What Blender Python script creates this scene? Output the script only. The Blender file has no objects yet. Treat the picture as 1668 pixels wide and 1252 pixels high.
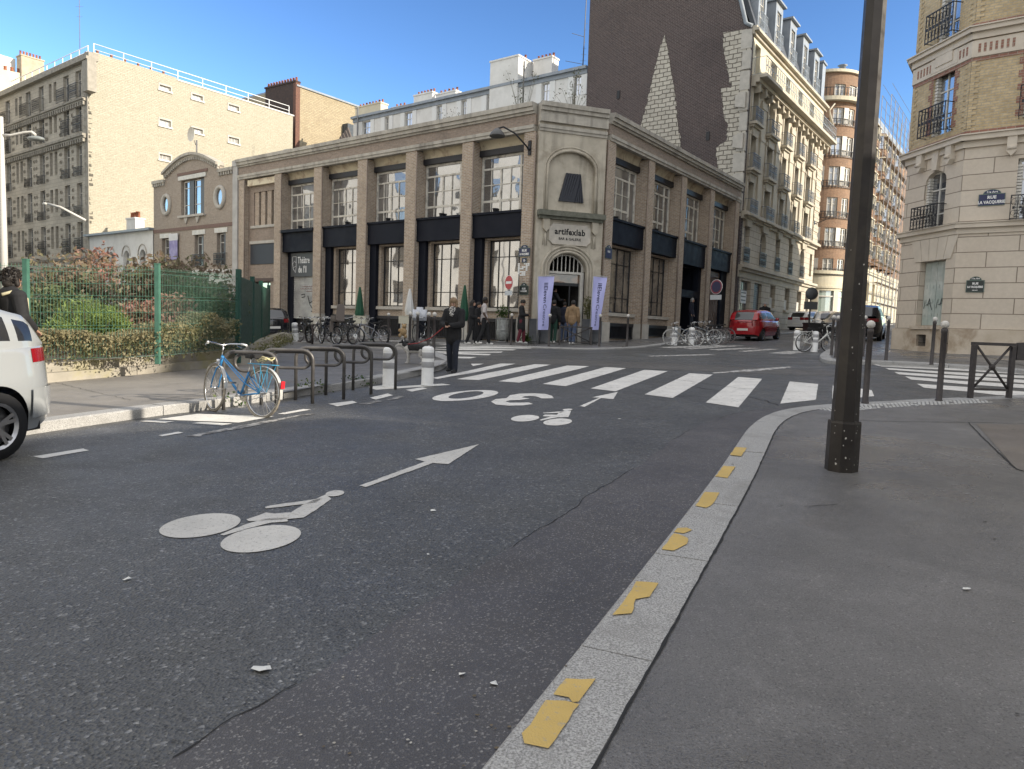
import bpy, bmesh, math, random
from math import sin, cos, pi, radians as R, atan2, hypot, sqrt
from mathutils import Vector, Matrix, noise
random.seed(7)
SC = bpy.context.scene
COL = SC.collection
# ---------------------------------------------------------------- camera, sky, sun, exposure
FPX = 1156.0; CX, CY = 834.0, 626.0; PITCH, ROLL = R(4.55), R(2.05)
CAM = Vector((0, 0, 1.5)); GA, GB = .029, .0275
cd = bpy.data.cameras.new('camera'); co = bpy.data.objects.new('camera', cd); COL.objects.link(co)
cd.sensor_fit = 'HORIZONTAL'; cd.sensor_width = 36; cd.lens = FPX/1668*36; cd.clip_start = .05; cd.clip_end = 2000
co.matrix_world = Matrix.Translation(CAM) @ Matrix.Rotation(pi/2-PITCH, 4, 'X') @ Matrix.Rotation(ROLL, 4, 'Z')
SC.camera = co
SUN_AZ, SUN_EL = 112.0, 22.0
w = bpy.data.worlds.new('World'); SC.world = w; w.use_nodes = True
nt = w.node_tree; bg = nt.nodes['Background']; sk = nt.nodes.new('ShaderNodeTexSky'); sk.sky_type = 'NISHITA'
sk.sun_disc = False; sk.sun_elevation = R(SUN_EL); sk.sun_rotation = R(SUN_AZ); sk.air_density = 1.0; sk.dust_density = .3; sk.ozone_density = 2.0
gm = nt.nodes.new('ShaderNodeGamma'); gm.inputs[1].default_value = 1.62; nt.links.new(sk.outputs[0], gm.inputs[0])
# white veil added overhead and behind the viewer to lift shade; clear ahead
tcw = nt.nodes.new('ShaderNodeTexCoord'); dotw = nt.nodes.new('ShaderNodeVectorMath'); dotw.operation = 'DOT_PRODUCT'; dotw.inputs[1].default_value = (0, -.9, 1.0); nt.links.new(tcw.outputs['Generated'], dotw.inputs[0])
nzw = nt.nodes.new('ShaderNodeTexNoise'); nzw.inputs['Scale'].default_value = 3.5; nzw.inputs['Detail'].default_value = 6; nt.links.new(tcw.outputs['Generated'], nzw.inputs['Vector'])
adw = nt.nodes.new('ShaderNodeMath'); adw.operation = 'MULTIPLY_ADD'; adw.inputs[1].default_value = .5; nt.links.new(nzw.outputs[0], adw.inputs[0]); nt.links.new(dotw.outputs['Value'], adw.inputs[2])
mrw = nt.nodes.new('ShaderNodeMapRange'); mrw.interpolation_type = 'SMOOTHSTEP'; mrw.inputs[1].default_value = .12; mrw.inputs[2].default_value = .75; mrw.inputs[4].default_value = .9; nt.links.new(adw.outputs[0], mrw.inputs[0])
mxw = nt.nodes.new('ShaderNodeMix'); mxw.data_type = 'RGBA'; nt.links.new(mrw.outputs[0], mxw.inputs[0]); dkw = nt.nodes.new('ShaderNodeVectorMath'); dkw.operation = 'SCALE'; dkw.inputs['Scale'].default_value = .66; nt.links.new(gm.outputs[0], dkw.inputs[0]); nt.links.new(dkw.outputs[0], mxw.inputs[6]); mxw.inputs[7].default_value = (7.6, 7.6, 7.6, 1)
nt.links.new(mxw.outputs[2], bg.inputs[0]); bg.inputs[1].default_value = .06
sl = bpy.data.lights.new('sun', 'SUN'); sl.energy = 2.7; sl.angle = R(.5); sl.color = (1, .90, .75)
so = bpy.data.objects.new('sun', sl); COL.objects.link(so)
SDIR = Vector((sin(R(SUN_AZ))*cos(R(SUN_EL)), cos(R(SUN_AZ))*cos(R(SUN_EL)), sin(R(SUN_EL))))
so.rotation_euler = SDIR.to_track_quat('Z', 'Y').to_euler()
so.location = SDIR*60
SC.view_settings.view_transform = 'Standard'; SC.view_settings.look = 'None'; SC.view_settings.gamma = 1
SC.view_settings.use_curve_mapping = False; SC.view_settings.exposure = 1.5
SC.cycles.max_bounces = 6; SC.cycles.diffuse_bounces = 4; SC.cycles.glossy_bounces = 3; SC.cycles.transparent_max_bounces = 6
# ---------------------------------------------------------------- measuring: photo pixel -> ray -> point of the place
def ray(u, v):
    x = (u-CX)/FPX; y = -(v-CY)/FPX
    c, s = cos(ROLL), sin(ROLL); x, y = x*c-y*s, x*s+y*c
    cp, sp = cos(PITCH), sin(PITCH)
    return Vector((x, cp+y*sp, -sp+y*cp))
def G(x, y): return GA*x+GB*y
def P(u, v, dz=0):
    d = ray(u, v); n = Vector((-GA, -GB, 1)); return CAM+d*((dz-n.dot(CAM))/n.dot(d))
def atY(u, v, Y): d = ray(u, v); return CAM+d*(Y/d.y)
GN = Vector((-GA, -GB, 1)).normalized()
class Fr:
    """vertical facade frame: u along the wall, d outwards, z = world height"""
    def __init__(s, p, az, side):
        s.p = Vector((p[0], p[1], 0)); a = R(az); s.az = az
        s.e = Vector((sin(a), cos(a), 0)); b = a+side*pi/2; s.n = Vector((sin(b), cos(b), 0))
    def __call__(s, u, d, z): q = s.p+s.e*u+s.n*d; return Vector((q.x, q.y, z))
    def inv(s, px, py, d=0):
        r = ray(px, py); t = s.n.dot(s.p+s.n*d-CAM)/s.n.dot(r); q = CAM+r*t
        return (q-s.p).dot(s.e), q.z
    def shift(s, u=0, d=0): f = Fr((0, 0), s.az, 1); f.e, f.n = s.e, s.n; f.p = s.p+s.e*u+s.n*d; return f
def WF(x, y, z): return Vector((x, y, z))
def GF(x, y, z): return Vector((x, y, z+G(x, y)))
# ---------------------------------------------------------------- things, parts
def tag(o, label=None, cat=None, group=None, kind=None):
    if label: o['label'] = label
    if cat: o['category'] = cat
    if group: o['group'] = group
    if kind: o['kind'] = kind
    return o
def thing(name, label, cat, loc=(0, 0, 0), rz=0, group=None, slope=False):
    o = bpy.data.objects.new(name, None); COL.objects.link(o); o.empty_display_size = .2
    o.location = loc; o.rotation_euler = (0, 0, rz)
    if slope: o.rotation_euler = (Vector((0, 0, 1)).rotation_difference(GN).to_matrix() @ Matrix.Rotation(rz, 3, 'Z')).to_euler()
    return tag(o, label, cat, group)
def kids(o): return [c for c in o.children]
def copy_tree(o, parent=None):
    c = o.copy(); COL.objects.link(c); c.parent = parent
    for ch in kids(o): copy_tree(ch, c)
    return c
def rootloc(o):
    while o.parent: o = o.parent
    return Vector(o.location)
def ground_at(x, y, dz=0): return (x, y, G(x, y)+dz)
class MB:
    def __init__(s, fr=None): s.v = []; s.f = []; s.uv = []; s.sm = []; s.fr = fr; s.mi = []; s.cur = 0
    def face(s, pts, smooth=False, uv=None):
        pts = [Vector(p) for p in pts]
        if uv is None:
            n = Vector((0, 0, 0))
            for i in range(len(pts)):
                a, b = pts[i], pts[(i+1) % len(pts)]
                n += Vector(((a.y-b.y)*(a.z+b.z), (a.z-b.z)*(a.x+b.x), (a.x-b.x)*(a.y+b.y)))
            ax, ay, az = abs(n.x), abs(n.y), abs(n.z)
            if az >= ax and az >= ay: uv = [(p.x, p.y) for p in pts]
            elif ay >= ax: uv = [(p.x, p.z) for p in pts]
            else: uv = [(p.y, p.z) for p in pts]
        i0 = len(s.v); s.v += pts; s.f.append(tuple(range(i0, i0+len(pts)))); s.uv.append(uv); s.sm.append(smooth); s.mi.append(s.cur)
    def box(s, x0, x1, y0, y1, z0, z1):
        if x0 > x1: x0, x1 = x1, x0
        if y0 > y1: y0, y1 = y1, y0
        if z0 > z1: z0, z1 = z1, z0
        a = [(x0, y0, z0), (x1, y0, z0), (x1, y1, z0), (x0, y1, z0), (x0, y0, z1), (x1, y0, z1), (x1, y1, z1), (x0, y1, z1)]
        for f in ((3, 2, 1, 0), (4, 5, 6, 7), (0, 1, 5, 4), (1, 2, 6, 5), (2, 3, 7, 6), (3, 0, 4, 7)): s.face([a[i] for i in f])
        return s
    def prism(s, poly, y0, y1):
        """poly in (x, z), extruded along y"""
        n = len(poly)
        s.face([(x, y1, z) for x, z in poly]); s.face([(x, y0, z) for x, z in reversed(poly)])
        for i in range(n):
            a, b = poly[i], poly[(i+1) % n]; s.face([(a[0], y0, a[1]), (b[0], y0, b[1]), (b[0], y1, b[1]), (a[0], y1, a[1])])
        return s
    def slab(s, poly, z0, z1):
        n = len(poly)
        s.face([(x, y, z1) for x, y in poly])
        for i in range(n):
            a, b = poly[i], poly[(i+1) % n]; s.face([(a[0], a[1], z0), (b[0], b[1], z0), (b[0], b[1], z1), (a[0], a[1], z1)])
        return s
    def tube(s, pts, r, n=8, r2=None, caps=True, closed=False):
        pts = [Vector(p) for p in pts]; m = len(pts); rings = []; up = None
        for i, p in enumerate(pts):
            if closed: t = pts[(i+1) % m]-pts[i-1]
            else: t = pts[min(i+1, m-1)]-pts[max(i-1, 0)]
            if t.length < 1e-9: t = Vector((0, 0, 1))
            t.normalize()
            if up is None: up = Vector((0, 0, 1)) if abs(t.z) < .9 else Vector((1, 0, 0))
            a = up-t*up.dot(t)
            if a.length < 1e-6: a = Vector((1, 0, 0))-t*t.x
            a.normalize(); b = t.cross(a); up = a
            rr = r if r2 is None else r+(r2-r)*i/(m-1)
            if isinstance(r, (list, tuple)): rr = r[i]
            rings.append([p+(a*cos(2*pi*k/n)+b*sin(2*pi*k/n))*rr for k in range(n)])
        for i in range(m if closed else m-1):
            A, B = rings[i], rings[(i+1) % m]
            for k in range(n): s.face([A[k], A[(k+1) % n], B[(k+1) % n], B[k]], n > 4)
        if caps and not closed: s.face(rings[0][::-1]); s.face(rings[-1])
        return s
    def lathe(s, prof, c=(0, 0, 0), n=16, smooth=True):
        """prof: list of (r, z)"""
        c = Vector(c)
        for (r0, z0), (r1, z1) in zip(prof, prof[1:]):
            for k in range(n):
                a, b = 2*pi*k/n, 2*pi*(k+1)/n
                q = [c+Vector((r0*cos(a), r0*sin(a), z0)), c+Vector((r0*cos(b), r0*sin(b), z0)), c+Vector((r1*cos(b), r1*sin(b), z1)), c+Vector((r1*cos(a), r1*sin(a), z1))]
                if r0 < 1e-6: q = [q[0], q[2], q[3]]
                elif r1 < 1e-6: q = q[:3]
                s.face(q, smooth)
        return s
    def ball(s, c, r, n=10, sx=1, sy=1, sz=1):
        for i in range(n//2):
            t0, t1 = -pi/2+pi*i/(n//2), -pi/2+pi*(i+1)/(n//2)
            for k in range(n):
                a, b = 2*pi*k/n, 2*pi*(k+1)/n
                f = lambda t, p: Vector((c[0]+r*sx*cos(t)*cos(p), c[1]+r*sy*cos(t)*sin(p), c[2]+r*sz*sin(t)))
                q = [f(t0, a), f(t0, b), f(t1, b), f(t1, a)]
                if i == 0: q = [q[0], q[2], q[3]]
                elif i == n//2-1: q = q[:3]
                s.face(q, True)
        return s
    def wall(s, u0, u1, z0, z1, ops=(), d=0, dep=.25):
        us = sorted({u0, u1, *[o[0] for o in ops], *[o[1] for o in ops]}); us = [u for u in us if u0 <= u <= u1]
        zs = sorted({z0, z1, *[o[2] for o in ops], *[o[3] for o in ops]}); zs = [z for z in zs if z0 <= z <= z1]
        for a, b in zip(us, us[1:]):
            run = None
            for c, e in zip(zs, zs[1:]):
                m, k = (a+b)/2, (c+e)/2
                if any(o[0] < m < o[1] and o[2] < k < o[3] for o in ops):
                    if run: s.face([(a, d, run[0]), (b, d, run[0]), (b, d, run[1]), (a, d, run[1])]); run = None
                else: run = (run[0], e) if run else (c, e)
            if run: s.face([(a, d, run[0]), (b, d, run[0]), (b, d, run[1]), (a, d, run[1])])
        for o in ops:
            a, b, c, e = o[:4]; q = d-dep
            s.face([(a, d, c), (a, q, c), (a, q, e), (a, d, e)]); s.face([(b, d, c), (b, d, e), (b, q, e), (b, q, c)])
            s.face([(a, d, e), (a, q, e), (b, q, e), (b, d, e)]); s.face([(a, d, c), (b, d, c), (b, q, c), (a, q, c)])
        return s
    def arch(s, u0, u1, zs, zt, d0, d1, n=10, rad=None):
        """fills the corners above an arch springing at zs with its top at zt"""
        c = (u0+u1)/2; w_ = (u1-u0)/2; h = zt-zs
        for i in range(n):
            a, b = pi-pi*i/n, pi-pi*(i+1)/n
            p = (c+w_*cos(a), zs+h*sin(a)); q = (c+w_*cos(b), zs+h*sin(b))
            s.face([(p[0], d0, p[1]), (q[0], d0, q[1]), (q[0], d0, zt), (p[0], d0, zt)])
            s.face([(p[0], d0, p[1]), (p[0], d1, p[1]), (q[0], d1, q[1]), (q[0], d0, q[1])])
        return s
    def text(s, txt, x, y, z, size, bold=0, align='CENTER', thick=.004, vert=False, sx=1.0, flip=1, fn=None, center_y=False):
        cu = bpy.data.curves.new('t', 'FONT'); cu.body = txt; cu.size = size; cu.align_x = align; cu.offset = bold; cu.resolution_u = 2; cu.space_character = 1.0+bold*7
        if center_y: cu.align_y = 'CENTER'
        ob = bpy.data.objects.new('t', cu); COL.objects.link(ob)
        dg = bpy.context.evaluated_depsgraph_get(); me = bpy.data.meshes.new_from_object(ob.evaluated_get(dg))
        for p in me.polygons:
            q = []
            for i in p.vertices:
                vx, vy = me.vertices[i].co.x*sx, me.vertices[i].co.y
                if fn: q.append(fn(vx, vy))
                else: q.append((x+flip*vx, y, z+vy) if not vert else (x+flip*vy, y, z-vx))
            s.face(q)
        bpy.data.objects.remove(ob); bpy.data.meshes.remove(me); bpy.data.curves.remove(cu)
        return s
    def mesh(s, name, mats, off):
        me = bpy.data.meshes.new(name)
        vs = [((s.fr(*p) if s.fr else p)-off) for p in s.v]
        me.from_pydata([tuple(p) for p in vs], [], s.f)
        ul = me.uv_layers.new(name='UVMap'); k = 0
        flat = [c for f in s.uv for p in f for c in p[:2]]
        ul.data.foreach_set('uv', flat)
        me.polygons.foreach_set('use_smooth', s.sm)
        for m in (mats if isinstance(mats, (list, tuple)) else [mats]): me.materials.append(m)
        if any(s.mi): me.polygons.foreach_set('material_index', s.mi)
        if any(s.sm):
            bm = bmesh.new(); bm.from_mesh(me); bmesh.ops.remove_doubles(bm, verts=bm.verts, dist=1e-5)
            bmesh.ops.recalc_face_normals(bm, faces=bm.faces); bm.to_mesh(me); bm.free()
        me.update(); return me
    def build(s, name, mats, parent=None, label=None):
        off = rootloc(parent) if (parent and s.fr) else Vector((0, 0, 0))
        o = bpy.data.objects.new(name, s.mesh(name, mats, off)); COL.objects.link(o)
        if parent: o.parent = parent
        if label: o['label'] = label
        return o
def struct(name, mb, mat): return tag(mb.build(name, mat), kind='structure')
# ---------------------------------------------------------------- materials
MATS = {}
def nodes(name):
    m = bpy.data.materials.new(name); m.use_nodes = True; t = m.node_tree; return m, t, t.nodes['Principled BSDF']
def nn(t, typ, **k):
    n = t.nodes.new('ShaderNode'+typ)
    for a, b in k.items():
        if a.startswith('i_'): n.inputs[a[2:].replace('_', ' ')].default_value = b
        else: setattr(n, a, b)
    return n
def C4(c): return (c[0], c[1], c[2], 1)
def mixc(t, fac, a, b, blend='MIX'):
    m = t.nodes.new('ShaderNodeMix'); m.data_type = 'RGBA'; m.blend_type = blend
    for sock, val in ((m.inputs[0], fac), (m.inputs[6], a), (m.inputs[7], b)):
        if isinstance(val, (int, float)): sock.default_value = val
        elif isinstance(val, (tuple, list)): sock.default_value = C4(val)
        else: t.links.new(val, sock)
    return m.outputs[2]
def ramp(t, src, lo, hi):
    r = nn(t, 'MapRange'); r.inputs[1].default_value = lo; r.inputs[2].default_value = hi; t.links.new(src, r.inputs[0]); return r.outputs[0]
def noi(t, co, scale, det=4, rough=.55, dist=0):
    n = nn(t, 'TexNoise'); n.inputs['Scale'].default_value = scale; n.inputs['Detail'].default_value = det; n.inputs['Roughness'].default_value = rough; n.inputs['Distortion'].default_value = dist
    if co is not None: t.links.new(co, n.inputs['Vector'])
    return n.outputs[0]
def bump(t, b, h, strength, dist=.01):
    n = nn(t, 'Bump'); n.inputs['Strength'].default_value = strength; n.inputs['Distance'].default_value = dist
    t.links.new(h, n.inputs['Height']); t.links.new(n.outputs[0], b.inputs['Normal']); return n
def mat(name, c1, c2=None, scale=3, rough=.75, bs=0, bscale=40, metal=0, spec=.4, lo=.35, hi=.65, c3=None, s3=.6, coat=0, streak=False):
    if name in MATS: return MATS[name]
    m, t, b = nodes(name); b.inputs['Roughness'].default_value = rough; b.inputs['Metallic'].default_value = metal; b.inputs['Specular IOR Level'].default_value = spec
    b.inputs['Coat Weight'].default_value = coat; b.inputs['Coat Roughness'].default_value = .05
    co = nn(t, 'TexCoord').outputs['Object']
    if c2:
        col = mixc(t, ramp(t, noi(t, co, scale, 6, .6), lo, hi), c1, c2)
        if c3: col = mixc(t, ramp(t, noi(t, co, s3, 5, .65, .5), .5, .72), col, c3)
        if streak:
            mp = nn(t, 'Mapping'); mp.inputs['Scale'].default_value = (3, 3, .25); t.links.new(co, mp.inputs[0])
            k = ramp(t, noi(t, mp.outputs[0], 1.0, 5, .6), .5, .75); col = mixc(t, k, col, mixc(t, .5, col, (.05, .045, .04)))
        t.links.new(col, b.inputs['Base Color'])
        r2 = ramp(t, noi(t, co, scale*2.3, 3), .2, .8); mr = nn(t, 'MapRange'); mr.inputs[3].default_value = max(0, rough-.12); mr.inputs[4].default_value = min(1, rough+.12); t.links.new(r2, mr.inputs[0]); t.links.new(mr.outputs[0], b.inputs['Roughness'])
    else: b.inputs['Base Color'].default_value = C4(c1)
    if bs: bump(t, b, noi(t, co, bscale, 4), bs)
    MATS[name] = m; return m
def brick(name, c1, c2, mortar, bw=.22, bh=.065, ms=.012, rough=.85, bs=.5, var=.5, dirt=(.1, .09, .08), da=.35, jit=0, offs=.5, dscale=.5):
    if name in MATS: return MATS[name]
    m, t, b = nodes(name); b.inputs['Roughness'].default_value = rough; b.inputs['Specular IOR Level'].default_value = .25
    uv = nn(t, 'UVMap').outputs[0]; ob = nn(t, 'TexCoord').outputs['Object']
    vec = uv
    if jit:
        nz = nn(t, 'TexNoise'); nz.inputs['Scale'].default_value = 2.2; t.links.new(uv, nz.inputs['Vector'])
        vm = nn(t, 'VectorMath', operation='SUBTRACT'); t.links.new(nz.outputs['Color'], vm.inputs[0]); vm.inputs[1].default_value = (.5, .5, .5)
        vs = nn(t, 'VectorMath', operation='SCALE'); vs.inputs['Scale'].default_value = jit; t.links.new(vm.outputs[0], vs.inputs[0])
        va = nn(t, 'VectorMath', operation='ADD'); t.links.new(uv, va.inputs[0]); t.links.new(vs.outputs[0], va.inputs[1]); vec = va.outputs[0]
    k = nn(t, 'TexBrick'); k.offset = offs; t.links.new(vec, k.inputs['Vector'])
    k.inputs['Color1'].default_value = C4(c1); k.inputs['Color2'].default_value = C4(c2); k.inputs['Mortar'].default_value = C4(mortar)
    k.inputs['Scale'].default_value = 1; k.inputs['Brick Width'].default_value = bw; k.inputs['Row Height'].default_value = bh; k.inputs['Mortar Size'].default_value = ms; k.inputs['Mortar Smooth'].default_value = .2; k.inputs['Bias'].default_value = 0
    col = k.outputs['Color']
    f = ramp(t, noi(t, ob, 9, 4, .6), .3, .7); dk = nn(t, 'HueSaturation'); dk.inputs['Value'].default_value = 1-var*.5; t.links.new(col, dk.inputs['Color'])
    col = mixc(t, f, col, dk.outputs[0])
    mf = nn(t, 'Math', operation='MULTIPLY'); mf.inputs[1].default_value = da; t.links.new(ramp(t, noi(t, ob, dscale, 6, .65, .4), .48, .75), mf.inputs[0])
    col = mixc(t, mf.outputs[0], col, dirt); t.links.new(col, b.inputs['Base Color'])
    inv = nn(t, 'Math', operation='SUBTRACT'); inv.inputs[0].default_value = 1; t.links.new(k.outputs['Fac'], inv.inputs[1])
    ad = nn(t, 'Math', operation='MULTIPLY_ADD'); ad.inputs[1].default_value = .35; t.links.new(noi(t, ob, 30, 3), ad.inputs[0]); t.links.new(inv.outputs[0], ad.inputs[2])
    bump(t, b, ad.outputs[0], bs, .012)
    MATS[name] = m; return m
def glass(name, base, gl=.3, wave=.02, rough=.02, base2=None):
    if name in MATS: return MATS[name]
    m, t, b = nodes(name); b.inputs['Roughness'].default_value = .35
    ob = nn(t, 'TexCoord').outputs['Object']
    if base2: t.links.new(mixc(t, ramp(t, noi(t, ob, 1.3, 3, .5), .42, .58), base, base2), b.inputs['Base Color'])
    else: b.inputs['Base Color'].default_value = C4(base)
    g = nn(t, 'BsdfGlossy'); g.inputs['Roughness'].default_value = rough; g.inputs['Color'].default_value = (.95, .97, 1, 1)
    bp = nn(t, 'Bump'); bp.inputs['Strength'].default_value = wave; bp.inputs['Distance'].default_value = .3; t.links.new(noi(t, ob, 1.1, 1), bp.inputs['Height']); t.links.new(bp.outputs[0], g.inputs['Normal'])
    mx = nn(t, 'MixShader'); mx.inputs[0].default_value = gl; t.links.new(b.outputs[0], mx.inputs[1]); t.links.new(g.outputs[0], mx.inputs[2])
    t.links.new(mx.outputs[0], t.nodes['Material Output'].inputs['Surface']); MATS[name] = m; return m
def leafmat(name, ca, cb, cc):
    if name in MATS: return MATS[name]
    m, t, b = nodes(name); b.inputs['Roughness'].default_value = .55; b.inputs['Specular IOR Level'].default_value = .3
    g = nn(t, 'NewGeometry'); ob = nn(t, 'TexCoord').outputs['Object']
    col = mixc(t, g.outputs['Random Per Island'], ca, cb); col = mixc(t, ramp(t, noi(t, ob, 2.2, 3), .45, .62), col, cc)
    t.links.new(col, b.inputs['Base Color'])
    tr = nn(t, 'BsdfTranslucent'); t.links.new(col, tr.inputs[0]); mx = nn(t, 'MixShader'); mx.inputs[0].default_value = .3
    t.links.new(b.outputs[0], mx.inputs[1]); t.links.new(tr.outputs[0], mx.inputs[2]); t.links.new(mx.outputs[0], t.nodes['Material Output'].inputs['Surface'])
    MATS[name] = m; return m
def asphalt(name, c1, c2, c3, agg=130, bs=.6, rough=.55, spec=.5, big=.35, pitk=.0, wet=0):
    if name in MATS: return MATS[name]
    m, t, b = nodes(name); ob = nn(t, 'TexCoord').outputs['Object']
    v = nn(t, 'TexVoronoi'); v.inputs['Scale'].default_value = agg; t.links.new(ob, v.inputs['Vector'])
    pit = ramp(t, noi(t, ob, agg*.8, 3, .75), .5, .62)
    f1 = ramp(t, noi(t, ob, agg*.8, 3, .7), .3, .7); col = mixc(t, f1, c1, c2)
    col = mixc(t, ramp(t, v.outputs['Color'], .72, .95), col, c3)
    pm = nn(t, 'Math', operation='MULTIPLY'); pm.inputs[1].default_value = pitk; t.links.new(pit, pm.inputs[0]); col = mixc(t, pm.outputs[0], col, tuple(x*.35 for x in c1))
    dk = nn(t, 'HueSaturation'); dk.inputs['Value'].default_value = .62; t.links.new(col, dk.inputs['Color'])
    col = mixc(t, ramp(t, noi(t, ob, big, 6, .7, .3), .38, .68), col, dk.outputs[0])
    lt = nn(t, 'HueSaturation'); lt.inputs['Value'].default_value = 1.3; t.links.new(col, lt.inputs['Color'])
    col = mixc(t, ramp(t, noi(t, ob, 2.1, 5, .7, .4), .52, .8), col, lt.outputs[0])
    t.links.new(col, b.inputs['Base Color']); b.inputs['Specular IOR Level'].default_value = spec
    mr = nn(t, 'MapRange'); mr.inputs[3].default_value = rough-.14; mr.inputs[4].default_value = rough+.15; t.links.new(ramp(t, noi(t, ob, 1.2, 5), .3, .7), mr.inputs[0]); t.links.new(mr.outputs[0], b.inputs['Roughness'])
    if wet:
        wm_ = nn(t, 'Math', operation='SUBTRACT', use_clamp=True); t.links.new(mr.outputs[0], wm_.inputs[0]); ws = nn(t, 'Math', operation='MULTIPLY'); ws.inputs[1].default_value = wet; t.links.new(ramp(t, noi(t, ob, .45, 6, .65, .6), .5, .62), ws.inputs[0]); t.links.new(ws.outputs[0], wm_.inputs[1]); t.links.new(wm_.outputs[0], b.inputs['Roughness'])
    bump(t, b, v.outputs['Distance'], bs, .006); MATS[name] = m; return m
def paint(name, c, under, wear=.5, wscale=14, rough=.6, hi=.08):
    if name in MATS: return MATS[name]
    m, t, b = nodes(name); ob = nn(t, 'TexCoord').outputs['Object']; b.inputs['Roughness'].default_value = rough
    f = ramp(t, noi(t, ob, wscale, 8, .75), wear, wear+hi); c2 = mixc(t, ramp(t, noi(t, ob, 3, 5), .3, .7), c, tuple(x*.8 for x in c))
    col = mixc(t, f, c2, under); t.links.new(col, b.inputs['Base Color'])
    v = nn(t, 'TexVoronoi'); v.inputs['Scale'].default_value = 120; t.links.new(ob, v.inputs['Vector']); bump(t, b, v.outputs['Distance'], .35, .004)
    MATS[name] = m; return m
# ================================================================ GROUND
mROAD = asphalt('asphalt_road', (.056, .0575, .058), (.118, .12, .12), (.28, .28, .28), agg=64, bs=1.0, rough=.5, spec=.6, pitk=1.0)
mGUT = asphalt('asphalt_gutter', (.066, .063, .066), (.10, .096, .10), (.30, .29, .28), agg=120, bs=.4, pitk=.4, rough=.55)
mPAVE = asphalt('asphalt_pavement', (.14, .136, .134), (.19, .184, .18), (.26, .25, .245), agg=135, bs=.45, rough=.48, big=.5, pitk=.75, wet=.3)
mPAVEL = asphalt('asphalt_old_pavement', (.21, .195, .175), (.27, .25, .225), (.31, .29, .27), agg=170, bs=.25, rough=.7)
mKERB = mat('granite_kerb', (.19, .187, .182), (.46, .455, .445), scale=120, rough=.75, bs=.35, bscale=160, c3=(.22, .215, .205), s3=1.4, lo=.38, hi=.62)
mWHITE = paint('road_white_paint', (.72, .70, .66), (.14, .13, .12), wear=.56, wscale=11, hi=.12)
mWORN = paint('worn_white_paint', (.6, .58, .55), (.12, .115, .11), wear=.47, wscale=7)
mYEL = paint('yellow_kerb_paint', (.60, .42, .13), (.30, .29, .27), wear=.57, wscale=30, hi=.12)
mCRACK = mat('tar_joint', (.018, .018, .019), rough=.8)
def sheet(mb, pts, dz, thick=0):
    v = [Vector((p[0], p[1], G(p[0], p[1])+dz)) for p in pts]; mb.face(v, uv=[(p[0], p[1]) for p in pts])
    if thick:
        for i in range(len(v)):
            a, b = v[i], v[(i+1) % len(v)]; mb.face([a, b, b-Vector((0, 0, thick)), a-Vector((0, 0, thick))])
def gp(px, dz=0): return [P(u, v, dz).to_2d() for u, v in px]
def dens(pts, step):
    out = []
    for a, b in zip(pts, pts[1:]):
        n = max(1, int((b-a).length/step)); out += [a.lerp(b, i/n) for i in range(n)]
    return out+[pts[-1]]
def offl(pts, d):
    out = []
    for i, p in enumerate(pts):
        t = (pts[min(i+1, len(pts)-1)]-pts[max(i-1, 0)]).normalized(); out.append(p+Vector((t.y, -t.x))*d)
    return out
def smoothl(pts, it=2):
    for _ in range(it):
        q = [pts[0]]
        for a, b in zip(pts, pts[1:]): q += [a.lerp(b, .25), a.lerp(b, .75)]
        pts = q+[pts[-1]]
    return pts
# road: one sheet to the horizon
mb = MB(); N = 12; S = 260
for i in range(N):
    for j in range(N):
        x0, x1 = -S+2*S*i/N, -S+2*S*(i+1)/N; y0, y1 = -S+2*S*j/N, -S+2*S*(j+1)/N
        sheet(mb, [(x0, y0), (x1, y0), (x1, y1), (x0, y1)], 0)
struct('road', mb, mROAD)
def kerb(name, line, wd, h, side, stone=1.05, top=.003, gap=.010):
    """granite kerb stones along a polyline (side +1: pavement lies to the right of the line)"""
    line = dens(line, .12); mb = MB(); L = 0; cur = [line[0]]; rnd = random.Random(3); nxt = stone
    def flush(c):
        if len(c) < 2: return
        a = offl(c, 0); b = offl(c, side*wd); j = rnd.uniform(-.004, .004)
        bev = .015
        a2 = offl(c, side*bev)
        for i in range(len(c)-1):
            z = lambda p, dz: Vector((p.x, p.y, G(p.x, p.y)+dz))
            mb.face([z(a2[i], h+top+j), z(a2[i+1], h+top+j), z(b[i+1], h+top+j), z(b[i], h+top+j)], uv=[(0, 0)]*4)
            mb.face([z(a[i], h-.012), z(a[i+1], h-.012), z(a2[i+1], h+top+j), z(a2[i], h+top+j)], uv=[(0, 0)]*4)
            mb.face([z(a[i], -.02), z(a[i+1], -.02), z(a[i+1], h-.012), z(a[i], h-.012)], uv=[(0, 0)]*4)
            mb.face([z(b[i], h+top+j), z(b[i+1], h+top+j), z(b[i+1], h-.05), z(b[i], h-.05)], uv=[(0, 0)]*4)
        for q, k in ((0, 0), (-1, 1)):
            mb.face([z(a[q], -.02), z(a[q], h-.012), z(a2[q], h+top+j), z(b[q], h+top+j), z(b[q], -.02)], uv=[(0, 0)]*5)
    for p, q in zip(line, line[1:]):
        L += (q-p).length; cur.append(q)
        if L > nxt:
            d = (cur[-1]-cur[-2]).normalized(); e = cur[-1]; flush(cur[:-1]+[e-d*gap]); cur = [e]; L = 0; nxt = stone*rnd.uniform(.85, 1.2)
    flush(cur); struct(name, mb, mKERB)
def pavement(name, poly, h, m=mPAVE):
    mb = MB(); sheet(mb, poly, h, .2); struct(name, mb, m)
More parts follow.
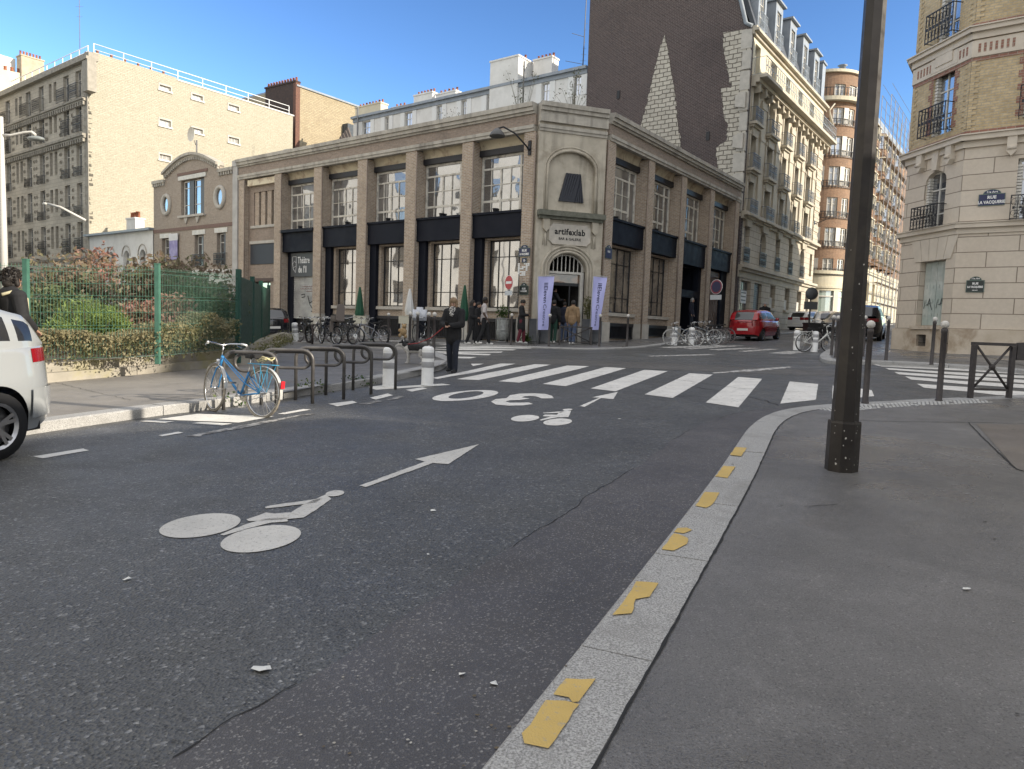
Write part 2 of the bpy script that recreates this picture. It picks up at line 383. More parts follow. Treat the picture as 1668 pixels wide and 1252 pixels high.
# near pavement, right
K1px = [(780, 1252), (1005, 975), (1160, 780), (1203, 718), (1217, 697), (1238, 680), (1268, 668), (1310, 661), (1360, 657), (1480, 651), (1572, 647), (1668, 643)]
k1 = gp(K1px, .10); dA = Vector((sin(R(126.57)), cos(R(126.57)))); dB = Vector((sin(R(36.57)), cos(R(36.57))))
d0 = (k1[0]-k1[1]).normalized()
k1 = [k1[0]+d0*9]+k1+[k1[-1]+dA*40]
K1 = k1[:2]+smoothl(k1[1:-1], 2)[1:]+[k1[-1]]
kerb('kerb', K1, .31, .10, 1)
pavement('pavement', offl(dens(K1, .5), .30)+[Vector((60, -40)), Vector((10, -30))], .10)
# gutter strip of smoother asphalt along the near kerb, with a ragged seam
gl = dens(K1[:40], .25); rn = random.Random(5); mb = MB()
gi = offl(gl, .02); go = []
for i, p in enumerate(gl):
    tt = (gl[min(i+1, len(gl)-1)]-gl[max(i-1, 0)]).normalized(); p = p-Vector((tt.y, -tt.x))*(.98-.45*min(1, max(0, i*.25-9)/9)); go.append(p+Vector((noise.noise((p.x*2.2, p.y*2.2, 0))*.07+noise.noise((p.x*9, p.y*9, 3))*.02, 0)))
for i in range(len(gl)-1):
    if i*.25 > 21: break
    sheet(mb, [gi[i], gi[i+1], go[i+1], go[i]], .004)
struct('gutter', mb, mGUT)
crackline = go[:84]
# thin tar joint along the back of the kerb and cracks across the pavement
def crack(name, pts, wd, dz, m=mCRACK, jag=.03, seed=1, thr=-9):
    pts = dens(pts, .05); r = random.Random(seed); mb = MB(); prev = None
    for i, p in enumerate(pts):
        t = (pts[min(i+1, len(pts)-1)]-pts[max(i-1, 0)]).normalized(); nrm = Vector((t.y, -t.x))
        o = noise.noise((p.x*5+seed, p.y*5, seed))*jag; ww = wd*(.5+.9*abs(noise.noise((p.x*11, p.y*11, seed+9))))
        a, b = p+nrm*(o-ww/2), p+nrm*(o+ww/2)
        if prev and noise.noise((p.x*.9+seed, p.y*.9, seed*2)) > thr: sheet(mb, [prev[0], a, b, prev[1]], dz)
        prev = (a, b)
    struct(name, mb, m)
crack('gutter_seam', crackline, .010, .0065, jag=.03, seed=14, thr=.05)
crack('pavement_joint', offl(dens(K1[:36], .2), .316), .016, .105, jag=.010, seed=2)
crack('pavement_crack', gp([(1185, 833), (1260, 832), (1330, 823), (1440, 818), (1500, 812)], .1), .010, .105, jag=.05, seed=3, thr=-.15)
crack('pavement_crack', gp([(1345, 684), (1480, 687), (1580, 688), (1668, 690)], .1), .02, .105, jag=.01, seed=4)
crack('pavement_crack', gp([(1577, 688), (1610, 722), (1655, 764), (1668, 768)], .1), .02, .105, jag=.01, seed=5)
crack('road_crack', gp([(1100, 625), (1190, 640), (1245, 652), (1268, 660)]), .03, .0045, jag=.05, seed=6)
crack('road_crack', gp([(960, 610), (1100, 618), (1200, 632), (1330, 640)]), .018, .0085, jag=.03, seed=7)
# old trench patches on the crossing
mPATCH = asphalt('asphalt_patch', (.075, .072, .068), (.11, .105, .1), (.18, .17, .16), agg=120, bs=.4, rough=.6)
mb = MB(); sheet(mb, gp([(760, 588), (900, 585), (1100, 592), (1420, 607), (1420, 616), (1100, 603), (920, 594), (770, 596)]), .0035); struct('road_patch', mb, mPATCH)
mPATCH2 = asphalt('asphalt_patch_pale', (.07, .07, .072), (.11, .11, .115), (.16, .16, .16), agg=120, bs=.4, rough=.6)
mb = MB(); sheet(mb, gp([(1590, 690), (1668, 692), (1668, 768), (1655, 764)], .1), .104); struct('pavement_patch', mb, asphalt('asphalt_brown', (.15, .13, .115), (.2, .175, .155), (.25, .23, .2), agg=170, bs=.3, rough=.5))
# left pavement with the forecourt
K2px = [(34, 710), (105, 699), (263, 676), (326, 669), (451, 651), (517, 641), (625, 624), (663, 616), (700, 607), (716, 603.5), (726, 598), (730, 590), (722, 583), (705, 577), (690, 572)]
k2 = gp(K2px, 0); dk = (k2[0]-k2[2]).normalized()
k2 = [k2[0]+dk*14]+k2+[k2[-1]-dA*26]
K2 = k2[:2]+smoothl(k2[1:-1], 2)[1:]+[k2[-1]]
kerb('kerb', K2, .30, .13, -1, stone=1.5)
pavement('pavement', offl(dens(K2, .5), -.29)+[Vector((-60, 30)), Vector((-40, -12))], .13, mPAVEL)
mb = MB(); sheet(mb, gp([(455, 640), (560, 622), (700, 600), (735, 590), (690, 573), (560, 563), (440, 556), (455, 580), (400, 615)], .13), .134); struct('forecourt_asphalt', mb, asphalt('asphalt_forecourt', (.12, .115, .11), (.16, .152, .146), (.2, .2, .19), agg=150, bs=.3, rough=.5))
crack('pavement_crack', gp([(90, 623), (160, 640), (215, 652)], .13), .012, .137, jag=.05, seed=11)
crack('pavement_crack', gp([(230, 655), (330, 640), (480, 622)], .13), .012, .137, jag=.03, seed=12)
# corner-house pavement (both sides of the chamfer)
PA = Vector((.77, 30.42)); PB = Vector((3.70, 31.40))
FA = Fr(PA, -53.43, -1); FC = Fr(PA, 72, 1); FB = Fr(PB, 36.57, 1)
aA = FA.e.to_2d(); aB = FB.e.to_2d(); nA = FA.n.to_2d(); nB = FB.n.to_2d()
mid = gp([(850, 564.5), (893, 566), (960, 568), (1022, 566.5), (1060, 563.5)], .04)
K3 = [PA+aA*45+nA*2.6, PA+aA*3+nA*3.0]+mid+[PB+aB*3+nB*2.5, PB+aB*60+nB*2.5]
K3 = K3[:1]+smoothl(K3[1:-1])[0:]+K3[-1:]
kerb('kerb', K3, .30, .05, -1, stone=1.4)
pavement('pavement', offl(dens(K3, .8), -.29)+[PB+aB*60-nB*1, PB, PA, PA+aA*45-nA*1], .05)
# yellow-brick house pavement
PR = Vector((14.10, 26.42)); FR = Fr(PR, -8.4, -1); PC2 = PR-FR.e.to_2d()*2.70; FRC = Fr(PC2, 126.57, 1)
K4 = gp([(1700, 609), (1668, 606), (1600, 600), (1540, 596), (1450, 591), (1400, 591), (1362, 591), (1340, 588), (1333, 581), (1345, 572), (1372, 560)], .05)
K4 = [K4[0]+dA*40]+smoothl(K4)+[K4[-1]+dB*45]
kerb('kerb', K4, .30, .10, 1, stone=1.4)
o4 = offl(dens(K4, .8), .29); an4 = PR+Vector((2.5, .5)); mb = MB()
for p_, q_ in zip(o4, o4[1:]): sheet(mb, [p_, q_, an4], .10)
struct('pavement', mb, mPAVE)
# ---- painted markings (flat, 4 mm up)
def mark(name, polys, dz=.0055, m=mWHITE):
    mb = MB(); rj = random.Random(len(name)+len(polys))
    for q in polys:
        g = gp(q, 0 if dz < .09 else dz-.006); am = .004
        if len(q) < 25: g = [p_+Vector((rj.uniform(-am, am), rj.uniform(-am, am))) for p_ in dens(g+[g[0]], .05)[:-1]]
        sheet(mb, g, dz)
    struct(name, mb, m)
z1 = lambda q, ox, oy, s: [(ox+x/s, oy+y/s) for x, y in q]
zl = lambda q: z1(q, 640, 550, 5.56); zm = lambda q: z1(q, 900, 540, 5.56); zr = lambda q: z1(q, 1100, 560, 5.56); zq = lambda q: z1(q, 1400, 560, 6.224)
mark('zebra_crossing', [zl([(360, 365), (405, 374), (530, 350), (720, 320), (1110, 236), (975, 234), (680, 300)]), zl([(578, 376), (775, 384), (1020, 335), (1430, 245), (1285, 240), (880, 315)]),
    zl([(955, 395), (1145, 408), (1680, 285), (1780, 258), (1580, 252)]), zm([(-90, 475), (120, 495), (668, 332), (478, 322)]), zm([(345, 516), (570, 542), (1042, 360), (830, 347)]), zm([(833, 570), (1088, 602), (1452, 390), (1240, 378)]),
    zr([(275, 532), (572, 576), (786, 318), (570, 300)]), zr([(950, 543), (1272, 508), (1294, 365), (1035, 341)]), zr([(1420, 500), (1505, 480), (1640, 490), (1800, 475), (1780, 420), (1620, 400), (1425, 380)])])
mark('zebra_crossing', [zl([(390, 62), (490, 60), (830, 70), (1420, 72), (1300, 85), (850, 82)]), zl([(360, 88), (600, 78), (1300, 86), (1240, 98), (700, 95)]), zl([(0, 80), (470, 105), (640, 95), (1120, 106), (1090, 114), (560, 112), (0, 92)]), zl([(0, 110), (480, 125), (1000, 126), (980, 135), (480, 138), (0, 128)]),
    zl([(380, 128), (890, 148), (870, 160), (470, 146)]), zl([(425, 168), (760, 175), (700, 188), (470, 184)]), zl([(705, 236), (825, 236), (725, 257)])])
mark('zebra_crossing', [zq([(-5, 175), (60, 165), (400, 215), (800, 232), (800, 245), (200, 225)]), zq([(180, 200), (700, 225), (1300, 265), (1700, 290), (1700, 312), (1000, 270), (220, 230)]), zq([(258, 244), (900, 285), (1700, 325), (1700, 350), (1100, 322), (300, 262)]),
    zq([(350, 284), (900, 320), (1700, 368), (1700, 400), (1100, 360), (400, 310)]), zq([(460, 330), (1000, 375), (1700, 415), (1700, 452), (1100, 412), (520, 362)]), zq([(580, 405), (1100, 440), (1720, 490), (1720, 530), (1400, 520), (1100, 485), (655, 446)])])
mark('zebra_crossing', [zm([(950, 140), (1080, 152), (1600, 128), (1500, 122)]), zm([(1180, 152), (1260, 160), (1750, 128), (1640, 126)]), zr([(300, 50), (390, 58), (780, 40), (640, 34)]), zr([(560, 66), (650, 72), (940, 50), (860, 44)]), zr([(840, 84), (1040, 94), (1200, 70), (1020, 64)])], m=mWORN)
mark('road_line', [zm([(860, 220), (900, 226), (1480, 212), (1420, 204)]), zr([(330, 262), (350, 268), (760, 245), (1090, 212), (1040, 205), (650, 232)]), zm([(430, 122), (600, 112), (640, 130), (450, 136)])], m=mWORN)
# dashed edge line and bike-box marks on the left
zb = lambda q: z1(q, 220, 660, 4.906)
mark('dashed_line', [zb([(185, 242), (215, 250), (385, 222), (345, 214)]), zb([(1135, 70), (1195, 74), (1405, 36), (1345, 32)]), [(535, 658), (550, 662), (582, 656), (574, 653)], [(602, 648), (612, 651), (640, 644), (632, 641)], [(661, 635), (671, 638), (696, 633), (688, 631)], [(53, 744), (70, 747), (145, 734), (135, 731)]], m=mWHITE)
mark('bike_box', [zb([(170, 115), (500, 70), (1110, 90), (830, 140)])], m=paint('box_white', (.7, .68, .63), (.2, .19, .18), wear=.6))
mark('bike_box', [zb([(30, 130), (110, 122), (320, 130), (240, 142)]), zb([(450, 146), (520, 136), (780, 148), (700, 162)]), [(605, 633), (613, 635), (735, 627), (720, 625), (640, 630), (640, 626), (600, 630)]], m=paint('box_white', (1,)*3, (1,)*3))
mark('road_line', [zb([(410, 248), (520, 255), (540, 238), (900, 178), (1300, 90), (1450, 70), (1380, 66), (900, 152)])], m=paint('faded', (.38, .37, .35), (.11, .105, .1), wear=.45, wscale=6))
mark('road_line', [z1(q, 300, 520, 3.971) for q in ([(1130, 548), (1180, 552), (1290, 530), (1240, 526)], [(1310, 522), (1340, 525), (1425, 502), (1390, 496)])], m=MATS['faded'])
# bicycle pictogram, arrow, second pictogram and arrow
z5 = lambda q: z1(q, 220, 600, 1.8955)
def ell(c, rx, ry, rot, n=36): return [(c[0]+rx*cos(a)*cos(rot)-ry*sin(a)*sin(rot), c[1]+rx*cos(a)*sin(rot)+ry*sin(a)*cos(rot)) for a in [2*pi*k/n for k in range(n)]]
rider = [(262, 514), (280, 518), (330, 500), (420, 482), (500, 468), (545, 450), (600, 408), (590, 390), (570, 400), (400, 428), (402, 434), (515, 422), (478, 446), (430, 452), (415, 444), (350, 466), (352, 472), (410, 464), (420, 470)]
mBIKE = paint('pictogram_paint', (.56, .545, .51), (.15, .14, .13), wear=.54, wscale=38, hi=.16)
mark('bicycle_marking', [z5(ell((200, 487), 127, 34, -.14)), z5(ell((388, 528), 126, 38, -.16)), z5([(262, 514), (275, 518), (345, 496), (420, 478), (470, 474), (470, 462), (400, 466), (340, 484)]), z5([(345, 468), (352, 474), (440, 470), (520, 462), (480, 446), (430, 450), (405, 446)]),
    z5([(480, 447), (520, 462), (555, 440), (605, 405), (590, 390), (560, 404), (518, 423)]), z5([(400, 430), (404, 434), (560, 416), (575, 402), (530, 409), (420, 424)]), z5(ell((617, 387), 29, 9, -.1))], m=mBIKE)
mark('arrow_marking', [z5([(693, 363), (712, 368), (920, 293), (968, 296), (1062, 235), (865, 281), (895, 289)])], m=mBIKE)
mark('bicycle_marking', [zl(ell((1197, 731), 128, 29, -.06)), zl(ell((1492, 765), 130, 31, -.06)), zl([(1325, 748), (1345, 753), (1420, 735), (1500, 722), (1440, 712), (1385, 728)]), zl([(1355, 712), (1385, 716), (1440, 714), (1500, 724), (1590, 720), (1480, 700), (1375, 698)]),
    zl([(1480, 702), (1590, 720), (1612, 665), (1560, 660), (1515, 672)]), zl([(1358, 682), (1364, 687), (1520, 682), (1560, 662), (1530, 668)]), zl(ell((1582, 653), 45, 8, -.05))], m=mWHITE)
mark('arrow_marking', [zm([(245, 676), (290, 684), (440, 603), (550, 613), (592, 547), (358, 597), (425, 600)])], m=mWHITE)
# the 30 limit, painted for oncoming traffic
O_ = [zl(p) for p in (ell((655, 525), 300, 42, -.09), ell((662, 520), 160, 27, -.13))]
mb = MB(); n = 36
oo, oi = gp(O_[0]), gp(O_[1])
for k in range(n): sheet(mb, [oo[k], oo[(k+1) % n], oi[(k+1) % n], oi[k]], .0055)
three_o = [(1458, 550), (1440, 528), (1380, 510), (1280, 505), (1150, 508), (1060, 522), (1030, 548), (930, 558), (888, 580), (930, 606), (1050, 617), (1180, 614), (1270, 602)]
three_i = [(1345, 551), (1320, 540), (1290, 532), (1240, 528), (1190, 532), (1165, 542), (1240, 552), (1150, 565), (1060, 568), (1020, 578), (1060, 590), (1140, 590), (1230, 588)]
to, ti = gp(zl(three_o)), gp(zl(three_i))
for k in range(len(to)-1): sheet(mb, [to[k], to[k+1], ti[k+1], ti[k]], .0055)
struct('speed_marking', mb, mWHITE)
# yellow no-stopping dashes on the kerb
zy = lambda q: z1(q, 760, 640, 2.046)
mark('yellow_kerb_mark', [zy([(182, 1140), (195, 1175), (275, 1190), (300, 1160), (372, 1040), (330, 1032), (262, 1028), (235, 1080)]), zy([(290, 1008), (340, 1018), (350, 1036), (375, 1035), (428, 958), (330, 957)]),
    zy([(487, 742), (550, 738), (562, 690), (612, 682), (638, 636), (566, 630), (528, 690), (508, 722)]), zy([(650, 524), (690, 528), (735, 505), (738, 486), (712, 474), (690, 470)]), zy([(693, 466), (722, 470), (752, 458), (735, 451), (705, 453)]),
    zy([(762, 378), (800, 385), (822, 370), (842, 334), (795, 331)]), zy([(830, 280), (870, 285), (895, 247), (855, 244)]), zy([(878, 208), (915, 212), (935, 184), (895, 181)])], dz=.1095, m=mYEL)
# white tactile strip at the dropped kerb
mb = MB(); rn = random.Random(9)
ts = dens(gp([(1347, 668), (1400, 662), (1480, 657), (1601, 652)], .1), .075)
for i, p in enumerate(ts):
    t = (ts[min(i+1, len(ts)-1)]-ts[max(i-1, 0)]).normalized(); nr = Vector((t.y, -t.x))
    for k in range(5):
        q = p+nr*(k*.075-.1)
        if rn.random() < .92: mb.lathe([(.026, 0), (.02, .005), (0, .006)], (q.x, q.y, G(q.x, q.y)+.101), 6)
struct('tactile_strip', mb, paint('stud_paint', (.62, .62, .6), (.25, .25, .24), wear=.6))
# litter
mLIT = mat('white_litter', (.62, .62, .6), rough=.8)
for px, s in (((430, 1092), .06), ((803, 1115), .035), ((207, 945), .04), ((705, 833), .03), ((1574, 961), .03), ((752, 1101), .025), ((697, 905), .02), ((1010, 683), .03)):
    h = .1 if px[0] > 1300 else 0
    p = P(px[0], px[1], h); mb = MB(); r = random.Random(px[0]); k = 7
    ring = [(s*r.uniform(.35, 1)*cos(2*pi*i/k), s*r.uniform(.3, .8)*sin(2*pi*i/k), r.uniform(.0, .009)) for i in range(k)]
    for i in range(k): mb.face([ring[i], ring[(i+1) % k], (s*.1, 0, .008)])
    o = mb.build('litter', mLIT); o.location = (p.x, p.y, G(p.x, p.y)+h+.006)
    lab = {430: 'largest crumpled scrap of white paper lying on the road in the foreground', 803: 'round white scrap in the gutter beside the near kerb', 207: 'white scrap on the road below the painted bicycle', 705: 'small white scrap on the road right of the big painted arrow', 1574: 'pale scrap on the grey pavement at right', 752: 'tiny pale scrap near the gutter left of a rounder one', 697: 'tiny pale scrap on the open road between arrow and kerb', 1010: 'pale scrap on the road near the small painted bicycle'}[px[0]]
    tag(o, lab, 'litter', 'scraps of litter on the ground')

# grit, butts, dry leaf scraps and gum spots scattered over the ground: countless small bits
rr = random.Random(77)
for nm, mm, n, siz, reg in (('grit', mat('pale_grit', (.42, .41, .38), (.30, .27, .22), scale=40, rough=.9), 420, .006, 0), ('leaf_scraps', mat('dead_leaf', (.10, .08, .055), (.16, .13, .09), scale=30, rough=.9), 110, .008, 1), ('gum_spots', mat('gum_spot', (.27, .265, .26), (.06, .06, .06), scale=3, rough=.8, lo=.48, hi=.52), 90, .013, 2)):
    mb = MB()
    for _ in range(n):
        if reg == 2: q = Vector((rr.uniform(1, 9), rr.uniform(1.5, 11))); h = .1
        elif reg == 1 or rr.random() < .45:
            k = rr.randrange(2, 38); p0 = K1[k].lerp(K1[k+1], rr.random()); q = p0+Vector((-rr.random()**2*.9-.02, rr.uniform(-.1, .1))); h = .004
        else: q = Vector((rr.uniform(-6, 4), rr.uniform(1.2, 11))); h = .0
        onp = False
        for a_, b_ in zip(K1, K1[1:]):
            if min(a_.y, b_.y) <= q.y <= max(a_.y, b_.y) and abs(b_.y-a_.y) > 1e-4: onp = q.x > a_.x+(b_.x-a_.x)*(q.y-a_.y)/(b_.y-a_.y); break
        if reg == 2 and not onp: continue
        hh = (.106 if onp else .010); s_ = siz*rr.uniform(.5, 1.5); m_ = 6; rot = rr.uniform(0, 6)
        sheet(mb, [Vector((q.x+s_*rr.uniform(.5, 1)*cos(rot+2*pi*i/m_), q.y+s_*rr.uniform(.4, .9)*sin(rot+2*pi*i/m_))) for i in range(m_)], hh)
    tag(mb.build(nm, mm), {'grit': 'pale grit and cigarette ends scattered over road and gutter', 'leaf_scraps': 'dead leaf scraps gathered along the near gutter', 'gum_spots': 'old chewing gum spots on the near pavement'}[nm], nm.replace('_', ' '), kind='stuff')
# ================================================================ BUILDINGS
mBRK = brick('buff_brick', (.49, .365, .26), (.35, .255, .185), (.54, .49, .42), .22, .068, .014, var=.55, da=.3)
mBRKD = brick('grey_brown_brick', (.37, .29, .23), (.29, .225, .18), (.34, .3, .26), .22, .068, .011, da=.35)
mREND = mat('stone_render', (.52, .475, .39), (.42, .38, .31), scale=1.6, rough=.9, bs=.25, bscale=30, c3=(.32, .28, .22), s3=1.1, streak=True)
mCORN = mat('cornice_stone', (.47, .44, .38), (.37, .345, .30), scale=2.2, rough=.85, bs=.15, c3=(.24, .22, .19), s3=.8, streak=True)
mCOVE = mat('cream_plaster', (.68, .60, .44), (.6, .53, .39), scale=2, rough=.85, c3=(.3, .2, .13), s3=1.6)
mNAVY = mat('navy_panel', (.009, .011, .018), (.013, .015, .023), scale=1.2, rough=.6, bs=.02, bscale=6, spec=.12)
mDKMET = mat('dark_metal', (.012, .013, .016), rough=.4)
mIRON = mat('black_iron', (.012, .013, .017), (.02, .021, .026), scale=20, rough=.45)
mIRONL = mat('grey_blue_iron', (.07, .09, .12), (.12, .14, .17), scale=12, rough=.5)
mWPAINT = mat('white_window_paint', (.62, .60, .55), (.50, .48, .43), scale=4, rough=.55)
mWPAINTO = mat('old_window_paint', (.70, .67, .60), (.58, .55, .48), scale=5, rough=.7, c3=(.2, .18, .15), s3=3)
mSILL = mat('pale_sill_stone', (.48, .45, .40), (.38, .36, .32), scale=3, rough=.85, bs=.1)
mZINC = mat('zinc_roof', (.27, .30, .33), (.21, .235, .265), scale=2, rough=.5, bs=.05)
mSLATE = brick('slate_roof', (.10, .115, .14), (.075, .085, .105), (.04, .045, .05), .25, .18, .012, rough=.6, da=.2)
mTERRA = mat('terracotta_pot', (.34, .13, .07), (.24, .09, .05), scale=6, rough=.85)
gSHOP = glass('shop_glass', (.05, .045, .04), .36, .018, base2=(.20, .17, .13))
gDARK = glass('dark_glass', (.03, .033, .038), .34, .03, base2=(.06, .062, .065))
gCURT = glass('curtained_glass', (.17, .165, .155), .30, .03, base2=(.07, .07, .07))
gBLIND = glass('blind_glass', (.30, .29, .27), .2, .03)
gBLUE = glass('sky_glass', (.10, .12, .16), .5, .02, base2=(.04, .05, .06))
GL = [gDARK, gCURT, gCURT, gBLIND]
def frame_mb(fr, u0, u1, z0, z1, d, cols=(.5,), rows=(), fw=.06, mw=.045, th=.06):
    m = MB(fr)
    m.box(u0, u0+fw, d, d+th, z0, z1); m.box(u1-fw, u1, d, d+th, z0, z1); m.box(u0+fw, u1-fw, d, d+th, z0, z0+fw); m.box(u0+fw, u1-fw, d, d+th, z1-fw, z1)
    for c in cols:
        x = u0+(u1-u0)*c; m.box(x-mw/2, x+mw/2, d+.002, d+th-.008, z0+fw, z1-fw)
    for r in rows:
        z = z0+(z1-z0)*r; m.box(u0+fw, u1-fw, d+.004, d+th-.012, z-mw/2, z+mw/2)
    return m
def win(root, fr, u0, u1, z0, z1, d, cols=(.5,), rows=(), fm=None, gm=None, fw=.06, mw=.045, label=None, arch=0):
    f = frame_mb(fr, u0, u1, z0, z1, d, cols, rows, fw, mw).build('window', fm or mWPAINT, root, label)
    g = MB(fr); g.face([(u0+.01, d+.02, z0+.01), (u1-.01, d+.02, z0+.01), (u1-.01, d+.02, z1-.01), (u0+.01, d+.02, z1-.01)])
    g.build('pane', gm or random.choice(GL), f); return f
def railing(root, fr, u0, u1, z0, z1, d, n=9, m=None, curls=False, r=.011, back=.25, nm='balcony_railing'):
    b = MB(fr); m = m or mIRON
    b.box(u0, u1, d-.02, d+.02, z1-.03, z1); b.box(u0, u1, d-.012, d+.012, z0+.03, z0+.055)
    if back: 
        for u in (u0+.012, u1-.012): b.box(u-.012, u+.012, d-back, d-.012, z1-.03, z1-.005); b.box(u-.012, u+.012, d-back, d-.012, z0+.03, z0+.05)
    for i in range(n+1):
        u = u0+.01+(u1-u0-.02)*i/n; b.box(u-r, u+r, d-r, d+r, z0, z1-.03)
    if curls:
        for i in range(n):
            u = u0+(u1-u0)*(i+.5)/n; w_ = (u1-u0)/n*.36; h = (z1-z0)
            for zc, q in ((z0+h*.72, .13), (z0+h*.28, .10)):
                b.tube([(u+w_*cos(t), d, zc+h*q*sin(t)) for t in [2*pi*k/8 for k in range(8)]], .009, 3, closed=True)
            b.box(u-w_*.5, u+w_*.5, d-.012, d+.012, z0+h*.44, z0+h*.54)
    return b.build(nm, m, root)
def chimney(root, fr, u0, u1, d0, d1, z0, z1, m, pots=4, name='chimney', ph=.45, axis='u', pm=None):
    c = MB(fr); c.box(u0, u1, d0, d1, z0, z1); c.box(u0-.06, u1+.06, d0-.06 if d0 < d1 else d0+.06, d1+.06 if d0 < d1 else d1-.06, z1, z1+.12)
    o = c.build(name, m, root)
    for i in range(pots):
        t = (i+.5)/pots; u = u0+(u1-u0)*t if axis == 'u' else (u0+u1)/2; d = (d0+d1)/2 if axis == 'u' else d0+(d1-d0)*t
        p = MB(fr); p.lathe([(.10, 0), (.12, .05), (.095, .1), (.085, ph*random.uniform(.8, 1.15)), (.11, ph*1.02), (0, ph*1.02)], (u, d, z1+.12), 7); p.build('chimney_pot', pm or mTERRA, o)
    return o
# ---------------------------------------------------------------- the corner building
cb = thing('corner_building', 'brick corner building with navy fascias and tall paned windows around a rendered corner entrance', 'building', (PA.x, PA.y, G(PA.x, PA.y)))
ZT, ZF0, ZF1 = 10.94, 9.95, 10.50   # cornice top, frieze
def cornice(fr, u0, u1, d=0, front=True):
    c = MB(fr)
    c.prism([(u0, ZF1), (u1, ZF1), (u1, ZF1+.10), (u0, ZF1+.10)], d-.3, d+.08)
    c.prism([(u0, ZF1+.10), (u1, ZF1+.10), (u1, ZF1+.26), (u0, ZF1+.26)], d-.3, d+.17)
    c.prism([(u0, ZF1+.26), (u1, ZF1+.26), (u1, ZT), (u0, ZT)], d-.3, d+.24)
    c.prism([(u0, ZF0-.05), (u1, ZF0-.05), (u1, ZF0+.09), (u0, ZF0+.09)], d-.2, d+.10)
    c.prism([(u0, ZF0-.17), (u1, ZF0-.17), (u1, ZF0-.05), (u0, ZF0-.05)], d-.2, d+.055)
    return c
PIA = [(.22, .77), (3.61, 4.24), (7.12, 7.83), (10.6, 11.3), (14.16, 14.84), (17.76, 18.39), (21.39, 21.98)]
PIB = [(.2, .9), (4.21, 4.86), (8.11, 8.76), (12.1, 12.75), (16.2, 16.91)]
for fr, pi_, u_end in ((FA, PIA, 22.0), (FB, PIB, 16.93)):
    cornice(fr, 0.25 if fr is FA else .3, u_end).build('cornice', mCORN, cb)
    b = MB(fr); b.box(.22, u_end, -.35, 0, ZF0+.09, ZF1); b.build('frieze', mBRKD, cb)
    for a, c in pi_:
        g = fr(a, 0, 0); b = MB(fr); b.box(a, c, -.75, 0, G(g.x, g.y)-.1, ZF0-.17); b.build('pier', mBRK, cb)
        b = MB(fr); b.box(a-.05, c+.05, -.70, .06, G(g.x, g.y)-.1, 1.92); b.build('pier_base', mSILL, cb)
        b = MB(fr); b.tube([(a-.05, .03, 1.2), (a-.05, .03, 9.7)], .035, 6); b.build('downpipe', mBRKD, cb)
def upper_bay(fr, a, c, cols, flip, sill=False, small=True):
    D = -.62
    b = MB(fr); b.wall(a, c, 5.45, ZF0, [(a+.02, c-.02, 6.6, 9.88)], d=D, dep=.3); b.build('wall', mBRK, cb)
    cv = MB(fr); n = 6; pr = [(-.06-.52*sin(pi/2*k/n), 9.98-.52*(1-cos(pi/2*k/n))) for k in range(n+1)]
    for k in range(n): cv.face([(a, pr[k][0], pr[k][1]), (c, pr[k][0], pr[k][1]), (c, pr[k+1][0], pr[k+1][1]), (a, pr[k+1][0], pr[k+1][1])], True)
    cv.box(a, c, -.10, -.05, 9.79, 9.98); cv.build('coving', mCOVE, cb)
    b = MB(fr); b.box(a+.02, c-.02, -.72, -.46, 9.18, 9.44); b.build('blind_box', mIRON, cb)
    w0, w1 = (a+.05, c-.05)
    s = .20 if not flip else .80
    f = frame_mb(fr, w0, w1, 6.62, 9.18, -.70, (), (.78,), .10, .085); x = w0+(w1-w0)*s
    f.box(x-.05, x+.05, -.699, -.645, 6.69, 9.11); m0, m1 = (x, w1) if not flip else (w0, x)
    for k in (.25, .5, .75):
        xx = m0+(m1-m0)*k; f.box(xx-(.042 if k == .5 else .02), xx+(.042 if k == .5 else .02), -.698, -.65, 6.69, 8.6)
    for zz, h in ((7.18, .05), (7.9, .02)): f.box(m0, m1, -.697, -.655, zz-h, zz+h)
    fo = f.build('window', mWPAINTO, cb)
    g = MB(fr); g.face([(w0, -.69, 6.63), (w1, -.69, 6.63), (w1, -.69, 9.17), (w0, -.69, 9.17)]); g.build('pane', random.choice([gCURT, gDARK, gCURT]), fo)
    p = MB(fr); q = fr(0, 0, 0); uu = w0+(w1-w0)*random.uniform(.4, .7); p.lathe([(.09, 0), (.13, .16), (.14, .18), (.05, .19)], (uu, -.6, 6.66), 8); p.build('window_pot', mIRON, cb)
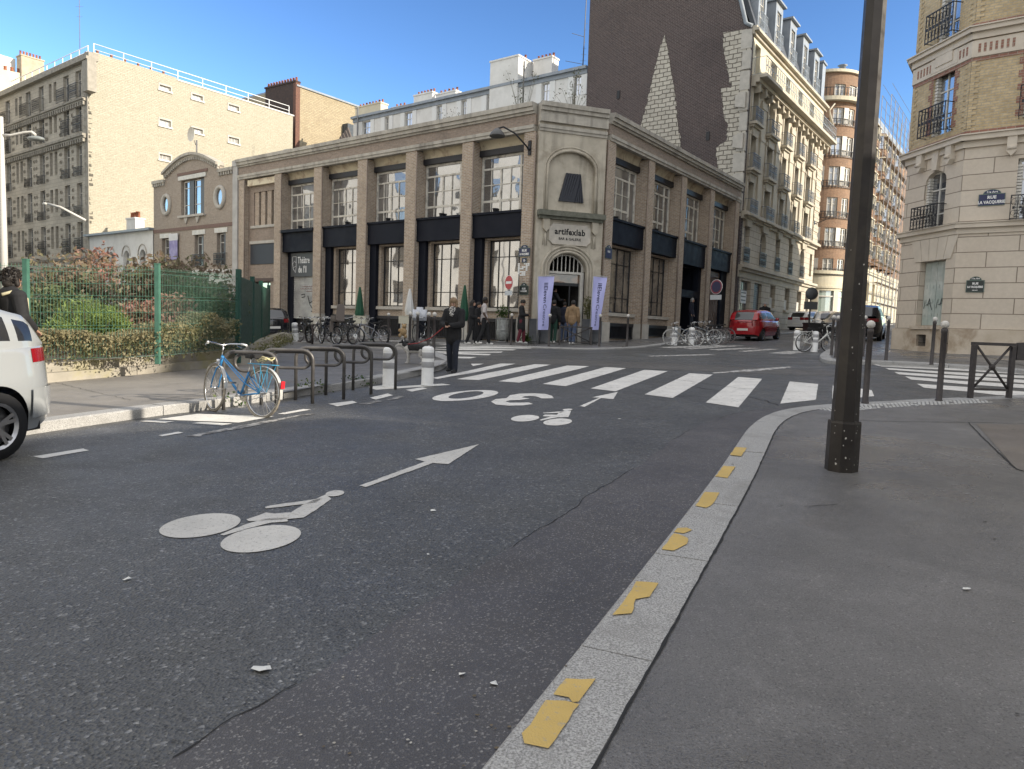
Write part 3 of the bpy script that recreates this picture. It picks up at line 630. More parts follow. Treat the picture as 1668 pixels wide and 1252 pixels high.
def ground_bay(fr, a, c, flip):
    g = fr((a+c)/2, 0, 0); gz = G(g.x, g.y)
    b = MB(fr); b.box(a+.005, c-.005, -.60, -.12, 5.5, 6.5); b.box(a, c, -.62, -.05, 6.5, 6.6); b.build('fascia', mNAVY, cb)
    k0, k1 = (a, a+.0) if False else ((c-.46, c-.005) if not flip else (a+.005, a+.46))
    b = MB(fr); b.box(k0, k1, -.72, -.30, gz, 5.5); b.build('side_panel', mNAVY, cb)
    w0, w1 = (a+.12, c-.80) if not flip else (a+.80, c-.12)
    w0, w1 = (a+.02, k0-.02) if not flip else (k1+.02, c-.02)
    b = MB(fr); b.wall(min(a, k0), max(c, k1), gz, 5.5, [(w0+.06, w1-.14, 2.38, 5.42)] if not flip else [(w0+.14, w1-.06, 2.38, 5.42)], d=-.5, dep=.35); b.build('wall', mBRK, cb)
    w0, w1 = (w0+.06, w1-.14) if not flip else (w0+.14, w1-.06)
    b = MB(fr); b.box(w0-.16, w1+.16, -.55, -.36, 2.22, 2.375); b.build('sill', mSILL, cb)
    b = MB(fr); b.box(a, c, -.49, -.40, 1.74, 1.90)
    n = int((c-a)/.13)
    for i in range(n): u = a+(c-a)*(i+.5)/n; b.box(u-.012, u+.012, -.46, -.43, gz+.15, 1.74)
    b.box(a, c, -.48, -.42, gz+.1, gz+.16); b.build('basement_grille', mIRON, cb)
    b = MB(fr); b.box(a, c, -.497, -.492, gz+.1, 1.74); b.build('basement_opening', mDKMET, cb)
    f = frame_mb(fr, w0, w1, 2.38, 5.42, -.78, (.23, .5, .77), (.235, .755), .06, .035).build('window', mDKMET, cb)
    q = MB(fr); q.face([(w0, -.76, 2.38), (w1, -.76, 2.38), (w1, -.76, 5.42), (w0, -.76, 5.42)]); q.build('pane', gSHOP, f)
bayA = [(PIA[i][1], PIA[i+1][0]) for i in range(6)]; bayB = [(PIB[i][1], PIB[i+1][0]) for i in range(4)]
for i, (a, c) in enumerate(bayA):
    if i < 5: upper_bay(FA, a, c, 4, False if i != 4 else False)
    if i < 4: ground_bay(FA, a, c, False)
for i, (a, c) in enumerate(bayB):
    upper_bay(FB, a, c, 4, True)
    if i < 2: ground_bay(FB, a, c, True)
# theatre bay: sign board and roller shutter with graffiti
a, c = bayA[4]; gz = .7
b = MB(FA); b.box(a+.005, c-.005, -.60, -.12, 5.35, 6.42); b.box(a-.02, c+.02, -.62, .06, 6.42, 6.58); b.build('fascia', mNAVY, cb)
b = MB(FA); b.wall(a, c, gz, 5.4, [(a+.05, c-.5, gz, 5.3)], d=-.5, dep=.3); b.build('wall', mNAVY, cb)
b = MB(FA); b.box(a+.05, c-.45, -.46, -.38, 3.98, 5.30); sg = b.build('theatre_sign', mat('sign_grey', (.05, .055, .06), rough=.5), cb)
t = MB(FA); cx = (a+c)/2-.18
t.text("Théâtre", cx+.02, -.372, 4.72, .52, .004, flip=-1, sx=.62); t.text("de l'Il", cx+.12, -.372, 4.20, .52, .008, flip=-1, sx=.62)
for k in ((c-.95, c-.62),):
    u0, u1 = k; t.tube([(u0, -.372, 5.1), (u1, -.372, 5.1), (u1, -.372, 4.7), (u1-.08, -.372, 4.4), (u0+.05, -.372, 4.2), (u0, -.372, 4.5), (u0, -.372, 5.1)], .014, 4); t.tube([(u0, -.372, 4.75), (u0+.15, -.372, 4.85), (u1, -.372, 4.7)], .012, 4); t.tube([(u0+.03, -.372, 4.55), (u1-.08, -.372, 4.5)], .012, 4)
t.prism([(a+.08, 5.1), (a+.32, 5.05), (a+.33, 4.6), (a+.24, 4.25), (a+.08, 4.2), (a+.08, 4.55), (a+.18, 4.62), (a+.08, 4.7)], -.375, -.37)
t.build('lettering', mat('sign_white', (.75, .75, .74), rough=.6), sg)
mSHUT = mat('shutter_metal', (.40, .40, .39), (.30, .30, .30), scale=2, rough=.5, bs=.05, c3=(.2, .2, .2), s3=1.4, metal=.2)
b = MB(FA); z = 1.62
while z < 3.95: b.prism([(a+.06, z), (c-.5, z), (c-.5, z+.1), (a+.06, z+.1)], -.62, -.56); b.prism([(a+.06, z+.1), (c-.5, z+.1), (c-.5, z+.128), (a+.06, z+.128)], -.62, -.585); z += .128
sh = b.build('roller_shutter', mSHUT, cb)
b = MB(FA); rn = random.Random(4)
for pts in ([(1.0, 2.9), (.8, 2.4), (.55, 2.15), (.35, 2.2), (.25, 2.7), (.6, 2.6), (.85, 2.5)], [(.4, 2.2), (.3, 2.8), (.1, 2.6), (.15, 2.9), (0, 2.7)], [(.7, 2.05), (.3, 1.9), (0, 1.85)], [(1.6, 2.95), (1.3, 3.0), (1.25, 2.85), (1.55, 2.8)]):
    b.tube([(a+.12+u, -.552, z) for u, z in pts], .022, 4)
b.build('graffiti', mat('black_spray', (.02, .02, .022), rough=.7), sh)
b = MB(FA)
for z, k in ((3.3, 1.7), (3.15, 1.2), (3.42, 1.5)): b.tube([(a+.1+k*i/24, -.553, z+.035*sin(i*1.9)) for i in range(25)], .012, 3)
b.build('graffiti', mat('faded_red_spray', (.28, .16, .15), rough=.7), sh)
b = MB(FA); b.box(a+.06, c-.5, -.80, -.75, gz, 1.62); b.build('door_recess', mDKMET, cb)
# brick bay with blank panel and barred window
a, c = bayA[5]
b = MB(FA); b.wall(a, c, gz, ZF0, [(a+.12, c-.55, 7.05, 9.0), (a+.75, c-.45, gz+.2, 3.72), (a+.1, a+.22, gz+1.4, 3.72)], d=-.3, dep=.3); b.build('wall', mBRKD, cb)
b = MB(FA); b.box(a+.08, c-.3, -.32, -.22, 6.88, 7.03); b.box(a+.05, c-.25, -.32, -.2, 5.95, 6.12); b.build('sill', mSILL, cb)
b = MB(FA); b.box(a+.08, c-.28, -.33, -.25, 4.75, 5.93); b.build('blank_panel', mat('grey_navy', (.03, .035, .045), rough=.6), cb)
for k in range(4):
    u = a+.18+k*.62
    if u+.4 < c-.5: b = MB(FA); b.box(u, u+.40, -.48, -.36, 7.05, 9.0); b.build('brick_fin', mBRK, cb)
win(cb, FA, a+.12, c-.55, 7.05, 9.0, -.6, (.25, .5, .75), (), mWPAINTO, gDARK)
win(cb, FA, a+.75, c-.45, gz+.2, 3.72, -.58, (.33, .66), (.3, .6), mIRON, gDARK)
cv = MB(FA); cv.box(a, c-.2, -.28, -.08, 9.35, 9.7); cv.build('coving', mCOVE, cb)
b = MB(FA); b.box(a+.03, c-.4, -.32, -.22, 3.74, 3.92); b.build('lintel', mat('rust_lintel', (.09, .06, .05), rough=.7), cb)
# third and fourth bays of the right side: dark doorway and folding gate
a, c = bayB[2]; g = FB(a, 0, 0); gz = G(g.x, g.y)
b = MB(FB); b.box(a+.005, c-.005, -.60, -.12, 5.3, 6.5); b.box(a, c, -.62, -.05, 6.5, 6.6); b.build('fascia', mNAVY, cb)
b = MB(FB); b.box(a, a+.35, -.75, -.3, gz, 5.3); b.box(c-.35, c, -.75, -.3, gz, 5.3); b.box(a+.35, c-.35, -.66, -.3, 3.55, 3.95); b.build('side_panel', mNAVY, cb)
b = MB(FB); b.wall(a+.0, c, gz, 5.3, [(a+.35, c-.35, gz, 5.2)], d=-.64, dep=1.6); b.box(a+.3, c-.3, -2.3, -2.24, gz, 5.3); b.build('doorway_recess', mNAVY, cb)
b = MB(FB); b.box(a+.35, c-.35, -2.22, -.3, gz+.0, gz+.16); b.build('doorstep', mSILL, cb)
a, c = bayB[3]; g = FB(a, 0, 0); gz = G(g.x, g.y)
b = MB(FB); b.box(a+.005, c-.005, -.60, -.12, 5.4, 6.5); b.box(a, c, -.62, -.05, 6.5, 6.6); b.box(c-.9, c-.005, -.72, -.30, gz, 5.4); b.build('fascia', mNAVY, cb)
b = MB(FB); b.box(a, c, -.9, -.84, gz, 5.4); b.build('doorway_recess', mat('brown_dark', (.05, .035, .03), rough=.7), cb)
b = MB(FB)
for i in range(13): u = a+.08+(c-.95-a)*i/12.5; b.box(u-.03, u+.03, -.52, -.44, gz+.05, 5.0)
for k in range(6):
    for z in (1.4+.0, 2.4, 3.4, 4.3): b.tube([(a+.08+(c-a-1)*k/6, -.44, z), (a+.08+(c-a-1)*(k+1)/6, -.44, z+.5)], .014, 4); b.tube([(a+.08+(c-a-1)*k/6, -.435, z+.5), (a+.08+(c-a-1)*(k+1)/6, -.435, z)], .014, 4)
b.box(a, c-.9, -.52, -.42, 5.0, 5.3); b.build('folding_gate', mat('gate_brown', (.16, .12, .10), rough=.6), cb)
# rendered corner with niche, plaque and arched doorway
CW = (PB-PA).length; gz = G(PA.x, PA.y)
cornice(FC, .0, CW).build('cornice', mCORN, cb)
b = MB(FC); b.box(.0, CW, -.4, .14, ZF1-.35, ZF1-.002); b.build('frieze_block', mCORN, cb)
n0, n1 = .45, CW-.45; dx0, dx1 = CW/2-.86, CW/2+.86
zl_, zh_ = 6.55, 9.05
b = MB(FC); b.wall(0, CW, gz-.1, ZF1-.35, [(n0, n1, zl_, zh_), (dx0, dx1, gz-.1, 4.78)], d=0, dep=.16)
b.arch(n0, n1, zh_-.75, zh_, 0, -.16, 14); b.arch(dx0, dx1, 4.05, 4.78, 0, -.55, 14)
b.face([(n0, -.16, zl_), (n1, -.16, zl_), (n1, -.16, zh_), (n0, -.16, zh_)]); b.box(0, .02, -.7, -.001, gz-.1, ZF1-.36); b.box(CW-.02, CW, -.7, -.001, gz-.1, ZF1-.36)
b.build('wall', mREND, cb)
def arch_pts(u0, u1, zs, zt, zb, d): c_ = (u0+u1)/2; w_ = (u1-u0)/2; return [(u0, d, zb)]+[(c_+w_*cos(t), d, zs+(zt-zs)*sin(t)) for t in [pi-pi*k/16 for k in range(17)]]+[(u1, d, zb)]
b = MB(FC); b.tube(arch_pts(n0-.02, n1+.02, zh_-.75, zh_+.04, zl_, .01), .065, 6); b.tube(arch_pts(n0-.13, n1+.13, zh_-.75, zh_+.18, zl_, .0), .035, 5); b.build('niche_moulding', mREND, cb)
b = MB(FC)
for o_, r in ((.05, .055), (.18, .045), (.33, .06)): b.tube(arch_pts(dx0-o_, dx1+o_, 4.05, 4.80+o_*.9, gz+.9, .01), r, 6)
b.build('door_moulding', mREND, cb)
b = MB(FC); b.prism([(.02, 6.28), (CW-.02, 6.28), (CW-.02, 6.50), (.02, 6.50)], 0, .34); b.prism([(.08, 6.16), (CW-.08, 6.16), (CW-.08, 6.28), (.08, 6.28)], 0, .22); b.build('ledge', mat('mossy_ledge', (.17, .17, .14), (.10, .105, .08), scale=5, rough=.9, bs=.3), cb)
for u in (.42, CW-.42): 
    b = MB(FC); b.prism([(u-.15, 6.16), (u+.15, 6.16), (u+.13, 5.75), (u, 5.62), (u-.13, 5.75)], 0, .16); b.tube([(u, .05, 5.55), (u, .05, 5.0)], .05, 6, .01)
    for k in (-.09, 0, .09): b.tube([(u+k, .02, 5.6), (u+k, .02, 5.15-abs(k))], .02, 5)
    b.build('bracket', mREND, cb)
def octo(u0, u1, z0, z1, c): return [(u0+c, z0), (u1-c, z0), (u1-c*.6, z0+c*.6), (u1, z0+c), (u1, z1-c), (u1-c*.6, z1-c*.6), (u1-c, z1), (u0+c, z1), (u0+c*.6, z1-c*.6), (u0, z1-c), (u0, z0+c), (u0+c*.6, z0+c*.6)]
b = MB(FC); b.prism(octo(CW/2-.97, CW/2+.97, 5.13, 6.02, .17), 0, .05); pl = b.build('plaque', mat('plaque_stone', (.55, .51, .45), (.44, .41, .36), scale=4, rough=.85, bs=.1), cb)
b = MB(FC); ring = octo(CW/2-.97, CW/2+.97, 5.13, 6.02, .17); b.tube([(u, .05, z) for u, z in ring], .022, 5, closed=True); b.build('plaque_rim', mREND, pl)
b = MB(FC); b.text('artifexlab', CW/2, .056, 5.56, .36, .012, sx=.95); mLB = mat('letter_black', (.006, .006, .007), rough=.5); b.build('lettering', mLB, pl)
b = MB(FC); b.text('BAR & GALERIE', CW/2, .056, 5.33, .15, .004); b.build('small_lettering', mLB, pl)
# ribbed black emblem
b = MB(FC); uc = CW/2+.06; zb_, zt_ = 6.98, 8.18; tl, tr = -.28, .28
for k in range(6):
    t0 = tl+k*.112; b0 = -.58+k*.10
    b.prism([(uc+b0, zb_), (uc+b0+.098, zb_), (uc+t0+.085, zt_), (uc+t0, zt_)], -.155, -.08)
b.prism([(uc+.02, zb_), (uc+.56, zb_), (uc+.37, zt_), (uc+.30, zt_), (uc+.12, 7.62)], -.155, -.11)
for k in range(4): b.prism([(uc+.16+k*.105, zb_), (uc+.24+k*.105, zb_), (uc+.345+k*.012, zt_-.15*(3-k)), (uc+.33+k*.012, zt_-.15*(3-k))], -.11, -.07)
b.build('emblem', mat('emblem_black', (.008, .01, .02), rough=.35), cb)
# entrance: fanlight bars, frame, dark hall
b = MB(FC); zf = 4.02; b.box(dx0, dx1, -.36, -.26, zf-.1, zf)
for k in range(9):
    u = dx0+.1+(dx1-dx0-.2)*k/8; hh = sqrt(max(0, 1-((u-CW/2)/.86)**2))*.70; b.box(u-.017, u+.017, -.33, -.29, zf, 4.05+hh)
b.box(dx1-.16, dx1, -.40, -.26, gz, zf-.1); b.tube(arch_pts(dx0+.03, dx1-.03, 4.05, 4.74, zf, -.3), .035, 6); df = b.build('door_frame', mWPAINT, cb)
b = MB(FC); b.box(dx0+.02, dx1-.16, -.45, -.41, 3.55, zf-.1); b.build('fanlight_pane', glass('amber_glass', (.22, .11, .05), .10, .02, base2=(.05, .03, .02)), df)
b = MB(FC); b.box(dx0+.0, dx1-.16, -.47, -.40, 3.42, 3.55); b.box(dx1-.62, dx1-.56, -.47, -.41, gz, 3.42); b.build('door_bar', mDKMET, df)
b = MB(FC)
b.face([(dx0, -.3, gz), (dx0, -5, gz), (dx0, -5, 4.8), (dx0, -.3, 4.8)]); b.face([(dx1, -.3, gz), (dx1, -5, gz), (dx1, -5, 4.8), (dx1, -.3, 4.8)]); b.face([(dx0, -5, gz), (dx1, -5, gz), (dx1, -5, 4.8), (dx0, -5, 4.8)]); b.face([(dx0, -.3, 4.8), (dx1, -.3, 4.8), (dx1, -5, 4.8), (dx0, -5, 4.8)]); b.face([(dx0, -.3, gz+.15), (dx1, -.3, gz+.15), (dx1, -5, gz+.15), (dx0, -5, gz+.15)])
b.build('entrance_hall', mat('hall_wall', (.11, .10, .09), (.05, .05, .05), scale=.8, rough=.8), cb)
b = MB(FC); b.box(dx0+.25, dx0+.75, -3.5, -3.46, 1.6, 3.3); b.build('hall_poster', mat('hall_poster', (.3, .27, .22), rough=.8), cb)
for q in (-.03, CW-.36): b = MB(FC); b.box(q, q+.39, -.3, .09, gz-.1, 1.95); b.build('corner_base', mSILL, cb)
# roof and backs
b = MB(); q = [PA+aA*.4-nA*.3, PA+aA*22, PA+aA*22-nA*16.9, PB+aB*16.9-nB*.3, PB+aB*.4-nB*.3]
b.face([(p.x-cb.location.x, p.y-cb.location.y, 10.45-cb.location.z) for p in q]); b.build('roof', mZINC, cb)
b = MB(FA); b.box(21.7, 22.0, -15, -.8, .5, 10.45); b.build('end_wall', mBRKD, cb)
# wall lamp on the last pier
b = MB(FA); b.tube([(.45, .02, 9.05), (.45, .12, 9.1)], .09, 6); b.box(.38, .52, 0, .06, 8.8, 9.4); b.tube([(.45, .1, 9.05), (.9, .5, 9.65), (1.25, .85, 9.88), (1.45, 1.0, 9.8)], .035, 6)
lo = b.build('wall_lamp', mIRON, cb); b = MB(FA); b.lathe([(.04, .2), (.12, .16), (.26, .02), (.34, -.12), (.33, -.14), (.15, -.08), (0, -.08)], (1.45, 1.0, 9.62), 14); b.build('lamp_shade', mat('lamp_grey', (.10, .10, .10), rough=.5), lo)
# white corner strip against the theatre house
b = MB(FA); b.box(22.0, 22.5, -.4, .08, .5, 10.6); b.box(21.95, 22.5, -.4, .12, 10.6, 10.95); b.build('end_pilaster', mat('grey_white_render', (.45, .44, .42), (.36, .35, .335), scale=2, rough=.85), cb)
for px, z0, kind in (((478, 232), 10.94, 'v'),):
    u, z = FA.inv(485, 235, -1); b = MB(FA); b.prism([(u-1.1, 10.5), (u+1.6, 10.5), (u+1.9, 11.6), (u-.6, 11.5)], -1.6, -1.4); b.build('roof_light', mZINC, cb)
b = MB(FA); u, z = FA.inv(565, 215, -2); rn = random.Random(2)
for k in range(7): b.prism([(u-.9+k*.22, 10.45), (u-.75+k*.22, 10.45), (u+.2+k*.24, 12.3-k*.12), (u+.08+k*.24, 12.4-k*.12)], -2.2-k*.03, -2.12-k*.03)
b.build('roof_planks', mat('old_planks', (.12, .10, .09), rough=.9), cb)
b = MB(FB); u0 = FB.inv(1045, 205, -1.5)[0]; u1 = FB.inv(1087, 222, -1.5)[0]; b.box(u0, u1, -2.0, -1.6, 10.45, 11.75); b.build('roof_screen', mat('tarred_zinc', (.035, .045, .055), (.07, .08, .09), scale=4, rough=.6), cb)
# ================================================================ OTHER BUILDINGS
mLIME = mat('limestone', (.46, .42, .345), (.38, .345, .28), scale=1.3, rough=.85, bs=.12, bscale=25, c3=(.30, .27, .22), s3=.5)
mLIMEB = brick('limestone_courses', (.50, .45, .37), (.45, .405, .33), (.20, .18, .15), 1.1, .42, .018, bs=.6, var=.25, da=.25)
mCREAM = mat('cream_render', (.58, .535, .41), (.5, .455, .35), scale=1.1, rough=.85, c3=(.5, .44, .33), s3=.5)
mRUBP = brick('painted_rubble', (.47, .435, .345), (.42, .39, .305), (.40, .365, .285), .38, .13, .012, bs=1.0, var=.5, da=.22, jit=.12, dirt=(.4, .35, .27), dscale=.35)
mRUBT = brick('tan_rubble', (.44, .37, .25), (.38, .315, .215), (.29, .24, .165), .42, .16, .016, bs=1.0, var=.5, da=.3, jit=.14, dirt=(.2, .15, .09))
mDBRK = brick('dark_brick', (.098, .068, .062), (.062, .044, .043), (.21, .185, .175), .24, .085, .014, bs=.6, var=.6, da=.5, dirt=(.045, .038, .04), dscale=.22)
mWSTONE = brick('white_stone_blocks', (.55, .51, .43), (.46, .425, .36), (.16, .145, .12), .55, .28, .03, bs=1.2, var=.35, da=.2, jit=.16)
mGBRK = brick('pale_grey_brick', (.42, .35, .285), (.36, .295, .24), (.33, .30, .26), .24, .075, .012, da=.2)
mYBRK = brick('yellow_brick', (.62, .49, .30), (.50, .385, .225), (.46, .40, .30), .24, .085, .013, var=.5, da=.2, bs=.6)
mRBRK = brick('red_brick_trim', (.34, .17, .125), (.28, .135, .10), (.36, .29, .23), .24, .085, .012, da=.15)
mOBRK = brick('orange_brick', (.33, .205, .13), (.26, .155, .10), (.27, .21, .16), .24, .08, .012, da=.25)
mGREYF = brick('grey_ornate_stone', (.52, .475, .395), (.45, .41, .34), (.31, .28, .23), .8, .3, .014, bs=.5, var=.3, da=.3)
mWHITER = mat('white_render', (.68, .67, .64), (.61, .60, .57), scale=1.5, rough=.85, c3=(.53, .52, .49), s3=.6)
def bframe(fr, u=0, d=0): p = fr(u, d, 0); return (p.x, p.y, G(p.x, p.y))
# ---- theatre house with curved pediment
th = thing('pediment_house', 'small grey brick house with curved pediment, round windows and black iron balconets', 'house', bframe(FA, 27))
s_ = FA.shift(22.5); U0, U1 = .0, 9.7
ops = [(3.2, 6.05, 8.05, 10.42), (.75, 1.75, 4.75, 6.78), (3.3, 4.4, 4.75, 6.78), (7.5, 8.55, 4.6, 6.78)]
ops = [(3.3, 6.1, 8.05, 10.35), (.85, 1.85, 4.75, 6.75), (3.35, 4.45, 4.75, 6.75), (7.55, 8.6, 4.6, 6.72), (.5, 4.0, .9, 3.6)]
b = MB(s_); b.wall(0, 9.7, .2, 10.55, ops, d=0, dep=.35); n = 16; cu = [(1.55+6.6*k/n, 10.9+.92*sin(pi*k/n)) for k in range(n+1)]
b.prism([(1.55, 10.55)]+cu+[(8.15, 10.55)], -.3, 0); b.build('wall', mGBRK, th)
b = MB(s_)
for k in range(n): a, c = cu[k], cu[k+1]; b.prism([a, c, (c[0], c[1]+.16), (a[0], a[1]+.16)], -.3, .28); b.prism([(a[0], a[1]-.10), (c[0], c[1]-.10), c, a], -.3, .14)
for k in range(2*n): t = (k+.5)/(2*n); x = 1.55+6.6*t; z = 10.9+.92*sin(pi*t); b.box(x-.06, x+.06, 0, .14, z-.28, z-.09)
b.build('pediment', mCORN, th)
for a, c in ((0, 1.6), (8.1, 9.7)):
    b = MB(s_); b.box(a, c, -.3, .16, 10.42, 10.62)
    for k in range(6): x = a+(c-a)*(k+.5)/6; b.box(x-.07, x+.07, 0, .12, 10.22, 10.42)
    b.build('cornice', mCORN, th)
win(th, s_, 3.35, 6.05, 8.1, 10.3, -.25, (.25, .5, .75), (.3, .8), mWPAINT, gDARK)
for u in (3.36, 4.72): b = MB(s_); b.box(u, u+.55, -.16, -.12, 8.1, 10.3); b.build('shutter', mat('grey_shutter', (.10, .11, .12), rough=.6), th)
b = MB(s_); b.box(3.05, 6.35, -.1, .07, 10.36, 10.62); b.build('lintel', mWPAINT, th)
b = MB(s_); b.box(2.9, 6.5, -.1, .05, 10.66, 10.84); b.build('brick_lintel', mat('brown_brick_band', (.20, .13, .11), (.16, .11, .09), scale=8, rough=.9), th)
b = MB(s_); b.box(3.1, 6.25, -.3, .18, 7.92, 8.06); b.prism([(3.7, 7.92), (4.2, 7.92), (4.0, 7.5)], 0, .1); b.prism([(5.1, 7.92), (5.6, 7.92), (5.4, 7.5)], 0, .1); b.build('sill', mSILL, th)
b = MB(s_); b.box(0, 9.7, 0, .035, 7.12, 7.34); b.build('brick_band', MATS['brown_brick_band'], th)
for u in (1.45, 7.95):
    b = MB(s_); b.tube([(u+.62*.8*cos(t), .03, 8.93+.62*sin(t)) for t in [2*pi*k/24 for k in range(24)]], .14, 6, closed=True); o = b.build('round_window', mSILL, th)
    b = MB(s_); b.face([(u+.52*.8*cos(t), .012, 8.93+.52*sin(t)) for t in [2*pi*k/20 for k in range(20)]]); b.build('pane', gDARK, o)
for (a, c, z0, z1) in ops[1:4]:
    win(th, s_, a+.02, c-.02, z0+.02, z1-.02, -.28, (.5,), (.72,), mWPAINT, gDARK)
    b = MB(s_); b.box(a+.0, a+.34, -.15, -.11, z0, z1); b.build('shutter', MATS['grey_shutter'], th)
    b = MB(s_); b.box(a-.2, c+.2, -.1, .05, z1+.01, z1+.3); b.build('lintel', mWPAINT, th)
    railing(th, s_, a-.12, c+.12, z0-.02, z0+.75, .14, 8, mIRON, True, back=.14)
b = MB(s_); b.box(0, 4.8, -.05, .14, 4.3, 4.5); b.box(0, 4.6, 0, .05, 3.6, 4.3); b.build('string_course', mat('pale_base', (.52, .50, .47), (.44, .43, .4), scale=2, rough=.85), th)
b = MB(s_); b.box(.5, 4.0, -.3, -.26, .9, 3.6)
b.build('ground_opening', mDKMET, th); railing(th, s_, .5, 4.0, 2.2, 3.5, -.1, 26, mIRON, back=0, nm='window_grille')
b = MB(s_); b.box(6.35, 7.35, .1, .14, 5.25, 6.5); o = b.build('poster', mat('violet_poster', (.22, .19, .38), (.35, .33, .5), scale=3, rough=.7), th)
b = MB(s_); b.box(6.3, 7.4, .1, .15, 6.5, 6.95); b.text('TDI', 6.85, .156, 6.6, .28, .006, flip=-1); b.build('poster_head', mat('poster_white', (.6, .6, .6), rough=.7), o)
b = MB(s_); b.tube([(4.9, -.4, 11.6), (4.9, -.4, 12.9)], .05, 6); b.tube([(4.9, -.4, 12.6), (4.5, -.1, 12.5), (4.3, .1, 12.7)], .025, 5); so_ = b.build('antenna_mast', mat('mast_grey', (.15, .15, .15), rough=.5), th)
b = MB(s_); b.lathe([(0, 0), (.3, .05), (.46, .16)], (0, 0, 0), 16); 
for i, p in enumerate(b.v): b.v[i] = Vector((4.15+p.x*.9, .25+p.z, 13.0+p.y))
b.build('satellite_dish', mat('dish_cream', (.6, .57, .5), rough=.6), so_)
b = MB(s_); b.box(0, 9.7, -9, -.35, .2, 10.3); b.build('rear_block', mGBRK, th)
# ---- low white house
wh = thing('low_white_house', 'low white rendered house with small arched windows and zinc eaves', 'house', bframe(FA, 38))
s_ = FA.shift(32.3)
b = MB(s_); b.wall(0, 10.0, .2, 7.35, [(u-.45, u+.45, 4.4, 6.1) for u in (1.5, 3.9, 6.3, 8.6)], d=0, dep=.3)
for u in (1.5, 3.9, 6.3, 8.6): b.arch(u-.45, u+.45, 5.6, 6.1, 0, -.3)
b.box(0, 10, -9, -.32, .2, 7.3); b.build('wall', mWHITER, wh)
for u in (1.5, 3.9, 6.3, 8.6):
    win(wh, s_, u-.44, u+.44, 4.42, 6.08, -.28, (.5,), (.7,), mWPAINT, gDARK)
    b = MB(s_); b.tube(arch_pts(u-.6, u+.6, 5.75, 6.45, 5.7, .03), .04, 5); b.build('window_arch', mSILL, wh)
b = MB(s_); b.box(0, 10, 0, .05, 4.95, 5.1); b.build('string_course', mSILL, wh)
b = MB(s_); b.prism([(-.1, 7.35), (10.1, 7.35), (10.1, 7.5), (-.1, 7.5)], -9, .35); b.build('roof', mZINC, wh)
chimney(wh, s_, 6.1, 7.5, -2.4, -1.7, 7.4, 8.75, mWHITER, 5)
# ---- big block at left: ornate street front, blank rubble gable
PL = FA.p+FA.e*42.34; FL = Fr(PL, -53.43, -1); FG = Fr(PL, 36.57, 1)
lb = thing('gabled_block', 'tall apartment block with cream rubble side wall and ornate grey street front', 'building', bframe(FL, 0))
cols = []
for pw, kind in (((137.5, 122), 'd'), ((116.5, 103), 'd'), ((97, 79), 'p'), ((76.5, 62.5), 'd'), ((54.5, 42.5), 'd'), ((39, 26), 'p'), ((20, 10), 'd')):
    u0, u1 = FL.inv(pw[0], 300)[0], FL.inv(pw[1], 300)[0]; cols.append((u0, u1, kind))
cols += [(u0+13.2, u1+13.2, k) for u0, u1, k in cols[2:]]+[(u0+26, u1+26, k) for u0, u1, k in cols[2:6]]
rows = [(18.0, 20.1), (15.5, 17.9), (12.15, 14.6), (9.15, 11.6), (6.2, 8.6), (3.2, 5.2)]
ops = []
for u0, u1, k in cols:
    for z0, z1 in rows:
        if k == 'd': m = (u0+u1)/2; ops.append((m-.5, m+.5, z0, z1, k))
        else: m = (u0+u1)/2; ops += [(m-.75, m-.2, z0+.5, z1-.1, k), (m+.2, m+.75, z0+.5, z1-.1, k)]
b = MB(FL); b.wall(0, 40, .3, 20.55, ops, d=0, dep=.3); b.build('wall', mGREYF, lb)
rr = random.Random(11)
for i, (a, c, z0, z1, k) in enumerate(ops):
    if a > 24: continue
    win(lb, FL, a+.01, c-.01, z0+.01, z1-.01, -.26, (.5,) if k == 'd' else (), (.7,), mWPAINTO, rr.choice([gDARK, gCURT, gDARK]), fw=.05)
    if k == 'd':
        if z0 > 17.5: railing(lb, FL, a-.25, c+.25, z0-.05, z0+1.0, .45, 8, mIRON, True, back=.45)
        elif z0 > 5.5: railing(lb, FL, a-.15, c+.15, z0-.05, z0+.65+(.5 if z0 > 15 else 0)+(.5 if z0 < 6.5 else 0), .2, 7, mIRON, True, back=.2)
b = MB(FL)
for u0, u1, k in cols:
    for z0, z1 in rows[1:5]:
        for q in (u0-.28, u1+.28):
            if q < 24:
                for z in (z0+.2, z0+.8, z0+1.4, z0+2.0): b.tube([(q+.13*cos(t), .02, z+.13*sin(t)) for t in [2*pi*j/6 for j in range(6)]], .035, 3, closed=True)
b.build('relief_rosettes', mat('dark_relief', (.29, .26, .21), rough=.9), lb)
for z, h, dd, nm in ((17.75, .3, .30, 1), (15.0, .35, .35, 1), (5.75, .28, .25, 0)):
    for a, c in ((0.0, 17.5), (17.6, 40)):
        b = MB(FL); b.box(a, c, 0, dd, z, z+h*.5); b.box(a, c, 0, dd*.7, z-h*.4, z)
        if nm:
            for k in range(int((c-a)/.42)): u = a+.2+k*.42; b.box(u-.09, u+.09, 0, dd*.75, z-.42, z-h*.4)
        b.build('string_course', mat('grey_course', (.36, .33, .28), (.27, .25, .21), scale=3, rough=.9, streak=True), lb)
b = MB(FL); b.box(-.9, 40, -.5, .38, 20.5, 20.72); b.box(-.9, 40, -.5, .2, 20.72, 21.05); b.box(-.9, 0, -.35, .3, 18.2, 20.5); b.build('cornice', mat('grey_course', (0,)*3), lb)
b = MB(FL)
for (u, z0, z1) in ((.05, .3, 18.2),): b.box(u-.25, u+.35, -.02, .03, z0, z1)
b.build('quoins', MATS['grey_course'], lb)
gops = []
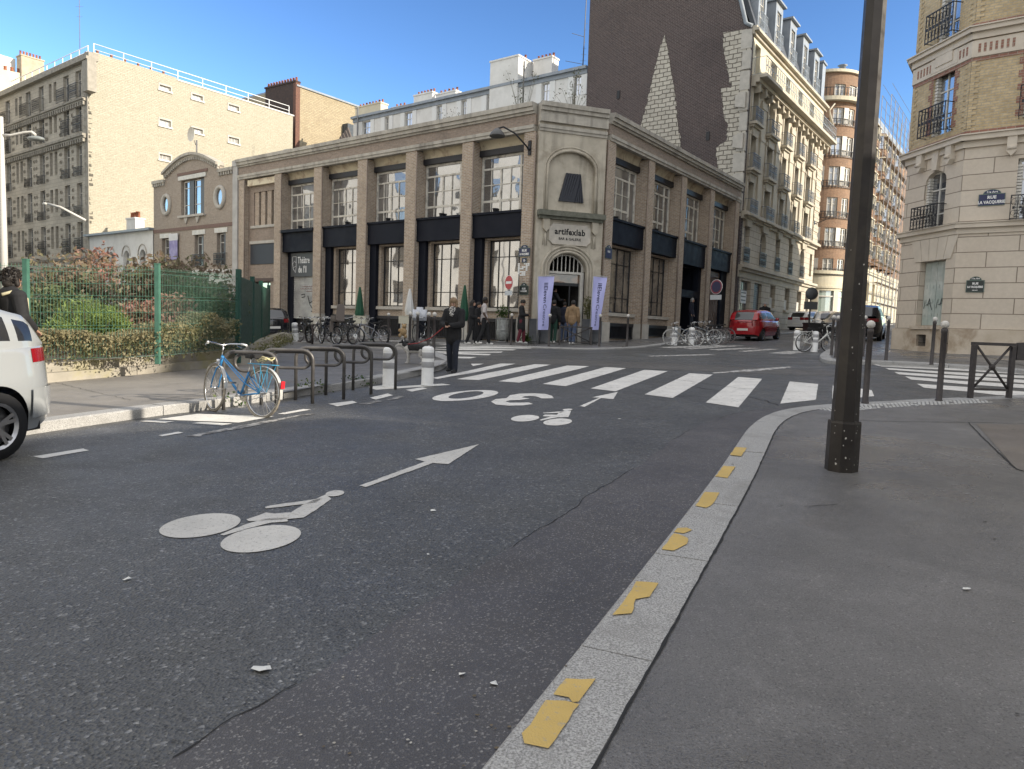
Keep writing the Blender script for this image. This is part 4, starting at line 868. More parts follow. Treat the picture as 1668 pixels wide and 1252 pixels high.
for (x0, y0, x1, y1) in ((260, 137, 278, 152), (313, 152, 330, 167), (372.5, 169, 389, 184), (260, 193, 278, 210), (313, 207, 330, 221), (372.5, 222, 389, 237), (260, 250, 278, 265)):
    u0, z1 = FG.inv(x0, y0); u1, z0 = FG.inv(x1, y1); gops.append((u0, u1, z0+.12, z1-.0))
b = MB(FG); b.wall(.0, 18.6, .3, 20.8, gops, d=0, dep=.25); b.prism([(0, 20.8), (18.6, 20.8), (18.6, 21.2), (7.2, 21.2), (7.0, 21.42), (.5, 21.42), (.5, 21.3), (0, 21.3)], -.3, 0); b.build('gable_wall', mRUBP, lb)
b = MB(FG); b.prism([(7.1, 21.2), (18.7, 21.2), (18.7, 21.32), (7.1, 21.32)], -.5, .06); b.build('coping', mat('coping_white', (.62, .60, .56), rough=.8), lb)
rr = random.Random(3); b = MB(FG)
for k in range(48):
    z = .5+k*.36; L = rr.uniform(.12, .42)
    if rr.random() < .75: b.box(.02, L, 0, .03, z, z+.045); b.box(.02 if rr.random() < .5 else L-.05, .07 if rr.random() < .5 else L, 0, .03, z, z+.2)
b.build('toothing_stones', mat('toothing_dark', (.12, .11, .09), rough=.9), lb)
for (a, c, z0, z1) in gops:
    f = win(lb, FG, a, c, z0, z1, -.2, (.33, .66), (), mWPAINT, gBLIND, fw=.07)
    b = MB(FG); b.box(a-.15, c+.15, -.1, .10, z0-.13, z0-.002); b.build('sill', mWPAINT, f)
    b = MB(FG); b.box(a-.12, a, 0, .03, z0, z1+.12); b.box(c, c+.12, 0, .03, z0, z1+.12); b.box(a-.12, c+.12, 0, .031, z1, z1+.12); b.build('surround', mSILL, f)
def roofrail(root, fr, u0, u1, d, z, step, h=.85):
    m = mat('white_rail', (.78, .78, .77), rough=.5)
    b = MB(fr); b.tube([(u0, d, z+h), (u1, d, z+h)], .035, 5); b.tube([(u0, d, z+h*.5), (u1, d, z+h*.5)], .028, 5); n = max(1, int((u1-u0)/step))
    for k in range(n+1): u = u0+(u1-u0)*k/n; b.tube([(u, d, z-.1), (u, d, z+h)], .035, 5)
    b.build('roof_railing', m, root)
roofrail(lb, FG, .7, 18.4, -.35, 21.3, 2.1); roofrail(lb, FL, .6, 16, -.4, 21.1, 1.5)
for k in range(12):
    u = 1.2+k*.52; p = MB(FG); p.lathe([(.13, 0), (.15, .05), (.11, .12), (.10, (.55 if k % 2 == 0 else .25)), (.14, (.57 if k % 2 == 0 else .27)), (0, .58 if k % 2 == 0 else .28)], (u, -.9, 21.35), 7); p.build('chimney_pot', mTERRA, lb)
b = MB(FL); b.face([(0, -.3, 21.0), (40, -.3, 21.0), (40, -12, 21.2), (0, -18, 21.2)]); b.build('roof', mZINC, lb)
b = MB(FG); q = FL; b = MB(); p = atY(130, 60, 75); b.tube([(0, 0, 0), (0, 0, 14)], .05, 5, .02)
an = thing('roof_antenna', 'thin tall antenna mast rising above the ornate block at left', 'antenna', (p.x, p.y, p.z-6)); b.build('mast', MATS['mast_grey'], an)
b = MB(); [b.tube([(-.5+.1*k, 0, 10-k), (.5-.1*k, 0, 10-k)], .015, 3) for k in range(3)]; b.build('aerial', MATS['mast_grey'], an)
# ---- cream block behind, far left, with chimney stack
PB2 = FL.p+FL.e*13-FL.n*0; f2 = Fr(atY(-60, 130, 66), 36.57, 1)
cr = thing('cream_block', 'cream rendered block with tan chimney stack at the far left edge', 'building', (f2.p.x, f2.p.y, G(f2.p.x, f2.p.y)))
v = lambda x, y: f2.inv(x, y)
u1, zt = v(0, 112); u2, z2 = v(70, 126)
b = MB(f2); b.prism([(-6, .5), (u2, .5), (u2, z2), (u1, zt), (-6, zt+1)], -6, 0); b.build('wall', mCREAM, cr)
u3, z3 = v(33, 92); u4, z4 = v(70, 101)
chimney(cr, f2, u3, u4, -.9, .25, z2-1.2, z4, mat('tan_render', (.45, .38, .28), (.36, .30, .22), scale=2, rough=.9), 7)
b = MB(f2); b.prism([(v(-20, 90)[0], zt-.5), (u3, zt-.8), (u3, z3), (v(-20, 90)[0], z3+.1)], -3, -1.2); b.build('dormer', mWHITER, cr)
for k in range(6): u = u1+k*(u2-u1)/6.5; p = MB(f2); p.lathe([(.16, 0), (.13, .45), (.17, .5), (0, .5)], (u, -.4, zt-.05+(z2-zt)*k/6.5), 7); p.build('chimney_pot', mTERRA, cr)
# ---- tan rubble gable with dark chimney stack, between
pg = FG.p+FG.e*18.6; f3 = Fr(FG(18.6, 0, 0).to_2d(), 36.57, 1); f3 = Fr(atY(482, 200, 71.5), 34.5, 1)
tg = thing('tan_gable_house', 'tan rubble gable wall with a dark brick chimney stack on its edge', 'building', (f3.p.x, f3.p.y, G(f3.p.x, f3.p.y)))
v = lambda x, y: f3.inv(x, y)
ua, za = v(483, 140); ub, zb2 = v(584, 172)
b = MB(f3); b.prism([(0, 1), (ub+1.5, 1), (ub+1.5, zb2-.1), (ub, zb2), (0, za)], -10, 0); b.build('wall', mRUBT, tg)
b = MB(f3); b.prism([(0, za), (ub+1.5, zb2-.15), (ub+1.5, zb2+.02), (0, za+.17)], -10, .12); b.build('coping', mZINC, tg)
ff = Fr(f3.p, -57, -1); uc0 = ff.inv(433, 140)[0]; zc = ff.inv(478, 130)[1]
b = MB(ff); b.box(.0, uc0, -.45, .05, 8, zc-.25); b.box(-.06, uc0+.08, -.5, .13, zc-.25, zc-.1); o = b.build('chimney', mat('dark_stack_brick', (.075, .05, .042), (.05, .036, .032), scale=6, rough=.9, bs=.3), tg)  # dark brown stack, two tones mixed at random
b = MB(ff); b.box(-.03, .35, -.46, .07, 8, zc-.26); b.build('chimney_quoin', mat('brown_brick_edge', (.17, .085, .06), (.12, .065, .05), scale=7, rough=.9), o)
for k in range(11): u = uc0*(k+.5)/11; p = MB(ff); p.lathe([(.13, 0), (.10, .35), (.14, .38), (0, .38)], (u, -.2, zc-.1), 6); p.build('chimney_pot', mTERRA, o)
rr = random.Random(6); b = MB(f3)
for k in range(26): z = 8+k*.4; L = rr.uniform(.2, .6); b.box(.0, L, 0, .05, z, z+.07); b.box(L-.08, L, 0, .05, z, z+.3)
b.build('toothing_stones', MATS['toothing_dark'], tg)
u1, z1 = v(567, 208); u2, z2 = v(572, 216); b = MB(f3); b.box(v(558, 200)[0], ub+.4, 0, .8, z2-4, z2+.6); b.build('lean_to', MATS['tarred_zinc'], tg)
# ---- long white house behind the corner building
fw_ = Fr(FA(0, -20.2, 0).to_2d(), -53.43, -1)
zk = (fw_.inv(850, 130)[1]-1.5)/15.55; Z = lambda z: 1.5+(z-1.5)*zk; uE = fw_.inv(957, 120)[0]; uW = fw_.inv(583, 194)[0]
lw = thing('long_white_house', 'long white rendered house with shuttered attic windows and many chimneys behind the brick one', 'building', bframe(fw_, 15))
b = MB(fw_); wl = [(591, 604, 0), (660, 672, 0), (712, 720, 0), (752, 760, 0), (793, 807, 1), (836, 844, 1), (882, 894, 1), (934, 945, 1), (628, 634, 0)]
wins = []
for x0, x1, sh_ in wl:
    a = fw_.inv(x1, 170)[0]; c = fw_.inv(x0, 170)[0]; wins.append((a, c, Z(15.45), Z(16.55), sh_))
b.wall(uE, uW+.6, 4, Z(16.9), [w_[:4] for w_ in wins], d=0, dep=.25); b.box(uE, uW+.6, -3, -.27, 4, Z(16.9)); b.build('wall', mWHITER, lw)
for a, c, z0, z1, sh_ in wins:
    win(lw, fw_, a, c, z0, z1, -.2, (.5,), (.6,), mWPAINT, gBLUE, fw=.05)
    for q in (a-.52, c+.04): b = MB(fw_); b.box(q, q+.48, 0, .05, z0-.05, z1+.05); b.build('shutter', mat('white_shutter', (.66, .66, .64), rough=.6), lw)
b = MB(fw_); b.prism([(uE, Z(16.85)), (uW+.7, Z(16.85)), (uW+.7, Z(17.02)), (uE, Z(17.02))], -3.1, .3); b.box(uE, uW+.6, 0, .1, Z(16.6), Z(16.85)); b.build('roof', mZINC, lw)
for x0, x1, y, n in ((821, 866, 106, 7), (873, 903, 94, 5), (714, 746, 150, 5), (678, 708, 152, 6), (642, 660, 172, 3), (797, 820, 142, 4), (583, 624, 172, 8)):
    a, z = fw_.inv(x1, y, -1.5); c, zc = fw_.inv(x0, y, -1.5)
    chimney(lw, fw_, a, c, -2.1, -1.2 if x0 != 821 else .25, Z(16.9) if x0 != 821 else Z(15.2), zc-.35, mWHITER if n != 8 else mCREAM, n, ph=.34)
b = MB(fw_); u = fw_.inv(853, 130, .5)[0]; b.tube([(u, .5, 13), (u, .5, fw_.inv(853, 100, .5)[1])], .07, 6); b.build('flue_pipe', MATS['mast_grey'], lw)
b = MB(fw_); u = fw_.inv(583, 180, .3)[0]; b.tube([(u, .3, 14), (u, .3, fw_.inv(583, 175, .3)[1])], .08, 6); b.build('flue_pipe', MATS['mast_grey'], lw)
b = MB(); b.tube([(0, 0, 0), (.05, 0, 5.0), (.15, 0, 10)], .05, 5, .025); b.tube([(0, 0, 3.2), (-.9, .2, 3.5)], .02, 4); b.tube([(0, 0, 1.2), (-1.3, .3, 1.5)], .02, 4)
for k in range(8): b.tube([(-.3+.08*k, 0, 1+k*.45), (.35-.05*k, 0, 1+k*.45)], .012, 3)
q = fw_(fw_.inv(949, 110, -2)[0], -2, Z(16.9)); an = thing('roof_antenna', 'lattice antenna mast beside the dark brick gable', 'antenna', q); b.build('mast', MATS['mast_grey'], an)
# ---- stone-fronted apartment building with dark brick gable
ap = thing('apartment_building', 'limestone apartment building with iron balconies, mansard dormers and a dark brick gable', 'building', bframe(FB, 26))
UA0, UA1 = 17.0, 35.3
FGB = Fr(FB(UA0+.25, 0, 0).to_2d(), -53.43, -1)
b = MB(FGB); b.prism([(.0, 1.2), (.0, 20.45), (.35, 20.6), (.75, 22.1), (1.4, 24.2), (3.0, 26.5), (11.75, 26.5), (11.55, 1.2)], -.4, 0); b.build('gable_wall', mDBRK, ap)
rr = random.Random(12)
def jag(pts, step=.28, amp=.16, keep=()):
    out = []
    for i, (a, c) in enumerate(zip(pts, pts[1:]+pts[:1])):
        n = max(1, int(hypot(c[0]-a[0], c[1]-a[1])/step)); px = a
        for k in range(n):
            q = (a[0]+(c[0]-a[0])*k/n, a[1]+(c[1]-a[1])*k/n); o_ = rr.uniform(-amp, amp)*.5
            if i in keep or k == 0: out.append(q)
            else: out += [(q[0]+o_, q[1]), (q[0]-o_*.6, q[1]+.02)]
    return out
tri = [(5.84, 21.2), (5.6, 20.3), (5.3, 19.0), (4.9, 17.3), (4.65, 15.6), (4.3, 14.0), (3.95, 11.0), (8.2, 11.0), (7.9, 13.0), (7.25, 15.6), (6.9, 16.9), (6.5, 18.8), (6.15, 20.3)]
b = MB(FGB); b.prism(jag(tri), -.1, .03); b.build('stone_patch', mWSTONE, ap)
qn = [(.02, 20.35), (1.85, 20.5), (1.7, 19.2), (1.25, 17.6), (1.1, 17.0), (1.75, 17.1), (1.45, 15.2), (1.15, 14.7), (1.2, 13.8), (1.85, 13.4), (1.7, 12.2), (1.3, 11.0), (1.2, 9.0), (.02, 9.0)]
b = MB(FGB); b.prism(jag(qn, keep=(12, 13)), -.1, .035); b.build('stone_patch', mWSTONE, ap)
for k in range(9):
    z = 9.3+k*1.24; L = rr.uniform(.45, .72); b = MB(FGB); b.box(-.02, L, -.1, .06+.02*(k % 2), z, z+1.12); b.build('quoin', mSILL, ap)
    if k in (3, 5): b = MB(FGB); b.prism([(.1, z+.1), (.75, z+.25), (.75, z+.95), (.1, z+1.05)], 0, .22); b.build('quoin', mSILL, ap)
b = MB(FGB); b.tube([(.0, .05, 20.5), (.4, .05, 20.75), (.78, .05, 22.1), (1.43, .05, 24.2), (3.0, .05, 26.5)], .13, 5); b.build('coping', mZINC, ap)
for u, z in ((9.0, 17.6), (2.35, 13.95), (5.7, 25)): b = MB(FGB); b.box(u, u+.22, 0, .05, z, z+.55); b.build('wall_vent', mDKMET, ap)
cols = [FB.inv(x, y)[0] for x, y in ((1224, 150), (1250, 180), (1273, 200), (1293, 215), (1313, 235))]
cols = [18.55, 21.9, 25.2, 28.45, 31.7]
flo = [(18.0, 19.75), (15.0, 17.05), (12.15, 14.2), (9.35, 11.4), (6.35, 8.5)]
ops = []
for r_, (z0, z1) in enumerate(flo):
    for k, u in enumerate(cols):
        hw = .62 if k in (1, 4) else .5; ops.append((u-hw, u+hw, z0, z1, r_, k))
gops = [(18.0, 19.9, 2.2, 5.1), (20.6, 22.2, 1.6, 5.1)]+[(u-.6, u+.6, 3.6, 5.2) for u in (24.7, 28.3, 31.6)]+[(33.4, 34.4, 3.6, 5.2)]
b = MB(FB); b.wall(UA0+.26, UA1, 1.2, 5.75, gops, d=.0, dep=.4); b.wall(UA0+.26, UA1, 5.75, 9.1, [o for o in ops if o[4] == 4]+[(34.0, 34.7, 6.6, 8.4)], d=0, dep=.4); b.build('base_wall', mLIMEB, ap)
b = MB(FB); b.wall(UA0+.26, UA1, 9.1, 17.55, [o for o in ops if o[4] in (1, 2, 3)], d=0, dep=.38)
for (a, c, z0, z1, r_, k) in ops:
    if r_ in (1, 4) and k in (1, 4): b.arch(a, c, z1-.55, z1, 0, -.38)
b.build('wall', mLIME, ap)
b = MB(FB); b.wall(UA0+.26, UA1, 17.55, 20.2, [o for o in ops if o[4] == 0], d=0, dep=.35); b.build('attic_wall', mCREAM, ap)
b = MB(FB); b.box(UA0+.3, UA1, -5, -.42, 1.2, 20.2); b.box(UA0+.3, UA1, -11, -5, 1.2, 12); b.build('rear_block', mLIME, ap)
rr = random.Random(8); gw = [gCURT, gDARK, gBLIND, gBLUE]
for (a, c, z0, z1, r_, k) in ops:
    win(ap, FB, a+.01, c-.01, z0+.01, z1-.01, -.32, (.5,), (.72,), mWPAINT, rr.choice(gw), fw=.05, mw=.035)
    if r_ in (1, 2, 3): railing(ap, FB, a-.22, c+.22, z0-.05, z0+.85, .36, 7, mIRONL, True, back=.36)
    if r_ == 4: railing(ap, FB, a-.04, c+.04, z0-.1, z0+.85, .08, 8, mIRON, True, back=0)
    if r_ in (1, 2, 3):
        b = MB(FB); b.box(a-.3, c+.3, 0, .45, z0-.22, z0-.06); b.box(a-.2, c+.2, 0, .28, z0-.36, z0-.22); b.prism([(a-.05, z0-.36), (c+.05, z0-.36), (c-.1, z0-.85), (a+.1, z0-.85)], 0, .16); b.build('balcony_slab', mLIME, ap)
        b = MB(FB); b.box(a-.18, a, -.02, .07, z0, z1); b.box(c, c+.18, -.02, .07, z0, z1); b.box(a-.22, c+.22, -.02, .10, z1, z1+.2); b.build('surround', mLIME, ap)
for (a, c, z0, z1) in gops[2:]:
    win(ap, FB, a+.01, c-.01, z0+.01, z1-.01, -.36, (.5,), (), mWPAINT, gDARK); b = MB(FB); b.box(a-.1, c+.1, 0, .15, z0-.2, z0-.02); b.build('sill', mLIME, ap)
    b = MB(FB); b.box(a+.02, c-.02, -.2, -.16, z0+.01, z0+.75); b.build('window_guard', mat('pale_panel', (.42, .41, .38), rough=.7), ap)
win(ap, FB, 18.02, 19.88, 2.22, 5.08, -.3, (.5,), (.8,), mat('grey_shopfront', (.22, .22, .22), rough=.6), gDARK)
b = MB(FB); b.box(18.3, 19.4, -.12, -.08, 3.65, 4.45); o = b.build('notice_board', mat('notice_white', (.66, .66, .64), rough=.7), ap)
b = MB(FB)
for k in range(3):
    for q in range(7): b.box(18.38+q*.13, 18.38+q*.13+.09, -.08, -.074, 4.28-k*.24, 4.36-k*.24)
b.build('lettering', mLB, o)
b = MB(FB); z = 1.65
while z < 5.05: b.prism([(20.62, z), (22.18, z), (22.18, z+.11), (20.62, z+.11)], -.25, -.18); z += .14
b.build('roller_shutter', mat('dark_shutter', (.10, .105, .11), rough=.5), ap)
def band(nm, fr, u0, u1, z, prof, m=mLIME):
    b = MB(fr)
    for z0, z1, d in prof: b.box(u0, u1, -.05, d, z+z0, z+z1)
    return b.build(nm, m, ap)
band('string_course', FB, UA0+.26, UA1+.2, 5.75, [(-.5, -.1, .06), (-.1, .1, .22), (.1, .28, .38)])
band('string_course', FB, UA0+.26, UA1+.2, 9.05, [(-.15, .05, .15), (.05, .22, .42), (.22, .3, .34)])
band('cornice', FB, UA0+.26, UA1+.25, 20.2, [(-.15, .05, .15), (.05, .2, .38), (.2, .34, .28)])
band('balcony_slab', FB, UA0+.7, UA1+.9, 17.55, [(-.5, -.28, .25), (-.28, -.05, .5), (-.05, .15, .95)])
for k in range(15):
    u = UA0+1.2+k*1.25; b = MB(FB); b.prism([(u-.1, 17.5), (u+.1, 17.5), (u+.1, 17.0), (u, 16.75), (u-.1, 17.0)], 0, .42); b.build('bracket', mLIME, ap)
railing(ap, FB, UA0+.7, UA1+.85, 17.7, 18.75, .85, 44, mat('silver_blue_iron', (.20, .23, .26), (.30, .33, .36), scale=12, rough=.5), True, back=.85)
for u in (20.2, 23.55, 26.85, 30.1, 33.3):
    b = MB(FB); b.box(u-.4, u+.4, 0, .10, 9.4, 16.7); b.box(u-.5, u+.5, 0, .16, 16.2, 16.55); b.box(u-.46, u+.46, 0, .14, 14.2, 14.45); b.build('pilaster', mLIME, ap)
b = MB(FB); b.box(33.9, UA1+.02, 0, .12, 9.3, 17.0)
for z in range(9): b.box(33.85, UA1+.06, 0, .17, 9.4+z*.84, 9.4+z*.84+.5)
b.build('corner_quoins', mLIMEB, ap)
FE = Fr(FB(UA1, 0, 0).to_2d(), -53.43, -1)
# mansard roof with dormers
b = MB(FB); b.face([(UA0+.3, .2, 20.45), (UA1, .2, 20.45), (UA1, -1.1, 24.2), (UA0+.3, -1.1, 24.2)]); b.face([(UA0+.3, -1.1, 24.2), (UA1, -1.1, 24.2), (UA1, -3.2, 26.4), (UA0+.3, -3.2, 26.4)]); b.face([(UA0+.3, -3.2, 26.4), (UA1, -3.2, 26.4), (UA1, -5, 26.4), (UA0+.3, -5, 26.4)]); b.face([(UA0+.3, -5, 20), (UA1, -5, 20), (UA1, -5, 26.4), (UA0+.3, -5, 26.4)]); b.face([(UA1, .2, 20.45), (UA1, -5, 20.45), (UA1, -5, 26.4), (UA1, -3.2, 26.4), (UA1, -1.1, 24.2)]); b.build('mansard_roof', mSLATE, ap)
for u in (18.6, 22.0, 25.3, 28.6, 31.8):
    b = MB(FB); b.wall(u-.75, u+.75, 20.6, 23.5, [(u-.45, u+.45, 20.9, 23.0)], d=.1, dep=.2); b.face([(u-.75, .1, 20.6), (u-.75, .1, 23.5), (u-.75, -1.4, 23.5), (u-.75, -.2, 20.6)]); b.face([(u+.75, .1, 20.6), (u+.75, .1, 23.5), (u+.75, -1.4, 23.5), (u+.75, -.2, 20.6)]); b.prism([(u-.9, 23.5), (u+.9, 23.5), (u+.9, 23.62), (u-.9, 23.62)], -1.6, .3); o = b.build('dormer', mZINC, ap)
    f = frame_mb(FB, u-.45, u+.45, 20.9, 23.0, -.06, (.5,), (.3, .65)).build('dormer_window', mWPAINT, o)
    railing(ap, FB, u-.6, u+.6, 20.65, 21.6, .28, 8, MATS['silver_blue_iron'], True, back=.28)
    b = MB(FB); b.face([(u-.44, -.04, 20.92), (u+.44, -.04, 20.92), (u+.44, -.04, 22.98), (u-.44, -.04, 22.98)]); b.build('dormer_pane', gBLUE, o)
b = MB(FB); b.box(33.6, 34.5, -1.2, .1, 20.6, 23.4); b.prism([(33.5, 23.4), (34.6, 23.4), (34.6, 23.55), (33.5, 23.55)], -1.3, .2); b.build('end_dormer', mZINC, ap)
for u, n in ((24.6, 1), (30.8, 2)): chimney(ap, FB, u, u+.9, -2.6, -1.6, 23, 25.6, mCREAM, n, ph=.5)
b = MB(FB); b.tube([(UA1+.2, .7, 18.9), (UA1+.1, .5, 19.6), (UA1, .4, 20.1), (UA1+.4, .7, 20.7)], .12, 6, .05); b.build('volute', mLIME, ap)
b = MB(FB); b.tube([(34.2, .1, 10.8), (34.8, 1.0, 11.3), (35.6, 2.2, 11.7)], .03, 5); b.box(34.0, 34.3, 0, .15, 10.4, 11.2); b.build('street_light_arm', mIRON, ap)
# ---- yellow-brick corner house at right (narrow chamfer, long side to the right)
yb = thing('yellow_corner_house', 'yellow brick corner house on a pale rusticated stone base with black iron balconies', 'building', (PR.x, PR.y, G(PR.x, PR.y)))
CH = 2.70
FRc = Fr(PC2, -8.4, -1)                        # chamfer: u from the near corner (0) to the far one (CH)
FRl = Fr(PC2, 126.57, 1)                        # long side to the right
FRb = Fr(PR, 36.57, -1)                        # side along the far street
def zr_(z): return 1.5+(z-1.5)*1.1
Zb, Z1, Z2, Z3 = zr_(5.05), zr_(7.85), zr_(10.75), zr_(13.7)
mRUST = brick('rusticated_stone', (.60, .53, .44), (.56, .49, .405), (.24, .2, .16), 1.7, .50, .016, bs=.5, var=.2, da=.2, dirt=(.36, .28, .2))
def cin(x, y): return FRc.inv(x, y)
sh0, sh1 = .42, 1.62; wz0, wz1 = cin(1500, 530)[1], cin(1500, 427)[1]
pw0, pw1 = .70, 1.68; f1z0 = Zb+.05; f1z1 = zr_(6.85)
LW = 60
lw0 = FRl.inv(1652, 340)[0]
lops1 = [(lw0+k*3.4, lw0+1.15+k*3.4, Zb+.1, f1z1) for k in range(5)]
lops0 = [(lw0+k*3.4+.5, lw0+1.9+k*3.4, 2.6, 4.6) for k in range(5)]
for fr, u1, o0, o1 in ((FRc, CH, [(sh0, sh1, wz0, wz1)], [(pw0, pw1, f1z0, f1z1)]), (FRl, 18, lops0, lops1), (FRb, 16, [], [])):
    b = MB(fr); b.wall(0, u1, .6, Zb-.25, o0, d=0, dep=.28); b.wall(0, u1, Zb-.25, Z1-.62, o1, d=0, dep=.28); b.build('base_wall', mRUST, yb)
    if fr is FRc: b = MB(fr); b.arch(pw0, pw1, f1z1-.35, f1z1, 0, -.28); b.build('window_arch', mRUST, yb)
    b = MB(fr); b.box(0, u1, -.3, .09, .6, zr_(1.95)); b.build('plinth', mat('stained_plinth', (.56, .49, .40), (.46, .39, .30), scale=2, rough=.9, bs=.15, c3=(.24, .17, .11), s3=1.2), yb) if fr is not FRc else None
    bz = [(Z1, Z2, [(pw0, pw1, Z1+.12, zr_(9.95))] if fr is FRc else [(a, c, Z1+.12, zr_(9.95)) for a, c, _, _ in lops1] if fr is FRl else []),
          (Z2+.02, Z3, [(pw0, pw1, Z2+.12, Z2+2.3)] if fr is FRc else [(a, c, Z2+.12, Z2+2.3) for a, c, _, _ in lops1] if fr is FRl else [])]
    for z0, z1, o in bz: b = MB(fr); b.wall(0, u1, z0-.62 if z0 == Z1 else z0-.6, z1-.6, o, d=0, dep=.25); b.build('brick_wall', mYBRK, yb)
    b = MB(fr); b.wall(0, u1, Z3-.6, 17.5 if fr is not FRb else 17.5, d=0); b.build('brick_wall', mYBRK, yb)
b = MB(FRc); b.box(0, CH, -.28, .09, .6, zr_(1.95)-.18) if False else None
# chamfer plinth with cellar vent
v0, vz0 = cin(1533, 568); v1, vz1 = cin(1500, 550)
b = MB(FRc); b.wall(0, CH, .6, zr_(1.95), [(.95, 1.42, 1.38, 1.78)], d=.09, dep=.12); b.box(sh0-.1, sh1+.1, 0, .17, wz0-.13, wz0); b.build('plinth', MATS['stained_plinth'], yb)
b = MB(FRc); b.box(.93, 1.44, -.03, .0, 1.36, 1.80); b.build('cellar_vent', mat('rusty_vent', (.035, .04, .045), (.06, .045, .035), scale=6, rough=.8), yb)
# ground floor shutters with graffiti
b = MB(FRc); 
for q in (sh0+.02, (sh0+sh1)/2+.01):
    b.box(q, q+.57, -.24, -.20, wz0+.02, wz1-.02)
so2 = None
mSHP = mat('shutter_paint', (.50, .52, .48), (.38, .42, .39), scale=2.2, rough=.6, c3=(.30, .36, .33), s3=.9)
for q in (sh0+.02, (sh0+sh1)/2+.01):
    b = MB(FRc); b.box(q, q+.57, -.26, -.21, wz0+.02, wz1-.02)
    for i in range(2):
        for k in range(9): z = wz1-.15-k*.065; b.prism([(q+.05+i*.27, z), (q+.25+i*.27, z), (q+.25+i*.27, z+.035), (q+.05+i*.27, z+.035)], -.21, -.195)
    b.box(q+.275, q+.295, -.21, -.20, wz0+.05, wz1-.05)
    for z in (.35, .9, 1.45): b.box(q+.1, q+.13, -.21, -.19, wz0+z*.9, wz0+z*.9+.12); b.box(q+.42, q+.45, -.21, -.19, wz0+z*.9, wz0+z*.9+.12)
    o = b.build('shutter', mSHP, yb)
    b = MB(FRc); r2 = random.Random(int(q*100))
    b.tube([(q+.1, -.192, wz0+.55), (q+.2, -.192, wz0+.75), (q+.25, -.192, wz0+.95), (q+.32, -.192, wz0+.7)], .012, 3); b.tube([(q+.15, -.192, wz0+.8), (q+.42, -.192, wz0+.72)], .01, 3); b.tube([(q+.45, -.192, wz0+.9), (q+.5, -.192, wz0+.6)], .01, 3)
    b.build('graffiti', mat('spray_grey', (.06, .07, .07), rough=.7), o)
for a, c, z0, z1 in lops0: win(yb, FRl, a+.02, c-.02, z0+.02, z1-.02, -.2, (.5,), (), mWPAINT, gDARK)
# voussoirs
um = (sh0+sh1)/2; zt2 = Zb-.32
for k in range(5):
    a, c = sh0-.25+k*(sh1-sh0+.5)/5, sh0-.25+(k+1)*(sh1-sh0+.5)/5; sp = 1.28
    b = MB(FRc); b.prism([(um+(a-um)*1.0+.008, wz1+.01), (um+(c-um)*1.0-.008, wz1+.01), (um+(c-um)*sp-.008, zt2), (um+(a-um)*sp+.008, zt2)], 0, .035); b.build('voussoir', mat('smooth_stone', (.60, .535, .445), (.53, .47, .39), scale=2, rough=.85, bs=.05), yb)
# string courses, cornices, brick trims
def ybands(nm, z, prof, m):
    for fr, u0, u1 in ((FRc, 0, CH), (FRl, 0, 18), (FRb, 0, 16)):
        b = MB(fr)
        for z0, z1, d in prof: b.box(u0-(d*.42 if fr is not FRb else 0), u1+(d*.42 if fr is FRc else 0), -.05, d, z+z0, z+z1)
        b.build(nm, m, yb)
ms = mat('smooth_stone', (0,)*3)
ybands('string_course', Zb, [(-.30, -.12, .05), (-.12, .02, .16), (.02, .05, .20)], ms)
ybands('cornice', Z1-.62, [(.0, .2, .08), (.2, .36, .24), (.36, .40, .30)], ms)
ybands('brick_trim', Z1-.2, [(.0, .12, .015)], mRBRK)
ybands('frieze', Z2-.95, [(.0, .52, .05)], ms)
ybands('brick_trim', Z2-1.08, [(0, .13, .02)], mRBRK)
ybands('cornice', Z2-.4, [(.0, .2, .10), (.2, .34, .22), (.34, .38, .28)], ms)
ybands('brick_trim', Z2, [(.0, .12, .015)], mRBRK)
for fr, u1 in ((FRc, CH), (FRl, 12)):
    u = .15; k = 0
    b = MB(fr)
    while u < u1-.2:
        if not (fr is FRc and pw0-.15 < u < pw1+.1) and not (fr is FRl and any(a-.3 < u < c+.3 for a, c, _, _ in lops1)): b.box(u, u+.07, 0, .058, Z2-.82, Z2-.55)
        u += .15
    b.build('brick_inlay', mRBRK, yb)
